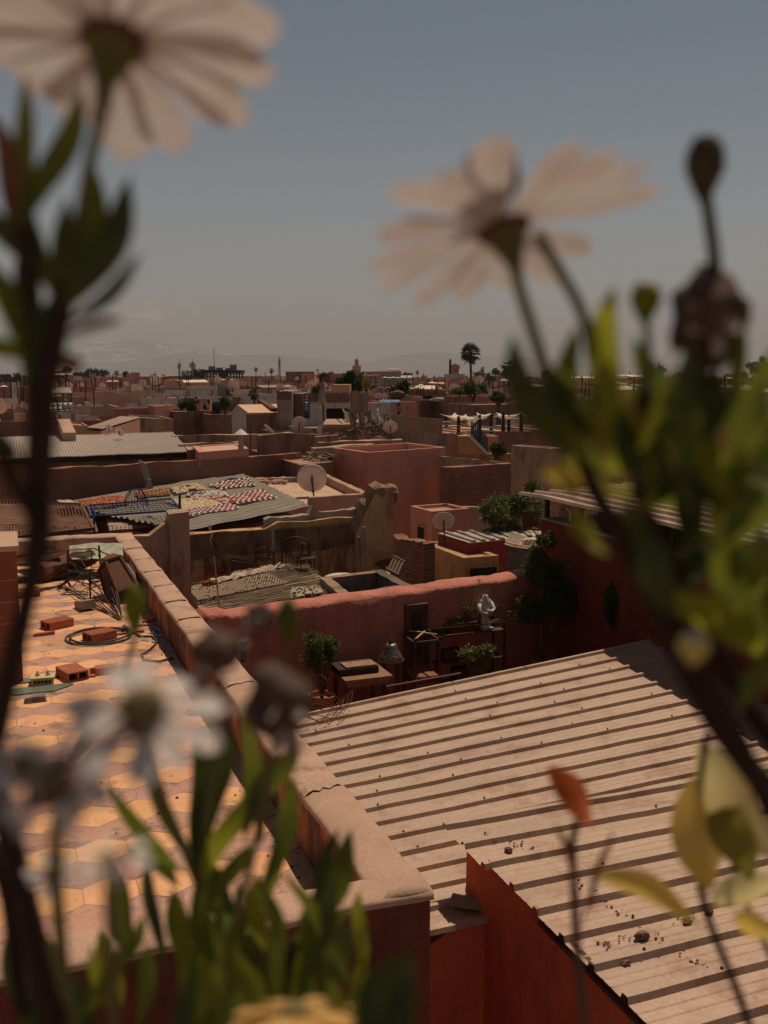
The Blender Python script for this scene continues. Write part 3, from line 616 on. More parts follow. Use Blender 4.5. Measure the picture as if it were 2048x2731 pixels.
for x,y,r_,lb in ((1712,2502,.042,'largest brown stone on the raised metal roof'),(1752,2533,.022,'stone just right below the largest roof stone'),(1666,2572,.03,'flat crumbled stone nearest the roof gutter'),(1831,2460,.028,'stone farthest right in the row on the raised roof'),(1356,2271,.03,'stone near the torn corner of the raised roof'),(1316,2245,.025,'stone behind the torn corner stone'),(1890,2435,.026,'lone stone on the rib at the right of the raised roof'),(1729,2552,.02,'small stone between the largest stone and the gutter')):
    p=roofpt(x,y,True); b=MB(); b.blob(p+Vector((0,0,r_*.5)),r_,2,.35,(1.3,1,.7),seed=x); tag(b.build('stone',sto),lb,'stone')
b=MB()
for (x0,y0,x1,y1,n) in ((1608,2518,1680,2500,16),(1640,2580,1745,2540,14),(1755,2470,1850,2440,14),(1290,2215,1420,2270,20),(1500,2330,1900,2600,46),(1250,2300,1500,2450,10)):
    for i in range(n):
        u=rnd.random(); p=roofpt(x0+(x1-x0)*u+rnd.gauss(0,9),y0+(y1-y0)*u+rnd.gauss(0,7),True)
        if p.x<WQ or p.y>PU-.1: continue
        r_=rnd.uniform(.004,.013); b.blob(p+Vector((0,0,r_*.5)),r_,1,.35,(1.2,1,.7),seed=i)
tag(b.build('gravel',sto),'small brown crumbs scattered on the raised metal roof','gravel',kind='stuff')
# ---------- foliage helpers ----------
def leafquads(b,pts,size,rng,m=0,up=.4,asp=.45):
    for c in pts:
        d=Vector((rng.gauss(0,1),rng.gauss(0,1),rng.gauss(0,1)+up)).normalized(); s_=size*rng.uniform(.6,1.35)
        x=d.orthogonal().normalized(); x=(Matrix.Rotation(rng.random()*6.28,3,d)@x)
        b.add([c,c+d*s_*.5+x*s_*asp*.5,c+d*s_+d.cross(x)*s_*.12,c+d*s_*.5-x*s_*asp*.5],[(0,1,2,3)],m)
def crownpts(c,r,n,rng,clumps=9,tight=.36):
    c=Vector(c); cs=[]
    for i in range(clumps):
        v=Vector((rng.gauss(0,1),rng.gauss(0,1),rng.gauss(0,1))).normalized()*rng.uniform(.35,1)**.6
        cs.append((c+Vector((v.x*r[0],v.y*r[1],v.z*r[2])),rng.uniform(.6,1.2)))
    out=[]
    for i in range(n):
        k,w=cs[rng.randrange(clumps)]; v=Vector((rng.gauss(0,1),rng.gauss(0,1),rng.gauss(0,1))).normalized()*rng.random()**.4
        out.append(k+Vector((v.x*r[0],v.y*r[1],v.z*r[2]))*tight*w)
    return out,cs
G1=leafmat('leaf_dark_green',(.045,.075,.018),(.09,.12,.03),sc=3)
G2=leafmat('leaf_mid_green',(.085,.12,.03),(.15,.17,.045),sc=3)
G3=leafmat('leaf_olive',(.11,.10,.035),(.05,.06,.02),sc=2)
BK=mat('bark',(.14,.09,.06),c2=(.08,.05,.035),sc=8,bump=.3)
TCOT=mat('terracotta_pot',(.42,.16,.09),c2=(.3,.11,.07),sc=6,bump=.1)
def tree(name,label,cat,base,h,r,nl,size,seed,m=None,group=None,trunk=.06,clumps=9,tight=.36,cz=None):
    """tapered trunk with limbs to each leaf clump"""
    rng=random.Random(seed); base=Vector(base); t=thing(name,label,cat,tuple(base),0,group)
    c=base+Vector((0,0,cz if cz else h-r[2])); pts,cs=crownpts(c,r,nl,rng,clumps,tight)
    b=MB(); leafquads(b,pts,size,rng); b.build('crown',m or G1,t)
    b=MB(); top=base.lerp(c,.75); b.tube([base,base.lerp(top,.5)+noise.noise_vector(base)*h*.03,top],[trunk,trunk*.8,trunk*.55],7)
    for k,(q,w) in enumerate(cs):
        if k%2==0: b.tube([base.lerp(top,.55+.3*rng.random()),(top+q)/2+noise.noise_vector(q)*.1*h*.3,q],[trunk*.4,trunk*.28,trunk*.1],5)
    b.build('trunk',BK,t); return t
def pot(t,r,h,m=None,z=0,local=True,name='pot'):
    b=MB(); b.lathe([(r*.68,z),(r*.92,z+h*.85),(r*1.04,z+h*.86),(r*1.04,z+h),(r*.9,z+h),(r*.86,z+h*.88),(0,z+h*.87)],n=20); return b.build(name,m or TCOT,t,local=local,smooth=False)
FZ=-5.4
def pp(x,y,p):
    q=ap(x,y,p); lim=pwy(q.x)-.12
    return ap(x,y,min(p,lim))
# ---------- courtyard furniture ----------
a=pp(905,1792,13.9); c=pp(1030,1796,13.9)
t=thing('low_table','square low wooden table carrying a dark tray by the pink wall','table',((a.x+c.x)/2,14.0,FZ))
TW=(c.x-a.x)/2; th=a.z-FZ-.06
b=MB(); b.box(-TW,TW,-.38,.38,th-.05,th); b.box(-TW+.04,TW-.04,-.34,.34,th-.13,th-.05); b.build('table_top',mat('worn_table_wood',(.30,.17,.10),c2=(.18,.10,.06),sc=8),t,local=True)
for sx in(-1,1):
    for sy in(-1,1): b=MB(); b.lathe([(.03,0),(.045,th*.3),(.025,th*.5),(.045,th*.75),(.035,th-.13)],(sx*(TW-.07),sy*.3,0),n=8); b.build('leg',PL['wood'],t,local=True)
b=MB(); b.box(a.x-.02,a.x+.62,13.85,14.3,th+FZ+.002,th+FZ+.10)
o_=b.build('tray_box',mat('dark_box',(.035,.022,.018),rough=.5)); tag(o_,'dark lacquered box lying on the low square table','box')
b=MB(); z=th+FZ+.102; b.box(a.x+.1,a.x+.60,13.87,14.15,z,z+.025); tag(b.build('board',mat('worn_board',(.34,.22,.14),c2=(.14,.09,.06),sc=12)),'scuffed wooden board resting on the dark box','board')
# round side table with a pierced metal lamp shade
c=pp(1043,1757,14.3); t=thing('side_table','small round three legged table under the metal lamp shade','table',(c.x,14.3,FZ)); h=c.z-FZ
b=MB(); b.lathe([(.19,h-.03),(.2,h-.02),(.2,h),(0,h+.001)],n=24); b.build('table_top',mat('side_table_top',(.38,.24,.15),sc=6),t,local=True)
for k in range(4): a_=k*1.5708+.6; b=MB(); b.bar((.15*math.cos(a_),.15*math.sin(a_),h-.03),(.17*math.cos(a_),.17*math.sin(a_),0),.03); b.build('leg',PL['wood'],t,local=True)
t=thing('lamp_shade','bell shaped pierced metal lamp shade standing on the small round table','lamp shade',(c.x,14.3,c.z+.004))
prof=[(.19,0),(.195,.01),(.165,.06),(.125,.13),(.10,.19),(.085,.24),(.05,.25),(.0,.25)]
lm=bpy.data.materials.new('pierced_metal'); lm.use_nodes=True; tt=lm.node_tree; bs=tt.nodes['Principled BSDF']; bs.inputs['Metallic'].default_value=.6; bs.inputs['Roughness'].default_value=.45
vo=tt.nodes.new('ShaderNodeTexVoronoi'); vo.inputs['Scale'].default_value=34; vo.feature='DISTANCE_TO_EDGE'; g_=tt.nodes.new('ShaderNodeNewGeometry'); tt.links.new(g_.outputs['Position'],vo.inputs['Vector'])
rr=tt.nodes.new('ShaderNodeValToRGB'); rr.color_ramp.elements[0].position=.05; rr.color_ramp.elements[1].position=.13; rr.color_ramp.elements[0].color=(.42,.37,.32,1); rr.color_ramp.elements[1].color=(.07,.06,.055,1); tt.links.new(vo.outputs[0],rr.inputs[0]); tt.links.new(rr.outputs[0],bs.inputs['Base Color'])
b=MB(); b.lathe(prof,n=28); b.build('shade',lm,t,local=True,smooth=True)
b=MB(); b.lathe([(.035,.25),(.04,.29),(.02,.30),(.018,.36),(0,.37)],n=12); b.build('finial',mat('green_bottle',(.06,.09,.07),rough=.4),t,local=True,smooth=True)
# tall openwork stand with arched feet
a=pp(1092,1703,14.45); c=pp(1158,1703,14.45); w=(c.x-a.x)/2; H=a.z-FZ
t=thing('lantern_stand','tall dark openwork stand with arched feet in front of the carved panel','stand',((a.x+c.x)/2,14.45,FZ))
for sx in(-1,1):
    for sy in(-1,1): b=MB(); b.bar((sx*w,sy*w,0),(sx*w,sy*w,H+.05),.035); b.build('leg',PL['wood'],t,local=True)
for z in (H*.42,H*.47,H-.02):
    for sy in(-1,1): b=MB(); b.box(-w,w,sy*w-.012,sy*w+.012,z-.02,z+.02); b.build('rail',PL['wood'],t,local=True)
    for sx in(-1,1): b=MB(); b.box(sx*w-.012,sx*w+.012,-w+.02,w-.02,z-.02,z+.02); b.build('rail',PL['wood'],t,local=True)
b=MB(); b.box(-w+.01,w-.01,-w+.01,w-.01,H*.47+.02,H*.47+.035); b.build('shelf',mat('stand_wood',(.26,.12,.06),sc=8),t,local=True)
for sy in (-1,):
    b=MB(); n=14; vs=[]
    for k in range(n+1):
        x=-w+.02+(2*w-.04)*k/n; zz=H*.40-abs(.0)-(.16*(abs(k/n*2-1))**2.2)-.02*math.cos(k*2.5); vs+=[(x,sy*w-.016,H*.41),(x,sy*w-.016,zz-.02)]
    b.add(vs,[(2*k,2*k+1,2*k+3,2*k+2) for k in range(n)]); o_=b.build('arch_panel',MC['stand_wood'],t,local=True); o_.modifiers.new('s','SOLIDIFY').thickness=.02
b=MB(); b.bar((-w*.9,-w,H+.05),(w*.5,w*.6,H+.06),.03,.02); b.bar((w,-w*.5,H+.05),(-w*.6,w,H+.07),.03,.02); b.build('slat',PL['tan'],t,local=True)
# carved panel on the wall
a=pp(1080,1613,16); t=thing('carved_door','tall dark carved wooden shutter fixed to the pink courtyard wall','shutter',(a.x+.2,pwy(a.x+.2)-.075,a.z-1.05)); w=.20
b=MB(); b.box(-w,w,-.01,.05,0,1.05); b.build('board',PL['wood'],t,local=True)
for x0,x1,z0,z1 in ((-w,w,0,.05),(-w,w,1.0,1.05),(-w,-w+.05,.051,.999),(w-.05,w,.051,.999),(-w+.06,w-.06,.5,.55)): b=MB(); b.box(x0,x1,-.035,-.011,z0,z1); b.build('moulding',PL['wood'],t,local=True)
for z0 in (.12,.62): b=MB(); b.box(-.09,.09,-.025,-.011,z0,z0+.3); b.build('carving',PL['iron'],t,local=True)
# long console with things on it
a=pp(1160,1690,14.9); c=pp(1330,1672,14.9); z=min(a.z,c.z); L2=(c.x-a.x)/2; h=z-FZ
t=thing('console_rack','long dark metal console rack standing against the pink wall','rack',((a.x+c.x)/2,14.9,FZ))
for zz in (.25,h*.55,h-.02): b=MB(); b.box(-L2,L2,-.2,.2,zz,zz+.025); b.build('shelf',PL['wood'],t,local=True)
for sx in(-1,1):
    for sy in(-1,1): b=MB(); b.bar((sx*L2,sy*.2,0),(sx*L2,sy*.2,h+.14),.025); b.build('post',PL['iron'],t,local=True)
for sy in (-1,1): b=MB(); b.bar((-L2,sy*.2,h+.13),(L2,sy*.2,h+.13),.015); b.build('rail',PL['iron'],t,local=True)
k=0
for lb,fx,zz,w,d,hh in (('flat wooden box on the console beside the red planter',-.35,h+.006,.30,.2,.06),('bundle of slim boards on the left end of the console',-.75,h+.006,.3,.1,.05),('dark crate on the middle console shelf',-.5,h*.55+.026,.35,.22,.18),('low dark box at the right of the middle console shelf',.35,h*.55+.026,.4,.2,.12),('crate on the bottom console shelf',0,.276,.5,.25,.2)):
    b=MB(); X=(a.x+c.x)/2+fx*L2; b.box(X-w/2,X+w/2,14.9-d/2,14.9+d/2,FZ+zz,FZ+zz+hh); b.jitter(.004,5,k); k+=1
    tag(b.build('crate',mat('dark_crate',(.09,.05,.03),c2=(.05,.03,.02),sc=9)),lb,'crate')
b=MB(); X=(a.x+c.x)/2-.5*L2
for i in range(3): b.blob((X+.09*i-.05,14.88+.03*(i%2),FZ+h+.12+.03*(i==1)),.055,2,.2,seed=i)
b.tube([(X-.05,14.9,FZ+h+.08),(X+.15,14.9,FZ+h+.09)],.03,6); tag(b.build('carved_stones',sto),'cluster of rounded dark stones on the console','stones')
# marble torso
p=pp(1293,1672,14.9); t=thing('marble_torso','headless white marble torso with folded arms standing on the console','statue',(p.x,14.9,FZ+h+.006)); t.rotation_euler[2]=.3; t.scale=(1.15,1.1,.92)
k=.42; sec=[(0,.085,.07),(.06,.09,.075),(.14,.07,.06),(.22,.062,.052),(.32,.078,.06),(.42,.1,.068),(.5,.115,.062),(.56,.1,.05),(.6,.045,.04),(.66,.038,.036),(.675,.0,.0)]
b=MB(); n=18
for z_,rx,ry in sec:
    for j in range(n): a_=2*math.pi*j/n; b.v.append(Vector((rx*math.cos(a_)*(1+.05*math.cos(2*a_)),ry*math.sin(a_),z_*.95)))
b.f=[(i*n+j,i*n+(j+1)%n,(i+1)*n+(j+1)%n,(i+1)*n+j) for i in range(len(sec)-1) for j in range(n)]; b.m=[0]*len(b.f)
marb=mat('white_marble',(.66,.60,.54),c2=(.5,.45,.4),sc=8,rough=.45,bump=.03)
b.tube([(.11,0,.48),(.14,-.05,.36),(.05,-.10,.33),(-.04,-.09,.36)],[.035,.032,.028,.024],8); b.tube([(-.11,0,.48),(-.145,-.04,.35),(-.06,-.10,.30),(.05,-.10,.30)],[.035,.032,.028,.022],8)
b.build('torso',marb,t,local=True,smooth=True)
b=MB(); b.box(-.11,.11,-.09,.09,-.004,.02); b.build('base',marb,t,local=True)
# red planter with needle leaved shrub
p=pp(1235,1676,14.9); t=thing('planter_shrub','sprawling needle leaved shrub in a red wooden planter on the console','shrub',(p.x,14.88,FZ+h+.006))
b=MB(); b.box(-.28,.28,-.09,.09,0,.15); b.build('planter',mat('red_planter',(.16,.04,.03),c2=(.1,.03,.02),sc=6),t,local=True)
rng=random.Random(5); b=MB(); lf=MB()
for tipx,tipy in ((1278,1545),(1300,1568),(1240,1605),(1215,1640),(1262,1590),(1195,1650),(1315,1600),(1330,1650),(1250,1640)):
    q=pp(tipx,tipy,15.0+rng.uniform(-.15,.05)); s0=Vector((p.x+rng.uniform(-.15,.2),14.88,FZ+h+.14)); m_=(s0+q)/2+Vector((.03,0,-.04)); b.tube([s0,m_,q],[.008,.006,.003],4)
    for i in range(64):
        u=.3+.7*rng.random(); base_=s0.lerp(m_,u*2) if u<.5 else m_.lerp(q,(u-.5)*2); d=((q-s0).normalized()*.7+Vector((rng.gauss(0,.6),rng.gauss(0,.6),rng.gauss(0,.5)))).normalized(); x=d.orthogonal()*.006; L_=rng.uniform(.05,.11)
        lf.add([base_-x,base_+x,base_+d*L_],[(0,1,2)])
b.build('stem',BK,t); lf.build('foliage',leafmat('needle_green',(.22,.22,.07),(.12,.13,.04),sc=8),t)
# thin bare seedling
p=pp(1352,1740,14.9); t=thing('bare_sapling','thin nearly leafless sapling right of the console','sapling',(p.x,p.y,FZ)); rng=random.Random(8); b=MB(); lf=MB()
for tx,ty in ((1345,1625),(1322,1615),(1365,1640),(1330,1660)):
    q=pp(tx,ty,14.9); pts=[Vector((p.x,p.y,FZ)),pp(1348,1700,14.9),q]; b.tube(pts,[.008,.006,.003],4); leafquads(lf,[q+Vector((rng.gauss(0,.05),rng.gauss(0,.05),rng.gauss(0,.04))) for _ in range(10)],.05,rng)
b.build('stem',BK,t); lf.build('foliage',G2,t)
# potted plants
def potted(name,label,x,y,p,pr_,ph,crowns,nl,size,m,seed,group=None,pm=None):
    b0=pp(x,y,p); t=thing(name,label,'potted plant',(b0.x,p,FZ),0,group); pot(t,pr_,ph,pm)
    rng=random.Random(seed); lf=MB(); st_=MB()
    for cx,cy,rx,rz in crowns:
        c=pp(cx,cy,p); k=p*1.07/FPX; pts,cs=crownpts(c,(rx*k,rx*k*.8,rz*k),int(nl*rx*rz/480),rng,11,.55); leafquads(lf,pts,size,rng)
        for q,w in cs[:5]: st_.tube([Vector((b0.x,p,FZ+ph*.8)),Vector((b0.x,p,FZ+ph)).lerp(q,.5)+noise.noise_vector(q)*.05,q],[.013,.009,.003],5)
    lf.build('foliage',m,t); st_.build('stem',BK,t); return t
potted('potted_bush','bushy green plant in a round terracotta pot left of the low table',858,1830,13.9,.21,.62,[(850,1745,42,38),(835,1715,30,25),(885,1715,25,22)],620,.05,G2,3)
potted('potted_ficus','tall slender ficus in a terracotta pot where pink and red walls meet',1450,1745,14.6,.23,.55,[(1445,1470,34,40),(1455,1530,58,52),(1445,1620,64,50),(1490,1600,50,54),(1465,1440,16,30)],560,.065,leafmat('ficus_green',(.06,.085,.02),(.11,.13,.035),sc=5),4)
potted('potted_ficus','shorter dark ficus against the red building behind the roof corner',1650,1740,13.4,.2,.45,[(1640,1620,35,50),(1660,1670,38,40),(1635,1575,18,30)],640,.06,G1,6)
potted('potted_oleander','pink flowering oleander just behind the edge of the metal roof',1275,1800,13.4,.18,.3,[(1250,1748,26,22),(1300,1742,26,22),(1275,1770,25,18)],560,.06,leafmat('oleander',(.20,.19,.06),(.11,.12,.04),sc=7),9)
c=pp(1250,1722,13.35); b=MB(); 
for i in range(5): b.blob(c+Vector((rnd.gauss(0,.03),rnd.gauss(0,.03),rnd.gauss(0,.02))),.012,1,.2,seed=i)
b.build('blossom',mat('pink_blossom',(.65,.32,.33),bump=0),bpy.data.objects['potted_oleander'])
b=MB(); rng=random.Random(3); c=pp(835,1800,13.75)
for i in range(16):
    q=c+Vector((rng.gauss(0,.16),rng.gauss(0,.08),rng.gauss(-.15,.1))); b.tube([c,(c+q)/2+Vector((0,0,.06)),q],.004,4)
b.build('dry_twigs',mat('dry_twig',(.36,.24,.15)),bpy.data.objects['potted_bush'])
tag(thing('large_clay_urn','wide dark clay urn in the shade at the foot of the red building','urn',(8.6,13.9,FZ)),None); pot(bpy.data.objects['large_clay_urn'],.3,.5,mat('dark_clay',(.16,.07,.05)))
b=MB(); b.lathe([(.03,0),(.03,.16),(.045,.17),(.045,.2),(0,.2)],n=10); b.v=[v+aq(650,1765,QO+.12)*1 for v in b.v]; b.build('bolt',PL['iron'],None); 
tag(bpy.data.objects['bolt'],'short black threaded pipe stub standing beside the outer face of the parapet','pipe')
# ---------- generic neighbours ----------
def quad4(z,near,right,left):
    P=az(*near,z) if len(near)==2 else Vector(near)
    if isinstance(right,tuple) and len(right)==1:
        Rr=P+Vector((right[0],0,0)); Lf=P+Vector((0,left[1],0)); return P,Rr,Lf,Rr+Lf-P
    def col(x,y,axis):
        d=ray(x,y)
        return P+Vector((P.y*d.x/d.y-P.x,0,0)) if axis==0 else P+Vector((0,P.x*d.y/d.x-P.y,0))
    Rr=az(*right,z) if isinstance(right,tuple) else (P+Vector((right,0,0)) if isinstance(right,str) else col(right,near[1],0))
    if isinstance(left,tuple) and left[0]=='d': Lf=P+Vector((0,left[1],0))
    else: Lf=az(*left,z) if isinstance(left,tuple) else col(left,near[1],1)
    return P,Rr,Lf,Rr+Lf-P
HN=[]
def H(name,label,z,near,right,left,zb,m,par=.35,wins=(),cat='house',group=None,roofm=None,jit=.02,rim=.16,record=True):
    """flat roofed house: near top corner, right end of the front, far end of the left side; parapet, sunken roof, windows"""
    A,B,D_,C_=quad4(z,near,right,left); cen=(A+C_)/2
    t=thing(name,label,cat,(cen.x,cen.y,zb),0,group); b=MB()
    pl=[(A.x,A.y),(B.x,B.y),(C_.x,C_.y),(D_.x,D_.y)]
    ri=[(cen.x+(x-cen.x)*(1-min(.4,2*rim/max(.5,(B-A).length))),cen.y+(y-cen.y)*(1-min(.4,2*rim/max(.5,(D_-A).length)))) for x,y in pl]
    ns=3
    for k in range(4):
        a=pl[k];c=pl[(k+1)%4];ai=ri[k];ci=ri[(k+1)%4]
        b.prism([a,c,ci,ai],z-par,[z+jit*noise.noise(Vector((a[0]*3,a[1]*3,1)))]*1+[z+jit*noise.noise(Vector((c[0]*3,c[1]*3,1)))]+[z+jit*noise.noise(Vector((c[0]*3,c[1]*3,1)))]+[z+jit*noise.noise(Vector((a[0]*3,a[1]*3,1)))])
    b.prism([(cen.x+(x-cen.x)*.9995,cen.y+(y-cen.y)*.9995) for x,y in pl],zb,z-par)
    b.build('wall',m,t)
    b=MB(); b.prism([(cen.x+(x-cen.x)*1.0005,cen.y+(y-cen.y)*1.0005) for x,y in ri],z-par+.002,z-par+.02); b.build('roof',roofm or PL['earth'],t)
    for w_ in wins:
        face,u,v,w,h=w_[:5]; a,c=(A,B) if face=='f' else (D_,A)
        d=(c-a); ln=d.length; d/=ln; nn=Vector((d.y,-d.x,0)); p=a+d*ln*u+Vector((0,0,-v))
        fr=MB(); q=p+nn*.012; fr.obox(q+Vector((0,0,-h/2)),d*(w/2+.05),nn*.03,Vector((0,0,h/2+.05))); f_=fr.build('door' if len(w_)>5 else 'window',m if len(w_)<7 else w_[6],t)
        pn=MB(); pn.obox(q+nn*.034+Vector((0,0,-h/2)),d*w/2,nn*.006,Vector((0,0,h/2))); pn.build('pane' if len(w_)<=5 else 'opening',PL['dark'],f_)
    return t
def W2(name,label,x0,y0,x1,y1,p,th,zb,m,seg=.3,jit=.02,top=None,rnd_=0,cat='wall',dx=0,group=None):
    """free standing wall between two top points met at depth lines p (and p+dx at the far end)"""
    a=ap(x0,y0,p); c=ap(x1,y1,p+dx)
    b=MB(); f=lambda u:(a.z*(1-u)+c.z*u)+(top(u) if top else .02*noise.noise(Vector((u*11,p,0))))
    wallrun(b,(a.x,a.y),(c.x,c.y),th,zb,f,seg=seg,jit=jit,rnd_=rnd_,seed=x0,nz_=8); return tag(b.build(name,m),label,cat,group)
def bil(P,u,v): return P[0]*(1-u)*(1-v)+P[1]*u*(1-v)+P[2]*u*v+P[3]*(1-u)*v
def qsheet(b,P,n,h=.04,w=.3,nu=8,jit=.01,smooth=False):
    """sheet over four corner points with n ribs along the first edge"""
    base=len(b.v); prof=[]
    for i in range(n):
        c=(i+.5)/n; e=w/n
        prof+=[(c-e,0),(c-e*.5,h),(c+e*.5,h),(c+e,0)] if not smooth else [(i/n,0),((i+.25)/n,h*.5),((i+.5)/n,h),((i+.75)/n,h*.5)]
    prof=[(0,0)]+prof+[(1,0)]
    for k in range(nu+1):
        for v,hh in prof: q=bil(P,k/nu,v); q=q+Vector((0,0,hh+jit*noise.noise(q*1.3))); b.v.append(q)
    K=len(prof); b.f+=[(base+k*K+j,base+(k+1)*K+j,base+(k+1)*K+j+1,base+k*K+j+1) for k in range(nu) for j in range(K-1)]; b.m+=[0]*(nu*(K-1))
def metalroof(name,label,P,n,m=None,parent=None,th=.05,**k):
    b=MB(); qsheet(b,P,n,**k); o=b.build(name,m or PL['zinc'],parent)
    o.modifiers.new('s','SOLIDIFY').thickness=.006
    if parent is None: tag(o,label,'roof')
    return o
def dish(label,xb,yb,xc,yc,rpx,D,yaw=0,el=34,group='satellite dishes on the rooftops',m=None):
    """dish standing at pixel xb,yb; centre seen at xc,yc, radius in pixels"""
    base=ad(xb,yb,D); cen=ad(xc,yc,D); r=rpx*D*1.02/FPX; t=thing('satellite_dish',label,'satellite dish',tuple(base),0,group)
    nrm=Vector((math.sin(YAW+R(yaw))*math.cos(R(el)),math.cos(YAW+R(yaw))*math.cos(R(el)),math.sin(R(el)))); M=nrm.to_track_quat('Z','Y').to_matrix()
    b=MB(); b.lathe([(0,-.0),(r*.35,r*.02),(r*.7,r*.085),(r,r*.19),(r*1.02,r*.20),(r*1.02,r*.17),(r*.7,r*.06),(r*.35,-r*.008),(0,-r*.03)],cen,n=26,M=M); b.build('reflector',m or PL['dish'],t,smooth=True)
    b=MB(); c2=cen-nrm*r*.10; b.bar(cen-nrm*r*.03+M@Vector((0,-r*.3,0)),cen-nrm*r*.03+M@Vector((0,r*.3,0)),r*.12,r*.05); b.bar(cen-nrm*r*.02,c2-nrm*r*.1,r*.16,r*.16); b.build('bracket',PL['grey'],t)
    b=MB(); b.tube([base,c2-nrm*r*.06-Vector((0,0,.02)),c2-nrm*r*.06+Vector((0,0,r*.2))],max(.018,r*.055),8); b.build('mast',PL['iron'],t)
    b=MB(); tip=cen+nrm*r*1.1+M@Vector((0,-r*.15,0)); b.tube([cen+M@Vector((0,-r*.98,0)),tip],.012,5); b.tube([tip-nrm*.05,tip+nrm*.04],.03,7); b.build('feed_arm',PL['iron'],t)
    return t
def pole(name,label,x0,y0,x1,y1,D,r=.02,m=None,cat='pole'):
    b=MB(); b.tube([ad(x0,y0,D),ad(x1,y1,D)],[r,r*.8],7); return tag(b.build(name,m or PL['rust']),label,cat)
# ---------- behind the tiled terrace ----------
W2('plaster_wall','stepped plaster wall with a square end pillar behind the parapet corner',285,1432,470,1428,16.6,.22,-7,PL['tan'],seg=.2,jit=.02,top=lambda u:(.17 if .70<u<.84 else (.34 if u>=.84 else 0)))
W2('plaster_pillar','rough pale plaster pillar standing beyond the terrace parapet',452,1370,503,1366,16.5,.4,-7,PL['tan'],seg=.1,jit=.025)
# mesh roof at the left
P=[az(-60,1445,-3.35),az(250,1410,-3.35),az(216,1345,-3.35),az(-60,1335,-3.35)]
t=thing('mesh_canopy','rusty expanded mesh canopy at the far left behind the scrap','canopy',tuple(P[0]))
b=MB()
for i in range(26): b.bar(bil(P,0,i/25),bil(P,1,i/25),.02,.012)
for i in range(34): b.bar(bil(P,i/33,0)+Vector((0,0,.012)),bil(P,min(1,i/33+.05),1)+Vector((0,0,.012)),.02,.012)
b.build('mesh',PL['rust'],t)
for i in range(4): b=MB(); b.bar(P[i],P[(i+1)%4],.07,.07); b.build('frame',PL['rust'],t)
b=MB(); b.prism([(p.x,p.y) for p in (az(-80,1430,-3.9),az(262,1415,-3.9),az(240,1345,-3.9),az(-80,1340,-3.9))],-8,-3.92); tag(b.build('low_house',PL['brown']),'low dark house under the rusty mesh canopy','house')
# pink building under the washing roof, its roof and the spread textiles
LZ=-3.72
P=[az(486,1417,LZ),az(826,1349,LZ),az(640,1262,LZ),az(150,1340,LZ)]
P[3].z-=.05
hs_=thing('workshop_house','ochre workshop house under the roof where textiles dry','house',(6,26,-8))
b=MB(); pl=[P[0]+Vector((.1,.25,0)),P[1]+Vector((-.35,.25,0)),P[2]+Vector((-.3,-.2,0)),P[3]+Vector((.3,-.1,0))]
b.prism([(p.x,p.y) for p in pl],-8,LZ-.35); b.build('wall',PL['pink'],hs_)
metalroof('roof','',P,22,m=mat('grey_green_sheet',(.27,.24,.19),c2=(.19,.165,.13),sc=2,rough=.5,c3=(.36,.2,.13),t3=.66),parent=hs_,h=.05,w=.28,nu=16,jit=.05)
P2=[az(292,1418,LZ-.2),az(450,1398,LZ-.2),az(440,1372,LZ-.2),az(285,1385,LZ-.2)]
metalroof('lower_roof_sheets','short stack of warped pale roof sheets below the blue iron grille',P2,7,h=.05,w=.3,nu=6,jit=.08)
RW=[mat('wool_'+n,c,c2=c2,sc=8,rough=1,bump=.3,bs=30) for n,c,c2 in (('cream',(.60,.46,.30),(.48,.36,.22)),('white',(.68,.58,.50),(.55,.42,.36)),('red',(.30,.05,.05),(.22,.035,.04)),('wine',(.16,.02,.035),(.1,.015,.02)),('mauve',(.28,.10,.15),(.2,.06,.1)),('orange',(.40,.13,.07),(.32,.09,.05)),('green',(.07,.12,.05),(.04,.07,.03)),('ochre',(.50,.28,.07),(.4,.2,.05)),('black',(.03,.025,.03),(.02,.02,.02)))]
def textile(label,px,nu,nv,pat,mats,hgt=.035):
    Q=[az(x,y,LZ+.075) for x,y in px]; b=MB(); rng=random.Random(px[0][0])
    for i in range(nu):
        for j in range(nv):
            k=pat(i,j,rng)
            if k is None: continue
            e=.03; c=[bil(Q,(i+a)/nu,(j+d)/nv) for a,d in ((e,e),(1-e,e),(1-e,1-e),(e,1-e))]; z=hgt*rng.uniform(.5,1.2)
            w=[p+Vector((0,0,.05*noise.noise(p*1.3))) for p in c]; cc=sum(w,Vector())/4
            b.add(w+[cc.lerp(p,.72)+Vector((0,0,z)) for p in w],[(0,1,5,4),(1,2,6,5),(2,3,7,6),(3,0,4,7),(4,5,6,7)],k)
    o=b.build('drying_textile',mats); tag(o,label,'textile','textiles drying on the grey ribbed roof'); return o
ck=lambda i,j,r:(i+j)%2
textile('wine and white checked textile at the top of the drying roof',[(589,1306),(682,1294),(661,1275),(551,1292)],15,8,ck,[RW[1],RW[3]])
textile('bright red and white checked textile nearest the big satellite dish',[(631,1343),(741,1328),(703,1307),(596,1323)],15,8,ck,[RW[1],RW[2]])
textile('pink and mauve checked textile at the lower edge of the drying roof',[(496,1377),(640,1354),(610,1341),(488,1362)],19,6,ck,[RW[1],RW[4]])
textile('cream textile dotted with black tufts at the top of the drying roof',[(463,1316),(551,1305),(526,1290),(450,1302)],13,6,lambda i,j,r:1 if (j%2==0 and r.random()<.35) else 0,[RW[0],RW[8]])
textile('cream textile with scattered blue and red tufts in the middle of the roof',[(517,1330),(610,1318),(593,1307),(496,1319)],14,6,lambda i,j,r:0 if r.random()<.68 else r.choice((1,2,3)),[RW[1],PL['blue'],RW[2],RW[6]])
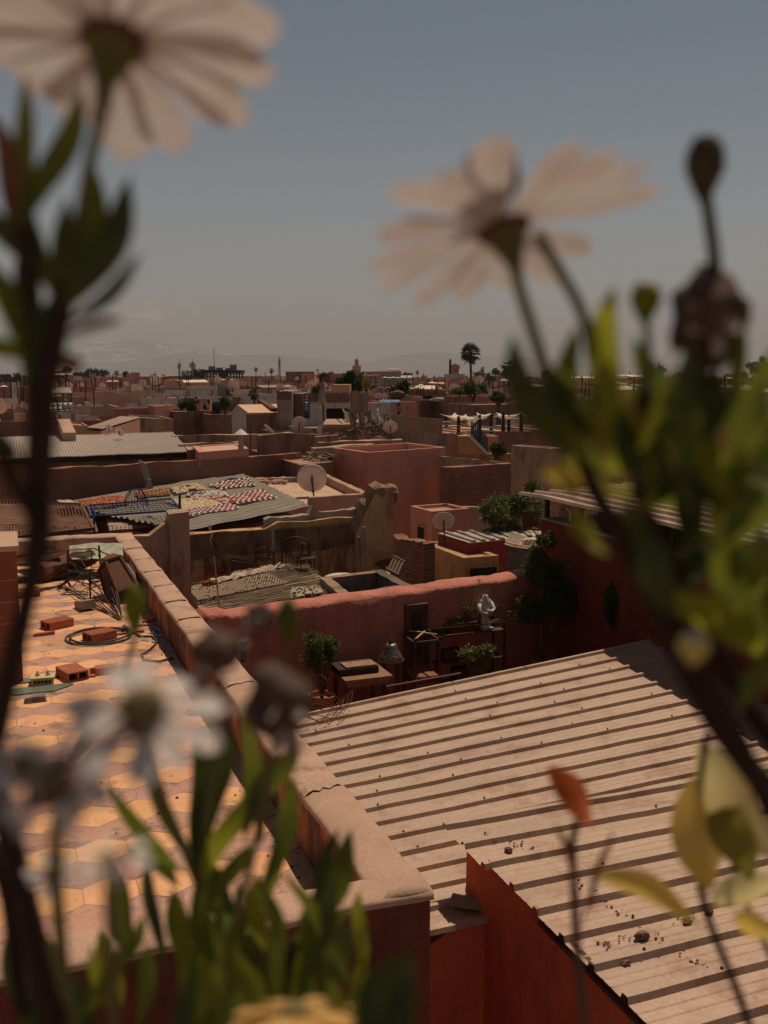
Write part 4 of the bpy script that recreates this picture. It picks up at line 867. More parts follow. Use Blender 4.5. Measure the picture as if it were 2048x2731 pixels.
textile('large plain cream textile in the middle of the drying roof',[(488,1358),(634,1340),(590,1326),(433,1332)],18,8,lambda i,j,r:None if r.random()<.04 else (0 if i<12 or r.random()<.6 else r.choice((1,2))),[RW[0],RW[4],RW[2]],.02)
textile('orange red textile at the left end of the drying roof',[(238,1357),(345,1343),(329,1320),(207,1336)],14,7,lambda i,j,r:0 if r.random()<.7 else r.choice((1,2)),[RW[5],RW[2],RW[7]])
textile('striped green orange and yellow textile left of the dotted cream one',[(371,1330),(456,1317),(450,1303),(359,1315)],9,8,lambda i,j,r:(j//1)%4,[RW[6],RW[5],RW[2],RW[7]])
textile('small faded textile at the far left corner of the drying roof',[(172,1350),(205,1348),(190,1336),(150,1338)],6,4,lambda i,j,r:r.choice((0,1)),[RW[0],RW[1]])
# blue iron window guard lying flat
GZ=-3.28; P=[az(243,1377,GZ),az(485,1360,GZ),az(456,1330,GZ),az(234,1348,GZ)]
t=thing('window_guard','blue iron window guard with a domed basket lying flat beyond the parapet','window guard',tuple(P[0]))
for i in range(4): b=MB(); b.bar(P[i],P[(i+1)%4],.045,.045); b.build('frame',PL['blue'],t)
for i in range(1,20): b=MB(); b.bar(bil(P,i/20,0),bil(P,i/20,1),.016); b.build('bar',PL['blue'],t)
for i in range(1,6): b=MB(); b.bar(bil(P,0,i/6),bil(P,1,i/6),.016); b.build('cross_bar',PL['blue'],t)
c=bil(P,.53,.55)
for k in range(12):
    b=MB(); a=math.pi*k/6; b.tube([c+Vector((.30*math.cos(a)*math.cos(e),.30*math.sin(a)*math.cos(e),.46*math.sin(e))) for e in (0,.35,.7,1.05,1.35)],.010,5); b.build('dome_bar',PL['blue'],t)
for x,y,hh in ((250,1380,.9),(484,1362,.75)):
    b=MB(); q=az(x,y,GZ); b.bar(q,q-Vector((0,0,hh)),.05); b.build('post',PL['blue'],t)
pole('post','short dark iron post standing at the right corner of the blue guard',479,1363,479,1318,19.5,.03,PL['iron'],'post')
# yellow wall and what hangs by it
yw=mat('sooty_ochre_wall',(.60,.37,.16),c2=(.46,.26,.11),sc=1.1,amt=.9,c3=(.09,.055,.035),sc3=.9,t3=.57,bump=.2)
ow=W2('ochre_wall','long sooty ochre wall under the drying roof with metal scrap along it',470,1428,962,1392,20.6,.3,-8,yw,seg=.3,jit=.03,top=lambda u:.0 if u<.47 else .12+.05*noise.noise(Vector((u*30,2,0))))
a=ap(470,1428,20.56); c=ap(962,1392,20.56); b=MB(); n=60
for i in range(n+1):
    u=i/n; q=a.lerp(c,u); bt_=q.z-.52-.10*noise.noise(Vector((u*6,3,0)))-.05*noise.noise(Vector((u*21,3,0)))
    for z,dy in ((q.z-.03,0),(q.z-.25,-.012*(1+noise.noise(Vector((u*15,1,1))))),(bt_,-.01),(bt_-.01,.05)): b.v.append(Vector((q.x,q.y+dy-.02,z)))
b.f=[(i*4+j,i*4+j+1,(i+1)*4+j+1,(i+1)*4+j) for i in range(n) for j in range(3)]; b.m=[0]*len(b.f)
b.build('cement_band',mat('sooty_cement',(.24,.145,.09),c2=(.14,.085,.06),sc=1.6,amt=1,c3=(.06,.04,.03),t3=.55,sc3=1.5,bump=.4,bs=16),ow)
W2('broken_parapet','low broken cement parapet above the right half of the ochre wall',706,1386,975,1352,20.75,.2,-4.6,PL['grey'],seg=.12,jit=.03,top=lambda u:.05*noise.noise(Vector((u*9,5,0)))+(.16 if .44<u<.52 else 0))
b=MB(); pts=[(952,1420),(968,1385),(985,1348),(1003,1312),(1028,1302),(1046,1308),(1051,1330),(1049,1520),(955,1530)]
f_=[ap(x,y,20.2) for x,y in pts]; k_=[v+Vector((.1,.55,0)) for v in f_]; n=len(pts); b.add(f_+k_,[tuple(reversed(range(n))),tuple(range(n,2*n))]+[(i,(i+1)%n,n+(i+1)%n,n+i) for i in range(n)])
o=b.build('crumbling_wall_end',mat('crumbled_ochre',(.58,.37,.17),c2=(.42,.26,.13),sc=1.8,amt=.9,c3=(.15,.10,.07),t3=.6,bump=.5,bs=14)); tag(o,'tall crumbling ochre wall end that rises in a rounded point','wall')
b=MB()
cp_=[f_[0].lerp(f_[1],u/4) for u in range(4)]+[f_[1].lerp(f_[2],u/4) for u in range(4)]+[f_[2].lerp(f_[3],u/5) for u in range(5)]+[f_[3].lerp(f_[4],u/3) for u in range(3)]+[f_[4].lerp(f_[5],u/3) for u in range(3)]+[f_[5],f_[5]+Vector((.05,.1,-.12))]
b.tube([q+Vector((.03,.27,-.05+.05*noise.noise(q*4))) for q in cp_],[.10+.012*i if i<8 else .19+.03*math.sin(i) for i in range(len(cp_))],14)
for i,v in enumerate(b.v): b.v[i]=v+Vector((0,(v.y-cp_[0].y-.27)*.4,0))+noise.noise_vector(v*4)*.07+noise.noise_vector(v*11)*.035
b.build('rubble_cap',mat('mud_rubble',(.30,.19,.12),c2=(.16,.10,.07),sc=6,bump=.6,bs=20),o)
for x0,y0,y1,lb in ((560,1400,1530,'grey drain pipe down the ochre wall near the pillar'),(727,1400,1490,'grey standpipe in front of the ochre wall left of the iron bedhead'),(970,1405,1520,'thin dark pipe beside the crumbling wall end'),(957,1432,1520,'rusty conduit left of the crumbling wall end')): pole('pipe',lb,x0,y0,x0+3,y1,21.0 if x0<700 else 20.8,.035,PL['grey'],'pipe')
a=ad(566,1425,17.6); c=ad(586,1632,16.4); b=MB(); b.tube([a,ad(560,1440,17.4),ad(570,1480,17.2),c],.012,6)
for k in range(7): b.tube([ad(566+3*math.sin(k*2),1440+k*6,17.3),ad(574+6*math.sin(k*1.3),1437+k*6,17.3)],.012,5)
tag(b.build('antenna_pole',PL['rust']),'thin rusty aerial pole with hooks rising over the reed roof','antenna')
def scroll(lb,cx,cy,D,w,h,seed,name='iron_bedhead'):
    c=ad(cx,cy,D); k=D*1.02/FPX; t=thing(name,lb,'iron frame',tuple(c-Vector((0,0,h*k/2))),0,'wrought iron leaning on the ochre wall'); rng=random.Random(seed)
    def P_(x,y): return c+RT*(x*k)+Vector((0,0,y*k))
    b=MB(); b.tube([P_(-w/2,-h/2),P_(-w/2,h*.2)]+[P_(w/2*math.cos(a),h*.2+h*.3*math.sin(a)) for a in [math.pi*(1-i/10) for i in range(11)]]+[P_(w/2,-h/2)],.02,5); b.build('frame',PL['iron'],t)
    for s_ in(-1,1):
        for (ox,oy,r_,tt_) in ((.22,.1,.2,1),(.12,-.18,.14,-1),(.33,-.2,.1,1)):
            b=MB(); b.tube([P_(s_*(ox*w+r_*w*(1-i/26)*math.cos(i*.42)),oy*h+tt_*r_*h*(1-i/26)*math.sin(i*.42)) for i in range(22)],.012,4); b.build('scroll',PL['iron'],t)
    for s_ in(-1,1): b=MB(); b.tube([P_(0,-.45*h),P_(s_*.2*w,-.1*h),P_(s_*.26*w,.2*h),P_(s_*.08*w,.33*h),P_(0,.2*h)],.014,5); b.build('heart_bar',PL['iron'],t)
    return t
scroll('large wrought iron bedhead with scrolls in front of the ochre wall',788,1468,20.6,72,72,1)
scroll('smaller low iron frame with curls left of the large bedhead',706,1482,20.6,48,42,2)
t=thing('iron_table','spindly iron table right of the large bedhead','table',tuple(ad(820,1520,20.4)),0)
a=ad(802,1490,20.4);c=ad(838,1488,20.4)
for q,r_ in ((a,c),): b=MB(); b.bar(q,r_,.3,.02); b.build('table_top',PL['iron'],t)
for q in (a,c,a+Vector((0,.25,0)),c+Vector((0,.25,0))): b=MB(); b.bar(q,q-Vector((0,0,.45)),.02); b.build('leg',PL['iron'],t)
b=MB(); q=ad(580,1530,20.6); b.lathe([(.15,0),(.24,.10),(.22,.10),(.14,.01),(0,.01)],q,n=20,M=Matrix.Rotation(R(-15),3,'X')); tag(b.build('basin',mat('purple_plastic',(.20,.03,.09),rough=.4)),'purple plastic basin tilted at the foot of the grey drain pipe','basin')
b=MB(); q=ad(650,1515,20.6); b.prism([(q.x-.25,q.y),(q.x+.3,q.y),(q.x+.25,q.y+.3),(q.x-.2,q.y+.3)],q.z-.1,[q.z+.18,q.z+.06,q.z+.06,q.z+.18]); tag(b.build('dark_box',PL['wood']),'small dark wooden box on the ground by the ochre wall','box')
# flat dusty roof with the big dish
A=az(700,1346,-3.9)
H('flat_roof_house','low pink house with a bare dusty roof terrace carrying the largest dish',-3.72,(982,1352),(0,0) if 0 else az(983,1352,-3.72)[0:2] and (985,1351.5),(870,1290),-8,PL['pink'],.3) if 0 else None
Q=[az(690,1358,-3.95),az(985,1340,-3.95),az(868,1283,-3.95),az(640,1290,-3.95)]
t=thing('dusty_roof_house','low pink house with a bare dusty roof terrace carrying the largest dish','house',(9,28,-8))
b=MB(); b.prism([(p.x,p.y) for p in Q],-8,-3.96); b.build('wall',PL['pink'],t)
b=MB(); b.prism([(p.x,p.y) for p in Q],-3.958,-3.94); b.build('roof',mat('sandy_screed',(.55,.38,.27),c2=(.44,.30,.21),sc=.8,bump=.3,bs=20,c3=(.3,.2,.14)),t)
for (i,j,hh) in ((0,1,.28),(1,2,.3),(2,3,.2)):
    b=MB(); a=Q[i];c=Q[j]; 
    if i==0: a=a.lerp(c,.45)
    wallrun(b,(a.x,a.y),(c.x,c.y),.22,-3.96,-3.96+hh,seg=.25,jit=.02,seed=i); b.build('parapet',PL['tan'],t)
dish('largest dusty dish standing on the bare dusty roof terrace',837,1324,832,1278,39,32.2,el=18,yaw=-4)
b=MB(); rng=random.Random(2)
for i in range(60):
    q=az(rng.uniform(655,760),rng.uniform(1276,1286),-3.85); b.blob(q,rng.uniform(.04,.13),1,.5,(1.6,1,.7),seed=i)
tag(b.build('rubble_heap',PL['tan']),'strip of rubble and crumpled sacking along the top of the drying roof','rubble',kind='stuff')
# reed roof, open skylight
RZ=-4.08; P=[az(545,1640,RZ),az(920,1577,RZ),az(806,1500,RZ+.05),az(493,1562,RZ)]
t=thing('reed_shelter','shelter roofed with weathered grey reed matting behind the pink wall','shelter',tuple(P[0]-Vector((0,0,2))))
reed=mat('weathered_reed',(.30,.215,.15),c2=(.19,.13,.09),sc=9,bump=.3,bs=60); rng=random.Random(4)
b=MB(); b.add([p-Vector((0,0,.03)) for p in P],[(0,1,2,3)])
for i in range(230):
    v=rng.random(); u0=rng.uniform(-.02,.3) if rng.random()<.5 else rng.uniform(0,.7); u1=min(1.01,u0+rng.uniform(.3,.7)); 
    b.bar(bil(P,u0,v)+Vector((0,0,rng.uniform(0,.035))),bil(P,u1,min(1,max(0,v+rng.uniform(-.02,.02))))+Vector((0,0,rng.uniform(0,.035))),.014,.010)
b.build('reed_mat',reed,t)
def weave(Q,nu,nv,drop):
    b=MB(); 
    for i in range(nu):
        for j in range(nv):
            if rng.random()<drop: continue
            o=(i+j)%2; a=bil(Q,(i+.04)/nu,(j+.5)/nv); c=bil(Q,(i+.98)/nu,(j+.5)/nv); wv=(bil(Q,0,1/nv)-bil(Q,0,0)).length*.8
            b.bar(a+Vector((0,0,.012*o)),c+Vector((0,0,.012*(1-o))),wv,.006)
    return b
up=Vector((0,0,.06)); lr=mat('pale_reed',(.40,.29,.20),c2=(.27,.19,.13),sc=14,bump=.3)
weave([az(528,1610,RZ)+up,az(770,1562,RZ)+up,az(700,1530,RZ)+up,az(497,1575,RZ)+up],60,22,.10).build('woven_mat',lr,t)
weave([az(640,1545,RZ)+up*1.3,az(790,1530,RZ)+up*1.3,az(768,1506,RZ)+up*1.3,az(620,1535,RZ)+up*1.3],34,12,.15).build('woven_mat',lr,t)
weave([az(775,1604,RZ)+up,az(862,1588,RZ)+up,az(850,1570,RZ)+up,az(775,1576,RZ)+up],22,10,.35).build('woven_mat',mat('white_reed',(.5,.4,.3)),t)
for u,v in ((0,0),(1,0),(1,1),(0,1)): b=MB(); q=bil(P,u,v); b.bar(q,q-Vector((0,0,2.2)),.07); b.build('post',PL['wood'],t)
b=MB(); rng=random.Random(6); n=26
for i in range(n+1):
    u=i/n; q=az(560+(755-560)*u,1553+(1508-1553)*u,RZ+.1)
    for j in range(5): b.v.append(q+Vector((.0,(j-2)*.07*(1+.5*noise.noise(Vector((u*9,j,0)))),.06*math.cos((j-2)*.8)+.07*noise.noise(Vector((u*14,j*.6,3))))))
b.f=[(i*5+j,(i+1)*5+j,(i+1)*5+j+1,i*5+j+1) for i in range(n) for j in range(4)]; b.m=[0]*len(b.f); o=b.build('cloth_strip',mat('sacking',(.52,.40,.30),c2=(.36,.26,.19),sc=6)); o.modifiers.new('s','SOLIDIFY').thickness=.01; tag(o,'long twisted strip of cream cloth along the far edge of the reed roof','cloth')
b=MB(); q=az(545,1556,RZ+.12); 
for i in range(5): b.blob(q+Vector((i*.06,.02*i,0)),.05,1,.4,seed=i)
tag(b.build('red_rag',mat('red_rag',(.30,.05,.04))),'small crumpled red rag at the left end of the cloth strip','rag')
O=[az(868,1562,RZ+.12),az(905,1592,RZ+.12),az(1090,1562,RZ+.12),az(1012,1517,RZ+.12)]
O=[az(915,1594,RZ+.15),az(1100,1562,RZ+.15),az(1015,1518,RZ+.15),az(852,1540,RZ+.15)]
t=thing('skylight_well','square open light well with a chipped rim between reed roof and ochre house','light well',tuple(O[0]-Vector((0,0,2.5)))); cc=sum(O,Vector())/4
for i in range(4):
    b=MB(); a=O[i];c=O[(i+1)%4]; wallrun(b,(a.x,a.y),(c.x,c.y),.2,-8,RZ+.15,seg=.15,jit=.018,seed=40+i,nz_=10); b.build('rim',(mat('well_wall_shade_tone',(.17,.13,.10),c2=(.08,.06,.05),sc=1.4,amt=1),mat('well_rim_shade_tone',(.36,.24,.165),c2=(.22,.15,.11),sc=2,c3=(.1,.07,.05),t3=.55))[0 if i in(0,1) else 1],t)  # dark base colours and blotches paint in the shade inside the well
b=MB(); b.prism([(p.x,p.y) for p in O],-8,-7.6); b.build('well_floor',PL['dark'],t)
b=MB(); b.lathe([(.36,0),(.37,.02),(.30,.05),(0,.055)],az(912,1541,RZ-.1),n=24); tag(b.build('round_lid',PL['cloth']),'flat round whitish lid lying behind the light well','lid')
b=MB(); Q=[az(480,1660,-5.6),az(1260,1560,-5.6),az(1060,1460,-5.6),az(480,1520,-5.6)]; b.prism([(p.x,p.y) for p in Q],-9,-5.6); tag(b.build('courtyard_floor',PL['earth']),kind='structure')
# slatted bench, ochre box house and neighbours
a=ad(1005,1490,21.5); t=thing('slatted_bench','dark slatted wooden bench tipped against the brick wall','bench',tuple(a-Vector((0,0,.3))))
P=[ad(1002,1505,21.5),ad(1062,1535,21.0),ad(1080,1498,21.6),ad(1015,1465,22)]
for i in range(8): b=MB(); b.bar(bil(P,(i+.5)/8,0),bil(P,(i+.5)/8,1),.05,.02); b.build('slat',PL['wood'],t)
for v in (0.03,.97): b=MB(); b.bar(bil(P,0,v),bil(P,1,v),.06,.05); b.build('rail',PL['wood'],t)
W2('rubble_brick_wall','broken brick wall with a mortar capped top left of the ochre box house',1040,1428,1130,1452,22.6,.35,-8,PL['brick'],seg=.1,jit=.05,top=lambda u:.10*noise.noise(Vector((u*5,3,0)))+.05*noise.noise(Vector((u*23,3,0))),dx=-1.3)
H('ochre_house','small ochre house with a flat mud roof and a white dish',-4.6,(1236,1488),(1330,1482),(1125,1446),-9,PL['yellow'],.06,[('f',.55,.28,.75,.55)],roofm=mat('mud_roof',(.50,.34,.22),c2=(.36,.24,.15),sc=1.5,bump=.4,bs=14))
dish('white dish on a short mast on the flat mud roof of the ochre house',1187,1452,1183,1393,29,24.2,el=30,yaw=0)
H('small_pink_house','small square pink house with a barred dark window behind the white dish',-3.95,(1152,1364),(1252,1356),(1095,1349),-8,PL['pink'],.12,[('l',.55,.55,.42,.75)],rim=.1)
b=MB(); b.bar(ap(1196,1372,27),ap(1198,1460,27),.07); tag(b.build('drain_pipe',PL['pink']),'pink drain pipe on the front of the small pink house','pipe')
W2('cement_wall','low pale cement wall between the small pink house and the fig tree',1245,1352,1375,1346,30,.3,-8,PL['tan'],seg=.3,dx=.6,top=lambda u:-.12*u)
P=[az(1252,1450,-4.35),az(1450,1432,-4.35),az(1440,1413,-4.35),az(1168,1424,-4.35)]
t=thing('shed_with_pale_roof','low dark red shed with pale roof sheets and dark battens','shed',(14,27,-8))
Q=P; b=MB(); b.prism([(p.x,p.y) for p in (Q[0]+Vector((0,.1,0)),Q[1],Q[2],Q[3])],-8,-4.38); b.build('wall',mat('crimson_wall',(.28,.05,.045),c2=(.2,.04,.035),sc=2),t)
b=MB(); b.add([p+Vector((0,0,.03)) for p in Q],[(0,1,2,3)]); o=b.build('roof',mat('pale_sheet',(.55,.44,.36),c2=(.42,.33,.27),sc=1.5),t); o.modifiers.new('s','SOLIDIFY').thickness=.03
for i in range(8): b=MB(); b.bar(bil(Q,(i+.5)/8,0)+Vector((0,0,.055)),bil(Q,(i+.5)/8,1)+Vector((0,0,.055)),.12,.05); b.build('batten',PL['grey'],t)
t=thing('block_shed','small grey block shed with curled roof sheets beside the ficus','shed',tuple(ad(1385,1520,21)))
A=ad(1353,1452,21.5); B=ad(1425,1475,20.6); b=MB(); b.prism([(A.x,A.y),(B.x,B.y),(B.x+.9,B.y+1.6),(A.x+.9,A.y+1.6)],-8,[A.z,B.z,B.z,A.z]); b.build('wall',PL['block'],t)
metalroof('roof','',[ad(1345,1450,21.4),ad(1438,1472,20.4),ad(1445,1448,22),ad(1380,1436,23)],5,parent=t,h=.05,nu=5,jit=.05)
b=MB(); q=ad(1422,1447,21.4); b.blob(q,.2,3,.3,(1.5,1,.6),seed=3); tag(b.build('sack',PL['cloth']),'pale lumpy sack lying on the block shed roof','sack')
t=tree('fig_tree','bushy bright green fig tree growing between the rooftops','tree',ad(1360,1470,27.5),2.2,(.85,.68,.6),5200,.11,11,G2,clumps=16,tight=.42,trunk=.07,cz=.95)
tree('fig_tree','taller fig crown behind the rusty railing of the red building','tree',ad(1420,1470,29),2.9,(.5,.5,.6),2400,.11,12,G2,clumps=10,tight=.45,trunk=.06,cz=1.45)
t=thing('iron_railing','rusty iron railing balcony beside the corner of the red building','railing',tuple(ad(1420,1415,20.5)))
for i in range(9): b=MB(); x=1395+i*5.5; b.bar(ad(x,1412,20.5),ad(x,1362,20.5),.022); b.build('baluster',PL['rust'],t)
for y in (1365,1410,1338): b=MB(); b.bar(ad(1393,y,20.5),ad(1444,y+4,20.5),.035); b.build('rail',PL['rust'],t)
b=MB(); b.bar(ad(1398,1415,20.5),ad(1398,1362,20.5),.05); b.build('post',PL['rust'],t)
# pink cube and walls around it
H('pink_cube_house','large plain pink cube shaped house with a low parapet and a dish mast',-2.85,(980,1207),(1188,1193),(885,1193),-9,PL['pink'],.3,rim=.15)
W2('brick_yard_wall','dark old brick wall between the pink cube and the beige house',1188,1247,1368,1236,33,.4,-9,PL['brick'],seg=.3,jit=.03)
W2('upper_brick_wall','low earth coloured wall on top of the old brick wall',1188,1218,1368,1234,35,.4,-9,PL['tan'],seg=.3,jit=.03,dx=1)
W2('cream_parapet','long low cream parapet behind the old brick wall',1262,1212,1368,1210,39,.4,-9,PL['yellow'],seg=.5)
t=thing('ladder','narrow rusty ladder leaning on the old brick wall','ladder',tuple(ad(1208,1345,31)))
for x in (1198,1207): b=MB(); b.bar(ad(x+3,1345,31),ad(x,1262,31),.03); b.build('rail',PL['rust'],t)
for k in range(9): b=MB(); y=1270+k*8.5; b.bar(ad(1198+.3*k,y,31),ad(1207+.3*k,y,31),.02); b.build('rung',PL['rust'],t)
H('beige_house','plain beige house with a yellow topped parapet right of the old brick wall',-2.35,(1466,1196),(1500,1194),(1364,1188),-9,PL['tan'],.3)
H('brown_house','dark brown house half hidden behind the big leaves on the right',-2.45,(1555,1190),(1690,1182),(1500,1187),-9,PL['brown'],.3)
W2('brick_panel_wall','framed brick panel wall above the red building roof',1572,1250,1665,1275,22,.15,-3.2,PL['brick'],seg=.3,cat='wall')
H('mauve_house','plain mauve house behind the framed brick panel wall',-2.3,(1600,1196),(1780,1188),(1568,1190),-9,PL['pink'],.3)
# ---------- the quarter beyond ----------
W2('brown_boundary_wall','long brown boundary wall with a red brick top band crossing left of the pink cube',140,1252,806,1209,32.5,.35,-9,mat('boundary_render',(.30,.14,.095),c2=(.22,.10,.07),sc=.9,amt=.9,c3=(.30,.11,.06),t3=.62,sc3=.8),seg=.4,jit=.03,top=lambda u:.06*noise.noise(Vector((u*7,1,0))),dx=6)
b=MB(); q=ad(392,1292,32.6); b.obox(q+Vector((0,0,.25)),(.12,.02,-.05),(0,.02,.01),(-.12,0,.5)); b.obox(q+Vector((.05,-.1,.1)),(.06,0,0),(0,.06,0),(0,0,.08)); tag(b.build('leaning_slab',PL['grey']),'pale broken slab leaning against the long brown boundary wall','slab')
zf=-2.62
P=[az(-60,1230,-2.95),az(-60,1170,zf),az(462,1154,zf),az(510,1207,-2.95)]
t=thing('corrugated_hall','long low ochre hall under a finely corrugated pale roof at the left','hall',(2,38,-8))
b=MB(); b.prism([(p.x,p.y) for p in (P[0]+Vector((0,.3,0)),P[3]+Vector((-.2,.3,0)),P[2],P[1])],-8,[-3.0,-3.0,zf-.05,zf-.05]); b.build('wall',mat('hall_ochre',(.44,.26,.10),c2=(.34,.19,.08),sc=1.3,c3=(.2,.11,.06)),t)
metalroof('roof','',P,74,m=mat('fibre_cement',(.50,.43,.37),c2=(.40,.34,.29),sc=2,c3=(.26,.2,.16),t3=.68),parent=t,h=.06,nu=8,jit=.03,smooth=True)
b=MB(); b.bar(P[0]+Vector((0,.06,-.1)),P[3]+Vector((0,.06,-.1)),.08,.14); b.build('eave_board',PL['iron'],t)
for i in range(1,9): b=MB(); q=P[0].lerp(P[3],i/9); b.box(q.x-.12,q.x+.12,q.y+.2,q.y+.29,-4.2,-3.1); b.build('pilaster',PL['brown'],t)
H('pink_roof_box','low pink flat roofed box at the right end of the corrugated hall',-2.75,(530,1207),(663,1196),(514,1190),-8,PL['pink'],.05,rim=.3,roofm=mat('pink_screed',(.6,.36,.28),c2=(.5,.3,.22),sc=1))
H('pink_roof_box','tiny pink roofed lean-to wedged beside the corrugated hall eave',-2.8,(500,1200),(528,1197),(495,1190),-8,PL['pink'],.05,rim=.1)
t=thing('chimney_pipe','grey flue pipe with a conical cap left of the pink cube','chimney',tuple(ad(643,1205,36)))
b=MB(); b.tube([ad(643,1206,36),ad(642,1160,36)],.10,9); b.build('pipe',PL['grey'],t)
b=MB(); b.lathe([(.26,0),(.24,.02),(.03,.2),(0,.2)],ad(642,1159,36),n=14); b.build('cap',PL['dish'],t)
pole('aerial_mast','thin dark aerial rod right of the capped flue',668,1215,668,1132,34,.025,PL['rust'],'antenna')
W2('earth_wall','low earth wall with a sunlit edge behind the flue pipe',462,1162,700,1158,44,.5,-8,PL['tan'],seg=.6,jit=.04)
W2('earth_wall','weathered earth wall with a jagged end behind the brown boundary wall',690,1160,838,1154,40,.4,-8,PL['brown'],seg=.3,jit=.06,top=lambda u:-.25*max(0,u-.75)*4*.6)
W2('earth_wall','pale earth ledge just above the pink roofed boxes',478,1185,640,1178,40,.4,-8,PL['tan'],seg=.4,jit=.05)
H('brown_wall_block','big dark brown earth block with a raised left half left of the bamboo roofed house',-2.35,(462,1098),(560,1096),('d',6),-8,PL['brown'],.2)
H('brown_wall_block','long dark brown earth block under the sunlit gable roof',-2.48,(560,1106),(742,1100),('d',5),-8,PL['brown'],.2)
H('rose_house','rose plastered house with a small barred window left of the dark brown block',-2.2,(218,1092),(462,1087),(181,1090),-8,PL['pink'],.3,[('f',.62,.55,1.0,.6),('f',.27,1.3,.6,.5)])
H('rose_house','small raised rose plastered box on the end of the rose house',-1.95,(412,1083),(460,1080),('d',3),-4,PL['pink'],.1)
H('rose_wall_house','long plain rose house with wires on its roof at the left',-2.05,(186,1052),(430,1050),('d',7),-8,PL['pink'],.2)
P=[az(232,1141,-2.75),az(320,1112,-2.3),az(372,1112,-2.3),az(330,1141,-2.75)]
P=[ad(231,1142,45),ad(270,1145,45),ad(372,1114,54),ad(321,1112,54)]
t=thing('lean_to_shed','shed with a slanting pale corrugated roof left of the brown earth block','shed',tuple(P[0]-Vector((0,0,3))))
metalroof('roof','',[P[0],P[3],P[2],P[1]],16,parent=t,h=.05,nu=5,smooth=True)
b=MB(); b.prism([(p.x,p.y) for p in (P[0],P[1],P[2],P[3])],-8,[p.z-.1 for p in (P[0],P[1],P[2],P[3])]); b.build('wall',PL['pink'],t)
H('tan_house','stained tan house with a low red band right of the slanting shed roof',-2.45,(368,1114),(462,1118),('d',5),-8,PL['tan'],.15)
H('tan_house','small tan box house left of the slanting shed roof',-2.6,(186,1133),(235,1136),('d',4),-8,PL['tan'],.1)
b=MB(); a=ad(170,1128,44);c=ad(186,1165,41); b.bar(a,c,.5,.35); tag(b.build('stair_parapet',PL['conc']),'pale sloping stair parapet above the corrugated hall roof','parapet')
P=[ad(128,1096,60),ad(202,1093,60),ad(194,1073,68),ad(128,1074,68)]
t=thing('panel_roof','pale glazed roof of square panels at the left above the corrugated hall','roof',tuple(P[0]))
b=MB(); b.add(P,[(0,1,2,3)]); o=b.build('panel',mat('milky_panel',(.42,.44,.38),c2=(.22,.24,.23),sc=.8),t); o.modifiers.new('s','SOLIDIFY').thickness=.05
for i in range(6): b=MB(); b.bar(bil(P,i/5,0)+Vector((0,0,.05)),bil(P,i/5,1)+Vector((0,0,.05)),.07); b.build('bar',PL['iron'],t)
for i in range(3): b=MB(); b.bar(bil(P,0,i/2)+Vector((0,0,.06)),bil(P,1,i/2)+Vector((0,0,.06)),.07); b.build('bar',PL['iron'],t)
H('tin_clad_house','house clad in pale grey green tin sheets with a dish on its front',-1.45,(430,1033),(500,1033),('d',6),-8,mat('tin_cladding',(.34,.35,.30),c2=(.24,.25,.22),sc=.8,c3=(.2,.15,.12)),.1)
# open concrete frame beside it
t=thing('concrete_frame','unfinished concrete frame of slender columns right of the tin clad house','building',tuple(ad(540,1100,82)))
for x in (500,512,534,556,574): b=MB(); b.bar(ad(x,1086,82),ad(x,1036,82),.32); b.build('column',PL['white'],t)
for y in (1035,1060): b=MB(); b.bar(ad(497,y,82),ad(577,y,82),.35,.3); b.build('beam',PL['white'],t)
H('dark_net_house','narrow house draped in dark netting right of the concrete frame',-1.2,(578,1030),(622,1028),('d',4),-8,mat('dark_net',(.07,.065,.06),c2=(.14,.09,.07),sc=.7),.1)
H('pink_tower_house','small pink box house beside the dark netting',-1.2,(614,1029),(628,1027),('d',4),-8,PL['pink'],.1,[('f',.5,1,.5,.9)])
W2('white_beam_wall','long thin white beam across the garden behind the arch',478,1060,620,1058,74,.3,-2.0,PL['white'],seg=2)
t=thing('garden_arch','small pink garden gate with a round arch and lamps','gate',tuple(ad(542,1096,66)))
a=ad(524,1063,66); c=ad(561,1063,66); w=(c-a).length; k=66/FPX; d=(c-a).normalized(); n_=Vector((d.y,-d.x,0))
bt=ad(542,1097,66).z; cx=a.lerp(c,.5); rr_=.26
pts=[(-.5,0),(-.5,1),(.5,1),(.5,0),(rr_,0),(rr_,.55)]+[(rr_*math.cos(math.pi*i/12),.55+.27*math.sin(math.pi*i/12)) for i in range(1,12)]+[(-rr_,.55),(-rr_,0)]
hh=a.z-bt; F=[cx+d*(x*w)+Vector((0,0,bt-cx.z+y*hh)) for x,y in pts]; K_=[v-n_*.4 for v in F]; n=len(F)
b=MB(); b.add(F+K_,[tuple(range(n)),tuple(reversed(range(n,2*n)))]+[(i,n+i,n+(i+1)%n,(i+1)%n) for i in range(n)]); b.build('arch',PL['pink'],t)
for x in (-.38,.38): b=MB(); q=cx+d*(x*w)+n_*.05+Vector((0,0,bt-cx.z+.75*hh)); b.bar(q-Vector((0,0,.12)),q+Vector((0,0,.12)),.12); b.build('lamp',PL['iron'],t)
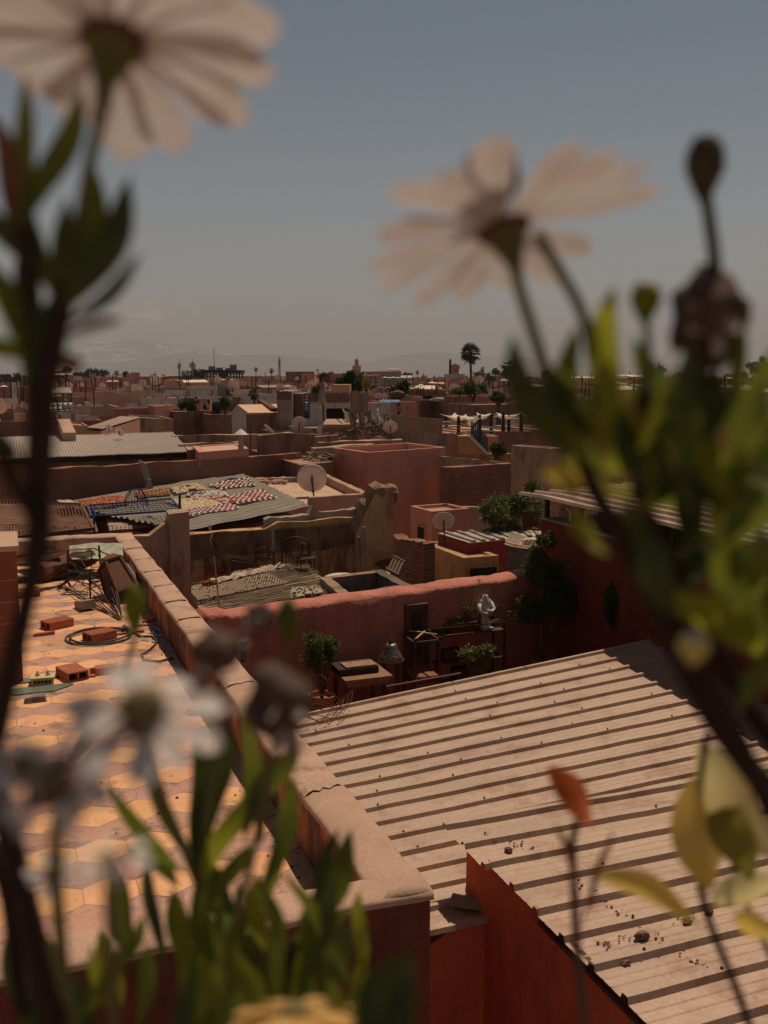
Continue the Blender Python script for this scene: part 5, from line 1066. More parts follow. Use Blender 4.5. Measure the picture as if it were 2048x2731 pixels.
# sunlit gable roof
P=[ad(617,1104,58),ad(664,1104,55),ad(740,1100,57),ad(740,1075,66),ad(636,1078,66)]
t=thing('gable_shed','long shed with a bright sunlit sandy gable roof left of the bamboo roofed house','shed',tuple(ad(660,1120,58)))
a=ad(614,1101,57); c=ad(662,1101,54); r0=ad(633,1079,56); r1=ad(760,1077,62); e1=ad(760,1100,58)
b=MB(); b.add([r0,c,e1,r1],[(0,1,2,3)]); b.add([a,r0,r1,a+(r1-r0)],[(0,1,2,3)]); o=b.build('roof',mat('sandy_roof',(.66,.44,.30),c2=(.56,.36,.24),sc=.6),t); o.modifiers.new('s','SOLIDIFY').thickness=.12
b=MB(); b.add([a+Vector((.1,.1,-.05)),c+Vector((-.1,.1,-.05)),r0+Vector((0,.1,-.1)),a+Vector((.1,.1,-4)),c+Vector((-.1,.1,-4))],[(0,1,2),(3,4,1,0)]); b.build('gable',PL['white'],t)
b=MB(); b.bar(ad(695,1076,60)+Vector((0,0,.15)),ad(731,1098,57)+Vector((0,0,.1)),.35,.2); b.build('ridge_flashing',PL['rust'],t)
# central house: dark block, white wall with arched opening, bamboo fence
CD=55
def box_px(b,x0,x1,y0,y1,D,dep,m=0):
    a=ad(x0,y0,D); c=ad(x1,y0,D); lo=ad(x0,y1,D).z; b.prism([(a.x,a.y),(c.x,c.y),(c.x+FW.x*dep,c.y+FW.y*dep),(a.x+FW.x*dep,a.y+FW.y*dep)],lo,a.z,m)
t=thing('bamboo_roof_house','white and brown house with bamboo screens on its roof and a dark arched terrace opening','house',tuple(ad(830,1200,CD)))
b=MB(); box_px(b,738,778,1044,1170,CD,6); b.build('wall',PL['grey'],t)
b=MB(); box_px(b,779,808,1050,1160,CD+1,5); b.build('wall',PL['brown'],t)
b=MB(); 
fx=[ad(x,y,CD+.8) for x,y in ((808,1074),(932,1072),(932,1160),(808,1160))]
op=[(867,1125),(867,1094),(871,1090),(878,1088.5),(922,1088.5),(928,1090),(931,1095),(931,1125)]
F=[ad(x,y,CD+.8) for x,y in ((808,1074),(868,1074),(868,1160),(808,1160))]
box_px(b,808,868,1074,1160,CD+.8,.5); box_px(b,868.2,932,1074,1089,CD+.8,.5); box_px(b,868.2,931,1122,1160,CD+.8,.5); b.build('wall',PL['white'],t)
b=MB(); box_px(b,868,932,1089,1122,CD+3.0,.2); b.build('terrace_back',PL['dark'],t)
for x0,x1,s_ in ((868.2,873,1),(926,931,-1)):
    b=MB(); n=6; a_=[ad(x0 if s_>0 else x1,1089.1,CD+.8)]+[ad((x0+(x1-x0)*i/n),1089+5*(1-((i/n) if s_>0 else 1-i/n))**2+.2,CD+.8) for i in range(n+1)]; bk=[v+FW*.5 for v in a_]; m_=len(a_); b.add(a_+bk,[tuple(range(m_)),tuple(reversed(range(m_,2*m_)))]+[(i,m_+i,m_+(i+1)%m_,(i+1)%m_) for i in range(m_)]); b.build('arch_corner',PL['white'],t)
bam=mat('bamboo_screen',(.17,.125,.09),c2=(.11,.08,.06),sc=3,c3=(.24,.16,.10),sc3=3)
for x0,x1,y0,y1,D in ((738,776,1043,1066,CD-.15),(790,807,1052,1072,CD+.5),(790,807,1075,1102,CD+.5),(825,862,1048,1075,CD+.4),(866,931,1047,1075,CD+.4)):
    a=ad(x0,y0,D);c=ad(x1,y0,D); n=int((c-a).length/.07); b=MB()
    for i in range(n): q=a.lerp(c,(i+.5)/n); b.bar(q+Vector((0,0,.05*noise.noise(q*9))),Vector((q.x,q.y,ad(x0,y1,D).z)),.055,.03)
    b.build('bamboo_screen',bam,t)
b=MB(); box_px(b,885,932,1026,1048,CD+2,3); b.build('roof_box',mat('salmon_box',(.52,.30,.20),c2=(.45,.25,.17),sc=1),t)
for i in range(8): b=MB(); y=1052+i*8; b.bar(ad(811,y,CD+.3),ad(824,y,CD+.3),.06); b.build('rung',PL['blue'],t)
for x in (811,824): b=MB(); b.bar(ad(x,1052,CD+.3),ad(x,1118,CD+.3),.07); b.build('ladder_rail',PL['blue'],t)
b=MB(); box_px(b,813,824,1097,1115,CD+.75,.04); w_=b.build('window',PL['dark'],t); b=MB(); box_px(b,812,825,1096,1097,CD+.7,.05); b.build('lintel',PL['grey'],w_)
b=MB(); n=10
for i in range(n+1):
    for j in range(7): q=ad(933+47*i/n,1045+57*j/6,CD+.3); q+=FW*(.12*math.sin(i*1.1+j*.2)); q.z+=.06*math.sin(i*.6)*(j==0); b.v.append(q)
b.f=[(i*7+j,i*7+j+1,(i+1)*7+j+1,(i+1)*7+j) for i in range(n) for j in range(6)]; b.m=[0]*len(b.f); o=b.build('hanging_canvas',mat('tan_canvas',(.36,.25,.17),c2=(.28,.19,.13),sc=1)); o.modifiers.new('s','SOLIDIFY').thickness=.02; tag(o,'tan canvas hanging over the corner of the white walled house','canvas')
b=MB(); a=ad(981,1074,CD+1); box_px(b,981,1042,1074,1160,CD+1,.4); tag(b.build('white_wall',PL['white']),'plain white wall right of the hanging tan canvas','wall')
b=MB()
for i in range(13):
    for j in range(4): b.v.append(ad(1013+52*i/12,1066+j*1.6+1.8*noise.noise(Vector((i*.8,j,0))),CD+2+j*.1)+FW*(-j*.35))
b.f=[(i*4+j,i*4+j+1,(i+1)*4+j+1,(i+1)*4+j) for i in range(12) for j in range(3)]; b.m=[0]*len(b.f); o=b.build('blue_tarpaulin',mat('blue_tarp',(.09,.24,.36),c2=(.06,.16,.26),sc=3,rough=.5)); o.modifiers.new('s','SOLIDIFY').thickness=.02; tag(o,'blue tarpaulin draped over the top of the plain white wall','tarpaulin')
pole('aerial_mast','tall dark aerial mast in front of the white walled house',863,1122,860,1022,CD-3,.05,PL['iron'],'antenna')
b=MB(); q=ad(858,1022,CD-3); b.lathe([(.22,-1.1),(.16,-.5),(.04,.0),(0,0)],q+Vector((0,0,0)),n=8); tag(b.build('folded_parasol',PL['grey']),'grey folded parasol on the roof with the bamboo screens','parasol')
# awning roof and junk in front of the central house
P=[ad(861,1132,47),ad(950,1132,47),ad(960,1125,53),ad(870,1122,53)]
t=thing('flat_awning','pale flat awning roof with a scalloped edge below the white walled house','awning',tuple(P[0]))
b=MB(); b.prism([(p.x,p.y) for p in P],P[0].z-.15,P[0].z); b.build('canopy',PL['tan'],t)
for i in range(20): b=MB(); q=P[0].lerp(P[1],(i+.5)/20)-Vector((0,0,.35)); b.lathe([(.09,0),(.09,.2)],q,n=6); b.build('scallop',PL['brown'],t)
H('low_brown_house','low brown house below the flat awning',-2.75,(800,1141),(955,1143),('d',5),-8,PL['grey'],.1)
H('low_brown_house','low grey ledge roof in front of the awning with small dishes on it',-3.0,(730,1152),(860,1160),('d',3),-8,PL['tan'],.08)
b=MB(); rng=random.Random(77)
for i in range(150):
    q=ad(rng.uniform(935,1040),rng.uniform(1130,1160),46+rng.random()*3); b.bar(q,q+Vector((rng.gauss(0,.5),rng.gauss(0,.5),rng.gauss(0,.12) if i%4 else .7)),.05+.07*rng.random(),.03)
tag(b.build('roof_junk',mat('mixed_junk',(.22,.15,.11),c2=(.06,.05,.06),sc=2,c3=(.5,.42,.36),sc3=2,t3=.6)),'jumbled junk and railings on the rooftops left of the patterned fabric wall','junk',kind='stuff')
b=MB()
for i in range(170):
    q=ad(rng.uniform(800,884),rng.uniform(1205,1262),38+rng.random()*4); b.bar(q,q+Vector((rng.gauss(0,.4),rng.gauss(0,.3),rng.gauss(0,.04))),.05+.05*rng.random(),.03)
tag(b.build('timber_junk',mat('grey_timber_junk',(.30,.22,.16),c2=(.07,.05,.04),sc=2,c3=(.5,.4,.32),sc3=2,t3=.62)),'heap of grey timber offcuts left of the pink cube','junk',kind='stuff')
H('junk_roof','dusty low roof under the heap of grey timber left of the pink cube',-3.3,(800,1240),(890,1232),('d',8),-8,PL['brown'],.05)
for i,(x0,y0,x1,y1,D,lb) in enumerate(((838,1195,1000,1183,40,'low earth parapet behind the left corner of the pink cube'),(850,1180,1075,1172,43,'low pale parapet below the pair of large dishes'),(820,1168,905,1160,45,'small pale parapet between the middle dishes'),(1075,1168,1180,1158,46,'short earth parapet at the foot of the grey wall'))):
    a=ad(x0,y0,D);c=ad(x1,y1,D+1); b=MB(); wallrun(b,(a.x,a.y),(c.x,c.y),.4,-8,(lambda u,a=a,c=c:a.z*(1-u)+c.z*u+.04*noise.noise(Vector((u*9,i,0)))),seg=.5,jit=.05); tag(b.build('roof_parapet',PL['tan']),lb,'parapet')
# patterned fabric wall, grey wall, yellow stair house and the pergola with white sails
b=MB(); n=30
for i in range(n+1):
    for j in range(5): q=ad(1044+134*i/n,1106+(1118-1106)*i/n+ (36+4*i/n)*j/4,46-3*i/n); q-=FW*(.05*math.sin(i*1.9)); b.v.append(q)
b.f=[(i*5+j,i*5+j+1,(i+1)*5+j+1,(i+1)*5+j) for i in range(n) for j in range(4)]; b.m=[0]*len(b.f)
o=b.build('fabric_screen',mat('ochre_fabric',(.34,.24,.15),c2=(.27,.18,.12),sc=1,c3=(.42,.22,.06),sc3=.9,t3=.66)); o.modifiers.new('s','SOLIDIFY').thickness=.03; tag(o,'long beige fabric screen with faded ochre figures above a grey wall','screen')
b=MB(); a=ad(1040,1140,47); c=ad(1180,1158,44); wallrun(b,(a.x,a.y),(c.x,c.y),.4,-8,lambda u:a.z*(1-u)+c.z*u,seg=.5,jit=.02); tag(b.build('grey_wall',PL['grey']),'grey cement wall under the long beige fabric screen','wall')
H('stair_house','ochre house with a white edged outside stair right of the grey wall',-2.75,(1182,1142),(1222,1143),('d',5),-8,PL['yellow'],.1)
t=thing('outside_stair','outside stair with a white sloping parapet and blue railing beside the ochre house','stair',tuple(ad(1250,1212,42)))
b=MB(); F=[ad(x,y,42) for x,y in ((1222,1163),(1252,1163),(1300,1212),(1222,1212))]; K_=[v+FW*.8 for v in F]; b.add(F+K_,[(3,2,1,0),(4,5,6,7),(0,1,5,4),(1,2,6,5),(2,3,7,6),(3,0,4,7)]); b.build('wall',PL['yellow'],t)
b=MB(); b.bar(ad(1251,1161,41.9),ad(1301,1212,41.9),.2,.12); b.build('edge',PL['white'],t)
for i in range(9): b=MB(); q=ad(1258+i*5,1166+i*5.2,42.6); b.bar(q,q+Vector((0,0,.7)),.05); b.build('baluster',PL['blue'],t)
b=MB(); b.bar(ad(1256,1152,42.6),ad(1302,1200,42.6),.07); b.build('handrail',PL['blue'],t)
H('terrace_bar','low pink roof terrace under the white sails',-2.75,(1262,1164),(1330,1163),('d',9),-8,PL['pink'],.1)
H('terrace_bar','wide brown roof terrace floor beneath the sail posts',-2.75,(1225,1150),(1420,1150),('d',10),-8,PL['brown'],.1)
for i,(x,y0,y1) in enumerate(((1160,1104,1135),(1190,1108,1140),(1223,1110,1165),(1260,1106,1150),(1279,1106,1180),(1310,1104,1165),(1342,1100,1150),(1357,1108,1150),(1390,1102,1150))):
    pole('sail_post','dark timber post holding up the white shade sails',x,y1,x,y0,48 if i%2 else 44,.09,PL['iron'],'post')['group']='timber posts of the sail terrace'
def sail(lb,pts,D,sag=.5):
    Q=[ad(x,y,D+dz) for x,y,dz in pts]; n=10; b=MB()
    for i in range(n+1):
        for j in range(n+1):
            u,v=i/n,j/n; pu=.5+(u-.5)*(1-.35*math.sin(math.pi*v)); pv=.5+(v-.5)*(1-.35*math.sin(math.pi*u)); q=bil(Q,pu,pv); q.z-=sag*math.sin(math.pi*u)*math.sin(math.pi*v)*.5+.1*abs(math.sin(math.pi*(u+v))); b.v.append(q)
    b.f=[(i*(n+1)+j,(i+1)*(n+1)+j,(i+1)*(n+1)+j+1,i*(n+1)+j+1) for i in range(n) for j in range(n)]; b.m=[0]*len(b.f)
    o=b.build('shade_sail',leafmat('white_sail',(.75,.66,.56),(.70,.60,.50),tr=.2,rough=.9)); tag(o,lb,'shade sail','white shade sails over the roof terrace')
sail('left white shade sail dipping to the front of the roof terrace',[(1170,1103,0),(1262,1120,-4),(1245,1104,4),(1213,1100,4)],46)
sail('white shade sail hanging lowest in the front middle of the terrace',[(1222,1112,-3),(1300,1112,-4),(1262,1106,3),(1240,1104,2)],46,.9)
sail('right white shade sail rising to the middle post',[(1258,1108,-2),(1312,1104,0),(1310,1101,4),(1270,1099,4)],47)
sail('far right white shade sail touching the big leaves',[(1312,1103,0),(1372,1108,-2),(1392,1102,2),(1322,1100,4)],47)
for i in range(3): b=MB(); b.bar(ad(1180,1126+i*7,44),ad(1222,1124+i*7,46),.18,.06); tag(b.build('white_rail',PL['plastic']),('upper','middle','lowest')[i]+' pale curved rail at the left of the sail terrace','rail')
for i in range(3): b=MB(); b.bar(ad(1225,1136+i*9,43.5),ad(1318,1141+i*9,44.5),.16,.06); tag(b.build('white_rail',PL['plastic']),('upper','middle','lowest')[i]+' long whitish rail under the white shade sails','rail')
# brick and brown houses behind the sails, pink house, far objects by hand
H('brick_block_house','long grey brown brick house behind the white shade sails',-2.35,(1118,1068),(1212,1063),(1108,1066),-8,PL['brick'],.15,cat='house')
H('brown_house','taller brown house between the grey brick house and the pink one',-2.0,(1212,1059),(1258,1060),('d',5),-8,PL['brown'],.15)
H('brown_house','long low brown house behind the right hand shade sails',-2.4,(1262,1080),(1420,1076),('d',5),-8,PL['brown'],.15)
H('pink_flat_house','pink flat roofed house with a dark slot window below the tall palm',-2.0,(1258,1056),(1312,1056),('d',6),-8,PL['pink'],.15,[('f',.5,.9,2.2,.45)])
b=MB()
for i in range(40): q=ad(rng.uniform(1155,1180),rng.uniform(1063,1067),91); b.blob(q,.2,1,.5,(1.6,1,.5),seed=i)
tag(b.build('laundry_heap',PL['cloth']),'pile of pale bedding on top of the grey brick house','bedding')
for (lb,x,yb,xc,yc,r,D,ya) in (
 ('large pinkish dish left of the white walled house',797,1152,798,1130,19,50,-6),('dusty grey dish standing low in the middle of the rooftops',864,1172,863,1150,17.5,49,4),
 ('small pink dish right of the dusty grey one',906,1170,904,1153,10,50,-15),('white dish seen tilted nearly edge on above the earth wall',708,1160,716,1146,17,45,60),
 ('left one of the overlapping pair of large dishes',1026,1165,1025,1140,15,48,-10),('right one of the overlapping pair on a tall mast',1044,1198,1041,1141,19,43,2),
 ('small greenish dish below the overlapping pair',1013,1182,1013,1173,10,46,10),('pink dish by the foot of the slanting shed roof',290,1150,290,1141,9,44,-5),
 ('broad grey dish low behind the corrugated hall roof',320,1160,318,1152,13,42,25),('left dish of the two at the far left edge',33,1095,32,1082,11,58,-8),
 ('right dish of the two at the far left edge',65,1095,64,1082,11,59,8),('round dish on the rooftops left of the rose wall house top',380,1032,381,1022,9,95,0),
 ('big dish hanging on the tin clad house front',442,1064,443,1056,9,80,0),('dish next to the brown skip shaped bowl behind the blue tarpaulin',1008,1068,1009,1056,9,70,0),
 ('low dish right beside the blue tarpaulin',1026,1070,1026,1060,8,68,0),('small dish on the roof behind the bamboo screens',822,1038,820,1029,6.5,80,-10),
 ('small dish high on the roofs above the bamboo screens',793,1018,792,1010,5.5,120,-20),('small dish on the dark far house at the skyline',846,998,847,988,4.5,180,-30),
 ('small pale dish left of the minaret base',1166,1042,1166,1034,6,110,0),('tiny dish by the tan roofs right of the trees',1193,1058,1193,1048,4,100,0),('small dish at the left of the netted house',628,1052,629,1045,4.5,85,-10)):
    dish(lb,x,yb,xc,yc,r,D,yaw=ya,el=28 if ya<50 else 45)
# brown bowl
b=MB(); b.blob(ad(1058,1050,66),.36,3,.15,(1.5,1,.62),seed=4); tag(b.build('rusty_tank',PL['rust']),'rust brown tipped water tank behind the blue tarpaulin','tank')
for i,x in enumerate((1060,1082)):
    b=MB(); n=8
    for a_ in range(n+1):
        for c_ in range(5): q=ad(x-11+22*a_/n,1082+14*c_/4+2.5*math.sin(math.pi*a_/n)*(1 if c_==0 else .3),52); q-=FW*.1*math.sin(a_); b.v.append(q)
    b.f=[(a_*5+c_,a_*5+c_+1,(a_+1)*5+c_+1,(a_+1)*5+c_) for a_ in range(n) for c_ in range(4)]; b.m=[0]*len(b.f); o=b.build('hanging_cloth',mat('salmon_cloth',(.50,.28,.20),c2=(.4,.2,.14),sc=2)); o.modifiers.new('s','SOLIDIFY').thickness=.02; tag(o,('left','right')[i]+' salmon cloth hung on the roof right of the plain white wall','cloth')
H('small_pink_roofs','low pink roof with hanging cloths right of the plain white wall',-2.3,(1042,1072),(1112,1072),('d',5),-8,PL['pink'],.1)
# ---------- far quarter: trees, towers, masts, terraces ----------
def ftree(label,x,yt,yb,wpx,D,seed,m=None,n=900,cat='tree',name='broadleaf_tree',group=None,clumps=12):
    base=ad(x,yb,D); k=D/FPX; h=(yb-yt)*k*1.02; gz=-11; b0=Vector((base.x,base.y,min(base.z,-4))); H_=base.z+h-b0.z; rx=wpx*k/2
    return tree(name,label,cat,b0,H_,(rx,rx*.8,h*.5),n,max(.3,k*7),seed,m or G1,group,trunk=.22,clumps=clumps,tight=.45,cz=base.z-b0.z+h*.5)
G4=leafmat('far_green',(.075,.10,.035),(.035,.05,.018),sc=.6)
G5=leafmat('far_dark_green',(.04,.052,.025),(.025,.033,.015),sc=.5)
ftree('dense green tree rising behind the salmon roof box and bamboo screens',938,1000,1046,70,78,1,G4,2600)
ftree('bushy green tree right of the pink parasol terraces',1062,1008,1056,42,80,2,G4,1900)
ftree('low wide green bush at the foot of the tall palm',1256,1024,1052,86,92,3,leafmat('bush_green',(.11,.14,.04),(.05,.07,.02),sc=1),2600,name='bush',cat='bush')
ftree('yellow flowering shrub tucked right of the dense green tree',978,1015,1030,16,77,4,mat('yellow_flowers',(.5,.33,.05)),300,name='shrub',cat='shrub')
ftree('green garden shrubs left of the garden arch',505,1066,1094,40,70,5,G4,900,name='shrub',cat='shrub')
ftree('spiky green garden shrub right of the garden arch',600,1065,1094,22,68,6,G4,500,name='shrub',cat='shrub')
ftree('dark garden shrub between the arch and the small spiky one',578,1080,1096,26,69,7,G5,400,name='shrub',cat='shrub')
ftree('large rounded dark tree on the skyline at the left',257,984,1012,56,330,8,G5,1500)
ftree('low dark tree crown left of the large rounded one',215,994,1012,44,330,9,G5,700)
ftree('smaller tree crown above the left edge rooftops',50,1000,1018,34,300,10,G5,600)
ftree('far left dark tree crown behind the rooftops',15,1002,1018,30,310,11,G5,500)
ftree('dark tree crown half hidden by the blurred left stems',165,995,1014,46,320,12,G5,700)
ftree('green tree left of the black rooftop steel frame',530,988,1008,40,260,13,G4,900)
ftree('dark trees showing between the big leaves at the right edge',2025,958,1010,60,240,14,G5,1500)
ftree('dark crown of trees left of the big right hand leaves',1352,985,1012,34,260,15,G5,600)
ftree('pale green bush on the roofs right of the low palm bush',1330,1052,1072,40,76,16,G4,600,name='bush',cat='bush')
ftree('small green bush beside the outside stair foot',1328,1190,1206,26,43,17,G3,300,name='bush',cat='bush')
ftree('small green tree left of the salmon roof box',845,1035,1056,16,66,18,G4,300)
ftree('green bush at the foot of the aerial masts',497,1002,1020,40,240,19,G4,500,name='bush',cat='bush')
def palm(label,x,yt,yb,D,cr,seed,fan=True,group='palms beyond the rooftops',nf=38,name='palm_tree'):
    k=D/FPX; top=ad(x,yt+cr*.9,D); base=Vector((top.x,top.y,min(-3,ad(x,yb,D).z))); r=cr*k; rng=random.Random(seed)
    t=thing(name,label,'palm tree',tuple(base),0,group)
    b=MB(); b.tube([base,base.lerp(top,.5)+Vector((.1*r,0,0)),top],[.10*r+.08,.09*r+.05,.08*r+.04],8); b.build('trunk',BK,t)
    b=MB()
    for i in range(nf):
        a=rng.random()*6.28; e=math.asin(min(1,max(-1,rng.uniform(-.95,1)))); d=Vector((math.cos(a)*math.cos(e),math.sin(a)*math.cos(e),math.sin(e))); L_=r*rng.uniform(.8,1.08)
        c=top+d*L_*.5; s_=d.cross(Vector((0,0,1)));  s_=s_.normalized() if s_.length>.01 else Vector((1,0,0)); u=s_.cross(d)
        b.bar(top,c,.03*r,.02*r)
        for j in range(9):
            aa=(j-4)*.26; dd=(d*math.cos(aa)+s_*math.sin(aa)-Vector((0,0,.22+.1*abs(j-4)*.3))).normalized(); w=u.cross(dd)*0+ (s_*math.cos(aa)-d*math.sin(aa))*.045*r
            b.add([c-w*.4,c+w*.4,c+dd*L_*.34+w,c+dd*L_*.58-Vector((0,0,.06*r)),c+dd*L_*.34-w],[(0,1,2,3,4)])
    b.build('crown',leafmat('palm_green',(.065,.075,.028),(.035,.04,.016),sc=.8),t)
    b=MB()
    for i in range(46):
        a=rng.random()*6.28; h0=rng.random()*.5; q=top+Vector((.10*r*math.cos(a),.10*r*math.sin(a),-h0*r*.8)); e=q+Vector((.22*r*math.cos(a)*(1-h0),.22*r*math.sin(a)*(1-h0),-.42*r)); w=Vector((-math.sin(a),math.cos(a),0))*.06*r
        b.add([q-w,q+w,e],[(0,1,2)])
    b.build('dead_fronds',mat('dry_frond',(.16,.11,.07)),t); return t
palm('tall fan palm standing high above the rooftops right of the minaret',1254,915,1045,150,31,1,group=None,nf=64)
palm('small far palm with a dry skirt above the left rooftops',311,988,1012,260,7,2)
palm('left one of two ragged palms beside the twin aerial masts',489,988,1008,250,7,3)
palm('right one of two ragged palms beside the twin aerial masts',500,986,1008,250,7,4)
palm('lone round palm left of the lattice mast',682,979,1002,300,6.5,5)
palm('ragged palm just left of the lattice mast foot',724,981,1000,280,8,6)
palm('small far palm between the cream parasols and the minaret',1113,988,1006,260,6,7)
palm('small round palm right of the tall palm',1287,978,1006,260,6.5,8)
palm('dark spreading palm at the left edge of the big blurred leaves',1357,958,1004,170,22,10,nf=50)
palm('low spreading palm beside the sunlit gable roof',677,1036,1066,72,17,11,nf=46)
palm('tiny far palm in the gap between the right hand leaves',1739,978,1005,280,5.5,12)
# masts
def mast(label,x,yt,yb,D,n,wpx,name='cell_mast',lat=False):
    t=thing(name,label,'aerial mast',tuple(ad(x,yb,D)))
    k=D/FPX; b=MB(); b.bar(ad(x,yb,D),ad(x,yt+8,D),.35 if not lat else .14); b.build('mast',PL['grey'],t)
    if lat:
        for s_ in(-1,1): b=MB(); b.bar(ad(x+s_*3.2,yb,D),ad(x+s_*1.6,yt+6,D),.12); b.build('leg',PL['grey'],t)
        for i in range(9): b=MB(); y=yb+(yt-yb)*(i+.5)/10; b.bar(ad(x-2.6,y,D),ad(x+2.6,y-3,D),.12); b.build('brace',PL['grey'],t)
    for i in range(n):
        b=MB(); xx=x-wpx/2+wpx*i/max(1,n-1); y=yt+10+(i%2)*3; b.bar(ad(xx,y,D)+FW*(.3*(i%2)),ad(xx,y+13,D)+FW*(.3*(i%2)),.28,.16); b.build('antenna_panel',PL['plastic'],t)
    b=MB(); b.tube([ad(x,yt+10,D),ad(x,yt-2,D)],.06,5); b.build('rod',PL['grey'],t); return t
mast('single aerial mast with pale panel antennas left of the ragged palms',478,960,1002,240,3,6)
mast('broader twin aerial mast with many pale panel antennas',513,957,1003,240,6,13)
mast('lattice aerial mast above the far rooftops left of centre',745,950,1004,280,3,4,'lattice_mast',True)
pole('aerial_rod','very thin tall rod above the black rooftop steel frame',572,1000,570,928,200,.07,PL['grey'],'aerial mast')
mast('slim mast with a pale panel in the gap between the right hand leaves',1757,962,1006,220,2,3)
pole('street_pole','pale slender pole at the far right edge among the trees',2018,1042,2018,996,120,.1,PL['plastic'],'pole')
# minaret with crenellations and its mosque base
def minaret(label,xl,xr,yt,yb,D,m,lant=None,name='minaret',cren=True):
    k=D/FPX; w=(xr-xl)*k*.72; c=ad((xl+xr)/2,yt,D); base=Vector((c.x,c.y,-11)); t=thing(name,label,'minaret',tuple(base))
    b=MB(); b.box(c.x-w/2,c.x+w/2,c.y-w/2,c.y+w/2,-11,c.z); b.build('shaft',m,t)
    b=MB(); b.box(c.x-w/2-.12,c.x+w/2+.12,c.y-w/2-.12,c.y+w/2+.12,c.z-.5*1.2,c.z-.1); b.build('band',PL['pink'],t)
    if cren:
        n=5
        for i in range(n):
            for (ex,ey) in ((0,-1),(-1,0)):
                b=MB(); q=-w/2+w*(i+.5)/n; cx_,cy_=(c.x+q,c.y-w/2+.2) if ey else (c.x-w/2+.2,c.y+q); b.prism([(cx_-w/n*.34,cy_-.2),(cx_+w/n*.34,cy_-.2),(cx_+w/n*.34,cy_+.2),(cx_-w/n*.34,cy_+.2)],c.z,c.z+w*.13); b.build('merlon',m,t)
    if lant:
        lw,lh=lant; lw*=k*.72; lh*=k; b=MB(); b.box(c.x-lw/2,c.x+lw/2,c.y-lw/2,c.y+lw/2,c.z+.002,c.z+lh); b.build('lantern',m,t)
        b=MB(); b.lathe([(lw*.4,0),(lw*.36,lw*.25),(lw*.2,lw*.42),(.05,lw*.5),(.05,lw*.9),(.16,lw*.98),(.03,lw*1.1),(0,lw*1.5)],(c.x,c.y,c.z+lh),n=12); b.build('finial',m,t)
    for i in(-1,1): b=MB(); b.box(c.x+i*w*.2-w*.06,c.x+i*w*.2+w*.06,c.y-w/2-.05,c.y-w/2+.02,c.z-w*1.1,c.z-w*.75); b.build('window',PL['dark'],t)
    return t
minaret('slender pink minaret with a crenellated top and finial left of the tall palm',1203,1224,974,1010,160,PL['pink'],(8,1))
pole('street_pole','thick dark pole standing against the left side of the pink minaret',1200,1008,1201,958,158,.22,PL['iron'],'pole')
H('mosque_base','pink mosque building with a crenellated parapet under the pink minaret',-.35,(1217,1005),(1237,1005),(1187,1006),-11,PL['pink'],.3,[('l',.5,2.4,1.8,2.6)],cat='mosque')
mq=bpy.data.objects['mosque_base']
for i in range(14):
    b=MB(); q=ad(1189+i*3.5,1005,112); b.box(q.x-.18,q.x+.18,q.y-.15,q.y+.15,-.36,.12); b.build('merlon',PL['white'],mq)
minaret('massive square minaret with a small lantern on the skyline left of centre right',939,963,975,1000,420,mat('koutoubia_stone',(.42,.27,.21),c2=(.34,.21,.16),sc=.1),(11,15),cren=False)
minaret('tiny far square tower between the low palm and the minaret',1124,1135,1002,1010,260,PL['pink'],(5,3),cren=False)
# black steel frame rooftop
t=thing('steel_roof_frame','long black steel frame with a flat roof standing on the skyline left of centre','steel frame',tuple(ad(595,1010,200)))
b=MB(); b.bar(ad(542,991,200),ad(648,992,200),5,.7); b.build('roof',PL['iron'],t)
for i in range(14): b=MB(); x=545+i*7.8; b.bar(ad(x,992,200+4*(i%2)),ad(x,1010,200+4*(i%2)),.25); b.build('post',PL['iron'],t)
for i in range(2): b=MB(); b.bar(ad(545,998+i*6,200),ad(646,999+i*6,200),.3,.15); b.build('rail',PL['iron'],t)
for i,x in enumerate((565,585,622,610)): b=MB(); q=ad(x,990,200); b.box(q.x-.6,q.x+.6,q.y-.5,q.y+.5,q.z,q.z+(1.0,.7,1.3,.6)[i]); tag(b.build('roof_unit',PL['grey']),('leftmost','second','tallest','third')[i]+' dark machine box on top of the black steel frame','roof unit')
# parasol terraces
def umb(x,y,D,wpx,m,lb,grp,h=2.4,sq=4):
    c=ad(x,y,D); k=D/FPX; r=wpx*k/2; t=thing('parasol',lb,'parasol',(c.x,c.y,c.z-h),R(10),grp)
    b=MB(); n=sq; 
    if sq==4: ring=[(r*a,r*d) for a,d in((-1,-1),(0,-.94),(1,-1),(.94,0),(1,1),(0,.94),(-1,1),(-.94,0))]
    else: ring=[(r*math.cos(a*math.pi/4),r*math.sin(a*math.pi/4)) for a in range(8)]
    vs=[(0,0,h)]+[(a,d,h-r*.38) for a,d in ring]+[(a,d,h-r*.5) for a,d in ring]
    b.add(vs,[(0,1+i,1+(i+1)%8) for i in range(8)]+[(1+i,9+i,9+(i+1)%8,1+(i+1)%8) for i in range(8)]); b.build('canopy',m,t,local=True)
    b=MB(); b.tube([(0,0,0),(0,0,h)],.05,5); b.build('pole',PL['iron'],t,local=True)
crm=mat('cream_canopy',(.78,.66,.52),c2=(.68,.56,.44),sc=.8,bump=0); rdm=mat('red_canopy',(.34,.07,.08),c2=(.26,.05,.06),sc=.8,bump=0)
for i,x in enumerate((1038,1047,1056,1064)): umb(x,982+(i%2),170,10,crm,'cream square parasol on the highest roof terrace at the skyline','cream parasols on the skyline terrace')
for i,x in enumerate((1027,1038,1049,1060,1071,1082,1091)): umb(x,1004.5+(i%2),135,12,crm,'cream parasol in the long row on the middle roof terrace','cream parasols on the middle roof terrace')
for i,x in enumerate((1088,1099,1110,1121,1130)): umb(x,1032+(i%2)*1.5,105,13,crm,'cream parasol on the low terrace left of the mosque building','cream parasols on the low terrace')
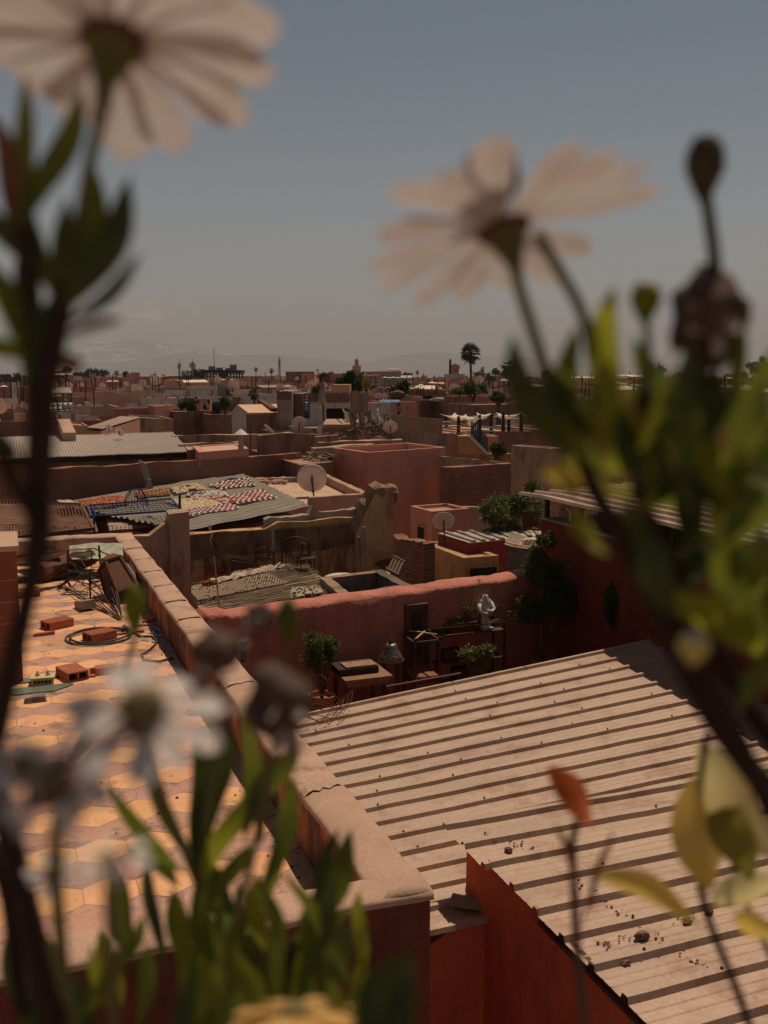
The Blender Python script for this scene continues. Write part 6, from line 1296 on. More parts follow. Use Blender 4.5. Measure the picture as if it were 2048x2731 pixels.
umb(1122,1024,108,22,crm,'single larger pale cream parasol just above the low terrace row',None,3,8)
umb(1152,1017,115,22,crm,'pale tent topped parasol left of the mosque building',None,3,8)
umb(1345,1010,120,24,crm,'pale pointed parasol right of the tall palm',None,3,8)
for i,x in enumerate((975,988,1001)): umb(x,998+(i%2),125,17,rdm,'dark red parasol on the terrace behind the dense green tree','dark red parasols behind the green tree')
for i,x in enumerate((1015,1030,1036)): umb(x,1031+(i%2)*3,95,14,rdm,'dark red parasol above the blue tarpaulin','dark red parasols above the blue tarpaulin')
for i,x in enumerate((308,292)): umb(x,1014,130,16,crm,('cream pavilion parasol right of the rounded skyline tree','lower cream pavilion parasol beside the right one')[i],None)
umb(10,1027,110,20,crm,'pale pointed parasol at the far left edge',None,2.5,8)
# hand placed far buildings  (z, near, right, left)
FH=[('pink_terrace_building','long pink terraced building behind the black steel frame posts',-.35,(425,1004),(492,1002),(418,1004),'pink',.3,[('f',.5,4.8,2,1.2)]),
('pink_house','pink plastered house with a row of dark openings below the black steel frame',-1.05,(592,1008),(646,1008),('d',8),'pink',.3,[('f',.15+.23*i,1.0,1.2,1.0) for i in range(4)]),
('terrace_building','long brown terrace building above the sunlit gable roof',-.9,(652,1003),(735,1003),('d',10),'brown',.3,[('f',.1+.12*i,1.2,1.3,1.3) for i in range(7)]),
('dark_far_house','dark flat roofed far house with roof units right of the lattice mast',.7,(790,991),(838,991),('d',8),'brown',.3,[]),
('terrace_building','low pink far house right of the dark flat roofed one',.25,(838,996.5),(870,998),('d',8),'pink',.3,[]),
('pink_house','long pink house below the massive square minaret',.3,(886,996.5),(952,996),('d',9),'pink',.3,[('f',.8,1.2,1.4,1)]),
('terrace_building','grey terrace building with railings under the skyline parasols',.55,(1020,991),(1070,990),('d',8),'grey',.3,[]),
('terrace_building','brown terrace building under the middle row of cream parasols',-1.1,(1020,1013),(1098,1012),('d',8),'brown',.2,[]),
('pink_house','pink house with two square windows left of the low cream parasols',-1.3,(1072,1020),(1104,1020),('d',6),'pink',.2,[('f',.6,.7,1.2,.7),('f',.2,.7,.8,.7)]),
('grey_block_house','small grey block house with a glazed top right of the dense green tree',-1.05,(975,1024),(1012,1023),('d',6),'grey',.2,[('f',.5,.2,2.0,.8)]),
('pink_columns_house','house with two fat pink chimneys right of the grey block house',-.6,(1012,1010),(1024,1010),('d',4),'pink',.2,[]),
('low_roof_house','low brown house with dark open verandas in front of the mosque building',-1.7,(1092,1042),(1215,1042),('d',6),'brown',.2,[('f',.2,.6,6,1.0),('f',.6,.6,5,1.0)]),
('white_panel_house','low white panelled house at the far left above the dish pair',-1.2,(32,1021),(64,1021),('d',6),'white',.2,[]),
('pink_house','pink house with dark balcony openings left of the dark netted house',-1.2,(648,1012),(700,1014),('d',7),'pink',.3,[('f',.3,.9,2.5,1.4),('f',.75,.9,1.5,1.4)]),
('roof_pergola_house','pale roofed pergola house above the tin clad house at the left',-.7,(192,1010),(222,1010),('d',6),'white',.2,[('f',.5,.7,3.5,2.5)]),
('white_house','small white house with torn awnings right of the pale roofed pergola',-1.9,(236,1035),(286,1038),('d',6),'white',.2,[('f',.5,.5,1,.5)]),
('olive_wall_house','olive grey wall house with two dark slots at the left',-1.9,(183,1037),(236,1037),('d',5),'tan',.2,[('f',.4,.9,1.0,.5),('f',.85,.7,1.2,.6)]),
('white_terrace_house','low white terrace house right of the small grey spreading palm',-2.0,(635,1050),(740,1052),('d',6),'white',.2,[('f',.6,.5,1.2,.5)]),
('salmon_house','salmon house with a long row of arched openings behind the bamboo screens',-1.5,(820,1023),(905,1023),('d',8),'pink',.3,[('f',.1+.1*i,.6,1.0,1.2) for i in range(9)]),
('pink_long_house','long pink house with a dark cornice left of the bamboo screens',-1.4,(696,1018),(790,1020),('d',8),'pink',.3,[('f',.5,.8,1.0,1.2)]),
]
for n_,lb,z,ne,ri,le,m_,pa,wi in FH: H(n_,lb,z,ne,ri,le,-12,PL[m_],pa,wi)
# ---------- the rest of the rooftops, house by house ----------
LM=[(-40,'the far left edge'),(90,'the left stems'),(257,'the rounded skyline tree'),(380,'the tin clad house'),(495,'the twin masts'),(595,'the black steel frame'),(682,'the lone round palm'),(745,'the lattice mast'),(815,'the dark far house'),(885,'the salmon roof box'),(951,'the massive square minaret'),(1055,'the cream parasol terraces'),(1125,'the tiny far tower'),(1213,'the pink minaret'),(1256,'the tall palm'),(1357,'the dark spreading palm'),(1480,'the big green leaves'),(1650,'the tall dark bud stem'),(1757,'the slim mast'),(1900,'the withered flower head'),(2040,'the right edge trees')]
SZ={}; rng=random.Random(20)
def fl(kind,x,D,mname,nw):
    k=min(range(len(LM)),key=lambda i:abs(LM[i][0]-x)); side='left of' if x<LM[k][0] else 'right of'; 
    dist='nearest' if D<75 else ('near' if D<120 else ('middle distance' if D<190 else ('far' if D<290 else 'very distant')))
    key=(dist,mname,side,k); SZ[key]=SZ.get(key,0)+1; n=SZ[key]; od=['','second ','third ','fourth ','fifth ','sixth ','seventh ','eighth ','ninth ','tenth ','eleventh ','twelfth '][min(n-1,11)]
    return f"{od}{dist} {mname} {kind} {side} {LM[k][1]}"
mk={'pink':('pink',PL['pink']),'rose':('rose red',mat('rose_plaster',(.44,.19,.14),c2=(.36,.15,.11),sc=.4,bump=0)),'brown':('brown',PL['brown']),'tan':('tan',PL['tan']),'salmon':('salmon',mat('salmon_far',(.60,.36,.26),c2=(.5,.28,.2),sc=.4,bump=0)),'grey':('grey',PL['grey']),'white':('whitish',PL['white']),'dusk':('dull red',mat('dusk_plaster',(.30,.13,.10),c2=(.24,.1,.08),sc=.4,bump=0))}
slots=[]
for D0,D1,n,x0,x1 in ((95,130,26,0,2048),(130,190,34,0,2048),(190,270,40,-20,2060),(270,400,48,-30,2070),(52,92,14,1370,2048),(55,90,9,-40,180),(46,60,8,1500,2048)):
    for i in range(n): slots.append((x0+(x1-x0)*(i+rng.random()*.9)/n,rng.uniform(D0,D1)))
fm=PL['earth']; flat=[]
for x,D in sorted(slots,key=lambda q:q[1]):
    z=rng.uniform(-3.3,-1.8)+min(1.2,(D-90)/300) ; w=rng.uniform(5,13)*(1+.3*(D>200)); 
    if D<130: z=min(z,-2.2); w*=.8
    if D<93: w*=.6
    if rng.random()<.12 and D>130: z+=.9
    ytop=1000-FPX*z/D
    c=ad(x,ytop,D); kk=rng.choice(('pink','pink','rose','brown','brown','tan','salmon','grey','white','dusk','dusk'))
    nw=rng.choice((0,1,2,3)) if D<260 else rng.choice((0,0,1)); wins=[('f',(i+1)/(nw+1),.8+rng.random()*.6,rng.uniform(.6,1.3),rng.uniform(.6,1.2)) for i in range(nw)]
    A=Vector((c.x,c.y,z))
    bx=(A.x,A.y)
    H('flat_roofed_house',fl('house',x,D,mk[kk][0],nw),z,(A.x,A.y,z),str(w) if False else (w,),('d',rng.uniform(4,9)),-12,mk[kk][1],rng.uniform(.25,.8),wins,roofm=PL[rng.choice(('earth','conc','tan'))],group='flat roofed houses of the old town',jit=.1,rim=.25)
    flat.append((x,D,z,A,w,kk))
# roof clutter on them: huts, dishes, tanks, canvas roofs
nd=0
for (x,D,z,A,w,kk) in flat:
    r_=rng.random()
    if r_<.35 and nd<46 and D<300:
        nd+=1; px_=x+rng.uniform(2,12); yb=1000-FPX*(z+.02)/ (D+2); rp=rng.uniform(.42,.75)*FPX/D
        t=thing('satellite_dish',fl('roof dish',x,D,'pale',0).replace('house',''),'satellite dish',tuple(ad(px_,yb,D+2)),0,'satellite dishes on the rooftops')
        r0=rp*D/FPX; M=Vector((math.sin(YAW+rng.uniform(-.3,.3)),math.cos(YAW),.55)).normalized().to_track_quat('Z','Y').to_matrix()
        b=MB(); b.lathe([(0,0),(r0*.6,r0*.06),(r0,r0*.19),(r0,r0*.17),(r0*.6,r0*.03),(0,-.03)],(0,0,r0*1.25),n=16,M=M); b.build('reflector',PL['dish'],t,local=True)
        b=MB(); b.tube([(0,0,0),(0,0,r0*1.2)],.04,5); b.build('mast',PL['iron'],t,local=True)
    elif r_<.6:
        q=A+Vector((w*rng.uniform(.3,.7),rng.uniform(1.5,3),0)); s_=rng.uniform(1,2.2); b=MB(); b.box(q.x,q.x+s_,q.y,q.y+s_,z-.6,z+rng.uniform(.6,1.6)); tag(b.build('roof_hut',rng.choice((PL['pink'],PL['tan'],PL['white'],mk['rose'][1]))),fl('roof hut',x,D,'small',0),'roof hut',group='stair huts on the roofs')
    elif r_<.78:
        q=A+Vector((w*.2,.5,0)); s_=w*.6; b=MB(); b.add([(q.x,q.y,z+.9),(q.x+s_,q.y,z+.95),(q.x+s_,q.y+3,z+1.3),(q.x,q.y+3,z+1.25)],[(0,1,2,3)]); o=b.build('roof_canopy',rng.choice((crm,PL['conc'],PL['white'],PL['grey'])));
        b=MB(); o.modifiers.new('s','SOLIDIFY').thickness=.06
        tag(o,fl('roof canopy',x,D,'flat',0),'canopy',group='flat canopies over roof terraces')
        for cx_,cy_ in ((0.1,.1),(s_-.1,.1),(s_-.1,2.9),(.1,2.9)): b=MB(); b.bar((q.x+cx_,q.y+cy_,z-.5),(q.x+cx_,q.y+cy_,z+.93+.11*cy_),.09); b.build('post',PL['iron'],o)
cb=MB(); cr2=random.Random(31)
for (x,D,z,A,w,kk) in flat:
    for i in range(int(9 if D<200 else 5)):
        q=A+Vector((w*cr2.random(),cr2.uniform(.4,4),0)); s_=cr2.uniform(.15,.7); k=cr2.random()
        if k<.3: cb.bar(q+Vector((0,0,-.5)),q+Vector((cr2.gauss(0,.1),0,cr2.uniform(.8,2.4))),.05+.0003*D,m=0)
        elif k<.75: cb.obox(q+Vector((0,0,s_*.3)),(s_,.1*s_,0),(-.1*s_,s_*.5,0),(0,0,s_*cr2.uniform(.4,1)),m=cr2.choice((1,2,3)))
        else: cb.bar(q+Vector((0,0,.5)),q+Vector((cr2.uniform(1,2.5),.2,.5)),.03,.55,m=cr2.choice((1,2,4)))
tag(cb.build('rooftop_clutter',[PL['iron'],PL['white'],PL['conc'],PL['grey'],mk['salmon'][1]]),'aerials crates laundry and odds and ends littering the far rooftops','rooftop clutter',kind='stuff')
# scattered garden trees and the wooded skyline
for i in range(18):
    x=rng.uniform(-20,2060); D=rng.uniform(150,420); zt=rng.uniform(-.4,1.4); yt=1000-FPX*zt/D*1.0; ftree(fl('garden tree',x,D,'dark',0),x,yt,yt+rng.uniform(9,16),rng.uniform(14,34),D,100+i,rng.choice((G4,G5)),260,group='garden trees among the far houses',name='garden_tree',clumps=7)
b=MB(); cr_=random.Random(9)
for i in range(5200):
    D=cr_.uniform(520,1500); x=cr_.uniform(-60,2110); q=ad(x,1000,D); n_=noise.noise(Vector((q.x*.012,q.y*.012,0))); hh=max(0,n_)*9+3; c=Vector((q.x,q.y,-13+cr_.random()*hh*1.55)); s_=cr_.uniform(1.4,3.6)
    leafquads(b,[c],s_*1.5,cr_,asp=.9)
tag(b.build('distant_woods',G5),'dark wooded belt of palm groves along the horizon','woods',kind='stuff')
b=MB()
for i in range(900):
    D=cr_.uniform(400,1700); q=ad(cr_.uniform(-60,2110),1000,D); w_=cr_.uniform(5,16); h_=cr_.uniform(5,10.5); b.box(q.x,q.x+w_,q.y,q.y+w_*.7,-13,-13+h_,cr_.choice((0,0,1,2,3)))
tag(b.build('distant_town',[mk['dusk'][1],mk['rose'][1],mk['salmon'][1],PL['tan']]),'endless low red and tan houses fading toward the horizon','town',kind='stuff')
# ---------- air ----------
b=MB(); b.box(-6500,12500,-450,14500,-14.2,640)
hm=bpy.data.materials.new('air'); hm.use_nodes=True; t_=hm.node_tree; t_.nodes.clear(); pv=N(t_,'ShaderNodeVolumePrincipled'); pv.inputs['Color'].default_value=(.78,.80,.86,1); pv.inputs['Density'].default_value=.00015; pv.inputs['Anisotropy'].default_value=.0; oo=N(t_,'ShaderNodeOutputMaterial'); t_.links.new(pv.outputs[0],oo.inputs['Volume'])
tag(b.build('haze',hm),kind='stuff')
# ---------- flowering plants in front of the camera ----------
def px2m(D): return D*1.03/FPX
LC=dict(d=leafmat('daisy_leaf_dark',(.04,.055,.012),(.07,.09,.018),tr=.28,sc=60),m=leafmat('daisy_leaf',(.11,.145,.018),(.17,.19,.025),tr=.48,sc=60),
 b=leafmat('daisy_leaf_bright',(.32,.34,.03),(.24,.27,.025),tr=.6,sc=50),y=leafmat('leaf_yellow',(.90,.64,.12),(.80,.60,.16),tr=.6,sc=45),p=leafmat('leaf_pale',(.80,.74,.30),(.85,.72,.36),tr=.6,sc=45),
 o=leafmat('leaf_orange',(.62,.15,.03),(.42,.09,.02),tr=.4,sc=60),r=leafmat('leaf_reddish',(.24,.07,.045),(.16,.08,.03),tr=.3,sc=60),g=leafmat('leaf_gold',(.34,.26,.04),(.25,.25,.04),tr=.45,sc=50))
STM=mat('woody_stem',(.055,.032,.026),c2=(.035,.022,.018),sc=60,bump=.2,bs=300); STG=mat('green_stem',(.14,.14,.06),c2=(.09,.10,.04),sc=60,bump=0); 
PW=leafmat('bright_petal',(.74,.70,.68),(.60,.54,.52),tr=.3,sc=60); PET=leafmat('white_petal',(.70,.67,.66),(.62,.54,.53),tr=.26,sc=70,rough=.6); DRY=mat('dried_flower',(.09,.055,.042),c2=(.22,.15,.12),sc=140,bump=.5,bs=300,bd=.002); CAL=leafmat('calyx_green',(.09,.10,.02),(.13,.12,.03),tr=.15,sc=80)
def leaf(pl,x0,y0,x1,y1,w,c,D,dD=0,bend=.12,tw=0,name='leaf',fr=.62,lab=None):
    a=ad(x0,y0,D); e=ad(x1,y1,D+dD); d=e-a; L_=d.length; d=d/L_; sd_=d.cross(FW).normalized(); sd_=Matrix.Rotation(tw,3,d)@sd_; nr=sd_.cross(d); W_=w*px2m(D)*.5; b=MB(); n=9
    for i in range(n+1):
        u=i/n; k=(u**.75)*(1-u**(1/(1-fr)*.95))*1.55 if u<1 else 0; k=max(.07 if i<n else .0,min(1,k*1.05)); p=a+d*L_*u+nr*(bend*L_*math.sin(math.pi*u))+sd_*(.05*L_*math.sin(u*5+x0))
        for j in(-1,-.5,0,.5,1): b.v.append(p+sd_*(W_*k*j)+nr*(-.22*W_*k*(1-abs(j))))
    b.f=[(i*5+j,i*5+j+1,(i+1)*5+j+1,(i+1)*5+j) for i in range(n) for j in range(4)]; b.m=[0]*len(b.f)
    o=b.build(name,LC[c] if isinstance(c,str) else c,pl,smooth=True)
    return o
def stem(pl,pts,w,D,m=None,w1=None,name='stem'):
    P=[]; q=[ad(x,y,(D if not isinstance(D,(list,tuple)) else D[0]+(D[1]-D[0])*i/(len(pts)-1))) for i,(x,y) in enumerate(pts)]
    for i in range(len(q)-1):
        p0=q[max(0,i-1)];p1=q[i];p2=q[i+1];p3=q[min(len(q)-1,i+2)]
        for k in range(5):
            t_=k/5; P.append(.5*((2*p1)+(p2-p0)*t_+(2*p0-5*p1+4*p2-p3)*t_*t_+(3*p1-p0-3*p2+p3)*t_**3))
    P.append(q[-1]); D0=D if not isinstance(D,(list,tuple)) else D[0]; r0=w*px2m(D0)/2; r1=(w1 or w*.7)*px2m(D0)/2; n=len(P)
    b=MB(); b.tube(P,[r0+(r1-r0)*i/(n-1) for i in range(n)],8); return b.build(name,m or STM,pl,smooth=True)
def flower(pl,x,y,D,L_,n=15,tilt=.55,roll=0,skip=(),mpet=None,wid=.24,cal=.2,seed=0,face=-1,cup=.0,name='flower'):
    """open daisy: calyx mesh as the flower, petals and disc as its pieces; face -1 shows the underside"""
    c=ad(x,y,D); r_=px2m(D)*L_; up=Vector((0,0,1)); n_=(up*math.sqrt(1-tilt*tilt)-FW*(tilt*face)).normalized(); n_=Matrix.Rotation(roll,3,FW)@n_
    e1=(Matrix.Rotation(roll,3,FW)@RT); e2=n_.cross(e1); M=Matrix((e1,e2,n_)).transposed(); b=MB(); k=r_*cal
    b.lathe([(k*.22,-k*2.4),(k*.3,-k*2.1),(k*.62,-k*1.2),(k*.98,-k*.35),(k*1.02,-k*.05),(k*.8,0)],c,n=14,M=M); f=b.build(name,CAL,pl,smooth=True)
    rng=random.Random(seed)
    for i in range(n):
        if i in skip: continue
        a=2*math.pi*(i+.25*rng.uniform(-1,1))/n; l=r_*rng.uniform(.84,1.05); d=(e1*math.cos(a)+e2*math.sin(a)+n_*(cup+rng.uniform(-.10,.10))).normalized(); s_=n_.cross(d).normalized(); nn=d.cross(s_); w_=r_*wid*.5*rng.uniform(.85,1.1); b=MB(); m_=8
        for q in range(m_+1):
            u=q/m_; kk=min(1,.28+.9*u) if u<.72 else math.sqrt(max(0,1-((u-.72)/.285)**2)); p=c+d*(k*.6+(l-k*.6)*u)-nn*(.10*l*u*u)
            for j in(-1,-.5,0,.5,1): b.v.append(p+s_*(w_*kk*j)+nn*(.20*w_*abs(j)))
        b.f=[(q*5+j,q*5+j+1,(q+1)*5+j+1,(q+1)*5+j) for q in range(m_) for j in range(4)]; b.m=[0]*len(b.f); b.build('petal',mpet or PET,f,smooth=True)
    b=MB(); b.lathe([(k*.9,.0),(k*.95,k*.3),(k*.6,k*.6),(0,k*.7)],c,n=14,M=M); b.build('disc',mat('disc_tan',(.22,.17,.08),c2=(.10,.09,.04),sc=120,bump=0),f)
    b=MB(); b.lathe([(k*1.35,k*.05),(k*1.1,-k*.12),(k*.7,-k*.3)],c,n=14,M=M); b.build('petal_base',mat('maroon_base',(.16,.035,.045),bump=0),f,smooth=True)
    return f
def head(pl,x,y,D,r,mats='dry',sc=(1,1,1.2),seed=0,pet=0,name='withered_flower'):
    c=ad(x,y,D); k=px2m(D); b=MB(); b.blob(c,r*k,3,.22,sc,seed=seed); f=b.build(name,DRY if mats=='dry' else (CAL if mats=='cal' else mats),pl,smooth=True); rng=random.Random(seed+5)
    for i in range(pet):
        a=rng.random()*6.28; d=Vector((math.cos(a)*.8,math.sin(a)*.8,rng.uniform(-1,.5))).normalized(); s_=d.orthogonal().normalized()*r*k*.2; p=c+d*r*k*.7; l=r*k*rng.uniform(.7,1.2); dn=(d+Vector((0,0,-.5))).normalized()
        b=MB(); b.add([p-s_*.5,p+s_*.5,p+dn*l*.6+s_,p+dn*l+s_*.2,p+dn*l*.95-s_*.4,p+dn*l*.55-s_],[(0,1,2,3,4,5)]); b.build('shrivelled_petal',mat('shrivelled',(.55,.44,.40),c2=(.3,.2,.17),sc=90,bump=0),f)
    return f
def bud(pl,x,y,D,rx,ry,m=None,tip=None):
    c=ad(x,y,D); k=px2m(D); b=MB(); b.lathe([(rx*.15*k,-ry*1.1*k),(rx*.55*k,-ry*.7*k),(rx*k,-ry*.1*k),(rx*.95*k,ry*.35*k),(rx*.6*k,ry*.7*k),(0,ry*.85*k)],c,n=14); f=b.build('bud',m or CAL,pl,smooth=True)
    b=MB(); b.blob(c+Vector((0,0,ry*.6*k)),rx*.7*k,2,.2,(1,1,.6)); b.build('bud_tip',tip or DRY,f); return f
def plant(name,label,x,y,D): return thing(name,label,'flowering plant',tuple(ad(x,y,D)))
# 1 tall plant at the left with the big flower above
pl=plant('daisy_plant','tall blurred white daisy plant on the left with the largest flower at the top',130,2800,.36); D=.30
stem(pl,[(150,2800),(95,2520),(30,2260),(-16,2050),(2,1900),(60,1650)],76,(.36,.32),w1=50); stem(pl,[(60,1650),(96,1480),(108,1300),(98,1000),(78,740),(66,600)],52,(.32,.30),w1=50); stem(pl,[(100,1480),(108,1300),(100,1100),(92,900)],72,.305,w1=56)
stem(pl,[(102,1260),(118,1050),(150,880),(178,760)],78,.30); stem(pl,[(165,850),(205,640),(240,430),(290,240)],34,(.30,.30),STG,30); stem(pl,[(-30,1150),(40,1290),(95,1400)],44,.30)
flower(pl,302,110,.30,430,15,.38,.12,seed=3,wid=.42,cal=.155,cup=-.04)
for a in ((165,870,352,470,100,'d',.0,-.1),(178,880,385,680,50,'d',.01,.1),(150,850,165,520,85,'d',-.01,.1),(165,860,255,430,92,'m',.01,-.1),(62,640,48,190,82,'m',0,.1),(70,640,208,225,88,'m',.01,.05),(70,620,-30,300,76,'r',0,.1),
          (80,720,-50,540,90,'d',0,.1),(60,1040,-40,640,80,'m',0,.1),(100,900,70,560,96,'d',.01,0),(150,900,330,838,38,'r',0,.1),(60,960,-40,900,70,'b',0,0),(140,960,225,975,66,'r',0,.1),(95,1000,150,760,90,'d',0,0),(40,900,-10,700,70,'m',.0,0),(90,760,10,480,80,'d',.01,.1),(130,800,100,600,84,'m',.02,0),(60,1250,-60,1100,60,'d',0,0)):
    leaf(pl,*a[:5],a[5],D,a[6],a[7],tw=.4*math.sin(a[0]))
# 2 right hand plant
pl=plant('daisy_plant','tall blurred white daisy plant on the right with a wilted twin flower and buds',2200,2300,.36); D=.33
stem(pl,[(2200,2300),(2010,2060),(1880,1880),(1760,1640),(1650,1420),(1570,1270),(1530,1060)],76,(.36,.33),w1=34); stem(pl,[(2180,2120),(2010,1900),(1900,1700),(1800,1500),(1700,1290),(1735,1040)],66,(.36,.33),w1=30)
stem(pl,[(1500,1180),(1450,980),(1395,800),(1368,700)],34,.33,STG,30); stem(pl,[(1600,1120),(1560,860),(1490,720),(1435,620)],30,.335,STG,28); stem(pl,[(1840,1180),(1890,900),(1908,740),(1888,560),(1880,500)],34,.34,mat('dark_green_stem',(.06,.06,.025),bump=0),30); stem(pl,[(1690,1120),(1725,960),(1722,850)],26,.34,STG)
f=flower(pl,1345,615,.33,380,16,.38,-.26,skip=(),seed=8,wid=.27,cal=.14,cup=.10)
head(pl,1312,462,.322,64,'dry',(1.1,1,1),3,0)
for a in ((1350,600,1225,440,58),(1345,620,1265,400,66),(1330,640,1215,500,50)): leaf(pl,*a,PET,.335,.0,.05,name='petal')
bud(pl,1880,440,.34,50,88,mat('dark_bud',(.075,.06,.03),c2=(.13,.09,.05),sc=90)); bud(pl,1722,800,.34,40,58,LC['b'],PET); head(pl,1890,850,.34,92,'dry',(1,1,1.25),9,14); bud(pl,1850,1725,.30,44,46,LC['p'],PET)
for a in ((1500,1230,1362,890,100,'d'),(1545,1180,1522,870,82,'m'),(1600,1200,1648,760,104,'b'),(1620,1190,1600,900,90,'m'),(1580,1180,1468,960,80,'d'),(1700,1260,1612,940,100,'g'),(1800,1220,1705,890,92,'m'),(1900,1210,1995,800,76,'m'),(1600,1260,1385,1060,96,'m'),(1800,1310,1545,1175,104,'b'),(1700,1360,1955,1090,130,'b'),
          (1850,1360,1695,1080,110,'d'),(1960,1330,2070,880,96,'m'),(1650,1290,1910,1335,110,'b'),(1900,1370,2080,1130,120,'m'),(1690,1330,1490,1235,70,'g'),(1850,1460,2060,1240,120,'m'),(1900,1420,2075,1760,150,'m'),(1770,1560,2030,1755,160,'b'),(1760,1500,1645,1330,96,'d'),(1810,1640,1690,1420,120,'d'),(1560,1330,1440,1250,60,'g'),(1780,1250,1850,900,100,'d'),(1860,1260,1900,980,110,'d'),(1950,1260,2040,1020,100,'m'),
          (1500,1150,1410,1000,90,'d'),(1660,1220,1760,1000,90,'m'),(1560,1260,1500,1080,80,'m'),(1740,1320,1640,1100,90,'d'),(1960,1450,2070,1300,120,'m'),(1990,1600,2060,1420,90,'m'),(1820,1320,1790,1060,100,'m'),(1930,1350,1840,1150,110,'b'),(1600,1240,1560,1060,90,'g'),(1980,1900,2080,1700,90,'m')):
    leaf(pl,*a,D+.02*math.sin(a[0]*1.7),.015*math.sin(a[1]),.1*math.sin(a[2]),tw=.5*math.sin(a[3]))
stem(pl,[(1700,1500),(1800,1640),(1960,1960),(2100,2250)],46,.345,w1=60)
rng=random.Random(44)
for i in range(24):
    x=rng.uniform(1540,2060); y=rng.uniform(1150,1500); leaf(pl,x,y,x+rng.uniform(-130,150),y-rng.uniform(90,270),rng.uniform(80,130),rng.choice('dmmbbbg'),rng.uniform(.30,.38),.02,rng.uniform(-.1,.15),tw=rng.uniform(-.8,.8))
for i in range(5):
    x=rng.uniform(1800,2060); y=rng.uniform(1450,2000); leaf(pl,x,y,x+rng.uniform(-120,120),y-rng.uniform(90,240),rng.uniform(90,140),rng.choice('ddm'),rng.uniform(.32,.38),.02,rng.uniform(-.1,.15),tw=rng.uniform(-.8,.8))
# 3 yellowing plant at the lower right
pl=plant('yellowing_plant','plant with yellow leaves and one orange leaf at the lower right',1600,2900,.5); D=.45
stem(pl,[(1580,2850),(1545,2600),(1532,2400),(1528,2240),(1545,2180)],30,.46,mat('brown_twig',(.13,.075,.055),sc=70),18); stem(pl,[(2040,2850),(1965,2640),(1890,2450),(1862,2300),(1870,2060),(1885,1960)],24,.47,w1=18); stem(pl,[(2060,2560),(1970,2360),(1950,2250)],18,.46)
for a in ((1585,2195,1462,2040,105,'o',.02,.15),(1905,2370,1845,2070,230,'y',.02,.1),(1990,2350,1930,2110,150,'g',.02,-.1),(2080,2290,1840,1990,180,'p',.02,.1),(1862,2450,1580,2318,95,'y',.03,.12),(2080,2330,1900,2420,120,'p',0,.1),(2080,2490,1950,2450,90,'y',0,.1),(1560,2400,1480,2190,26,'r',0,.1),(1590,2440,1625,2210,28,'r',0,.1),(1560,2480,1600,2300,22,'r',0,.1),(2070,2200,1990,2000,90,'y',0,0)):
    leaf(pl,*a[:6],D,a[6],a[7],tw=.3*math.sin(a[0]))
# 4 leafy plant in the middle of the lower left
pl=plant('daisy_plant','bushy green daisy plant with withered brown flower heads at the lower left centre',560,2850,.52); D=.50
stem(pl,[(560,2850),(585,2640),(560,2480),(520,2330)],34,D,w1=24); stem(pl,[(575,2600),(640,2420),(690,2200),(745,1960)],24,(D,.33),STG); stem(pl,[(530,2360),(560,2100),(585,1900),(582,1790)],22,(D,.33),STG); stem(pl,[(520,2340),(430,2120),(395,1990)],22,(D,.24),STG); stem(pl,[(700,2850),(760,2600),(830,2420)],26,D); stem(pl,[(330,1790),(360,1700),(355,1640)],14,.5,STG)
for a in ((505,2330,300,2085,92,'m'),(525,2330,420,1990,96,'d'),(535,2320,505,1945,88,'d'),(560,2300,605,1950,96,'d'),(600,2260,668,1890,88,'m'),(640,2240,770,1990,70,'m'),(700,2390,800,2080,80,'m'),(800,2520,948,2215,96,'m'),(815,2470,905,2210,60,'d'),(770,2560,940,2420,70,'m'),(640,2520,555,2300,84,'d'),(540,2350,640,2120,80,'b'),(480,2360,340,2250,70,'m'),(560,2420,660,2250,76,'m'),(600,2450,520,2230,80,'d'),(690,2250,720,2060,70,'d'),(730,2130,790,1960,60,'m')):
    leaf(pl,*a,D+.03*math.sin(a[0]*1.3),.02*math.sin(a[1]),.12*math.sin(a[2]),tw=.6*math.sin(a[3]))
rng=random.Random(12)
for i in range(44):
    x=rng.uniform(300,960); y=rng.uniform(2540,2800); leaf(pl,x,y,x+rng.uniform(-110,130),y-rng.uniform(190,330),rng.uniform(50,88),rng.choice('dmmb'),D+rng.uniform(-.07,.05),.02,rng.uniform(-.1,.15),tw=rng.uniform(-.8,.8))
head(pl,742,1880,.33,84,'dry',(1,1,1.25),1,10); head(pl,582,1735,.33,60,'dry',(1.1,1,.9),2,9); bud(pl,357,1620,.45,30,75,LC['b'],DRY); bud(pl,768,1650,.40,28,70,LC['m'],DRY); stem(pl,[(745,1960),(765,1780),(768,1700)],16,.41,STG)
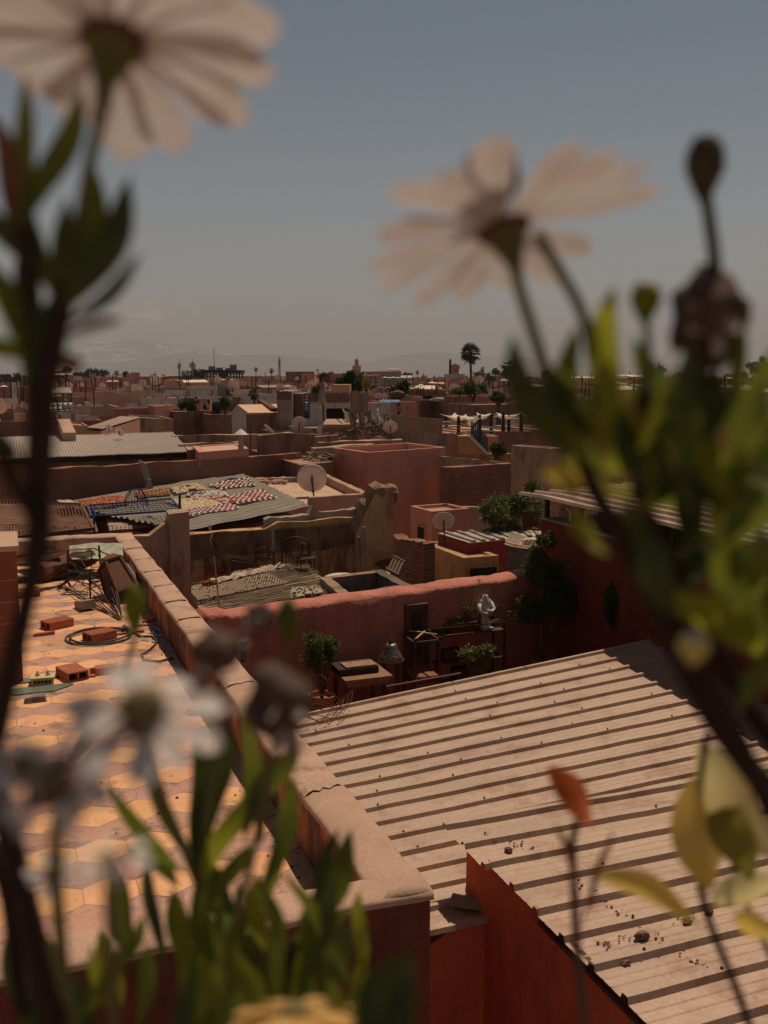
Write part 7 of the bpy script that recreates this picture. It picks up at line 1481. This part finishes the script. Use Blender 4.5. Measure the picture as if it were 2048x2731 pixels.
flower(pl,385,1905,.24,225,10,.5,.3,seed=21,wid=.40,cal=.26,face=1,mpet=PW); head(pl,380,1880,.236,54,MC['disc_tan'],(1.2,1,.8),6); stem(pl,[(560,1800),(640,1690),(700,1640)],12,.41,STG); head(pl,690,1640,.40,34,'dry',(1,1,1),14,10)
leaf(pl,150,2050,420,1840,46,'m',.55,0,.05)
# 5 white flowers at the lower left
pl=plant('daisy_plant','blurred daisy plant with several small white blooms at the lower left corner',170,2850,.45); D=.42
stem(pl,[(200,2850),(170,2600),(152,2380),(150,2180)],36,(.40,.24),STG); stem(pl,[(310,2850),(300,2620),(288,2340)],28,(.40,.24),STG); stem(pl,[(60,2700),(20,2400),(-30,2250)],50,.36)
flower(pl,140,2090,.24,185,9,.5,-.4,seed=31,wid=.40,cal=.34,mpet=PW,face=1); flower(pl,60,2040,.24,110,9,.3,.4,seed=33,wid=.45,cal=.3,mpet=PW,face=1); flower(pl,290,2290,.24,120,7,.22,.1,seed=35,wid=.34,cal=.2,mpet=PW,face=1); flower(pl,135,2330,.32,70,8,.7,.3,seed=37,wid=.5,cal=.25,mpet=PW,face=1)
for a in ((180,2700,120,2480,60,'m'),(190,2760,330,2520,70,'m'),(300,2740,240,2520,60,'b'),(80,2800,10,2500,80,'d'),(250,2800,200,2600,70,'d'),(310,2600,390,2440,50,'m')): leaf(pl,*a,D,.01,.1)
# 6 low blooms at the bottom edge
pl=plant('daisy_plant','low blurred plant with a yellow bloom at the bottom edge',800,2950,.34); D=.33
stem(pl,[(800,2950),(790,2820),(785,2740)],30,D,STG); flower(pl,785,2700,.33,190,12,.35,.0,seed=41,wid=.42,cal=.22,mpet=leafmat('yellow_petal',(.72,.48,.16),(.6,.36,.12),tr=.4,sc=60))
for a in ((980,2800,1080,2530,170,'d'),(1040,2780,1100,2590,120,'d'),(640,2850,560,2560,80,'m'),(900,2850,880,2600,70,'m'),(470,2850,520,2600,80,'d')): leaf(pl,*a,.30 if a[0]>950 else D,.01,.1)
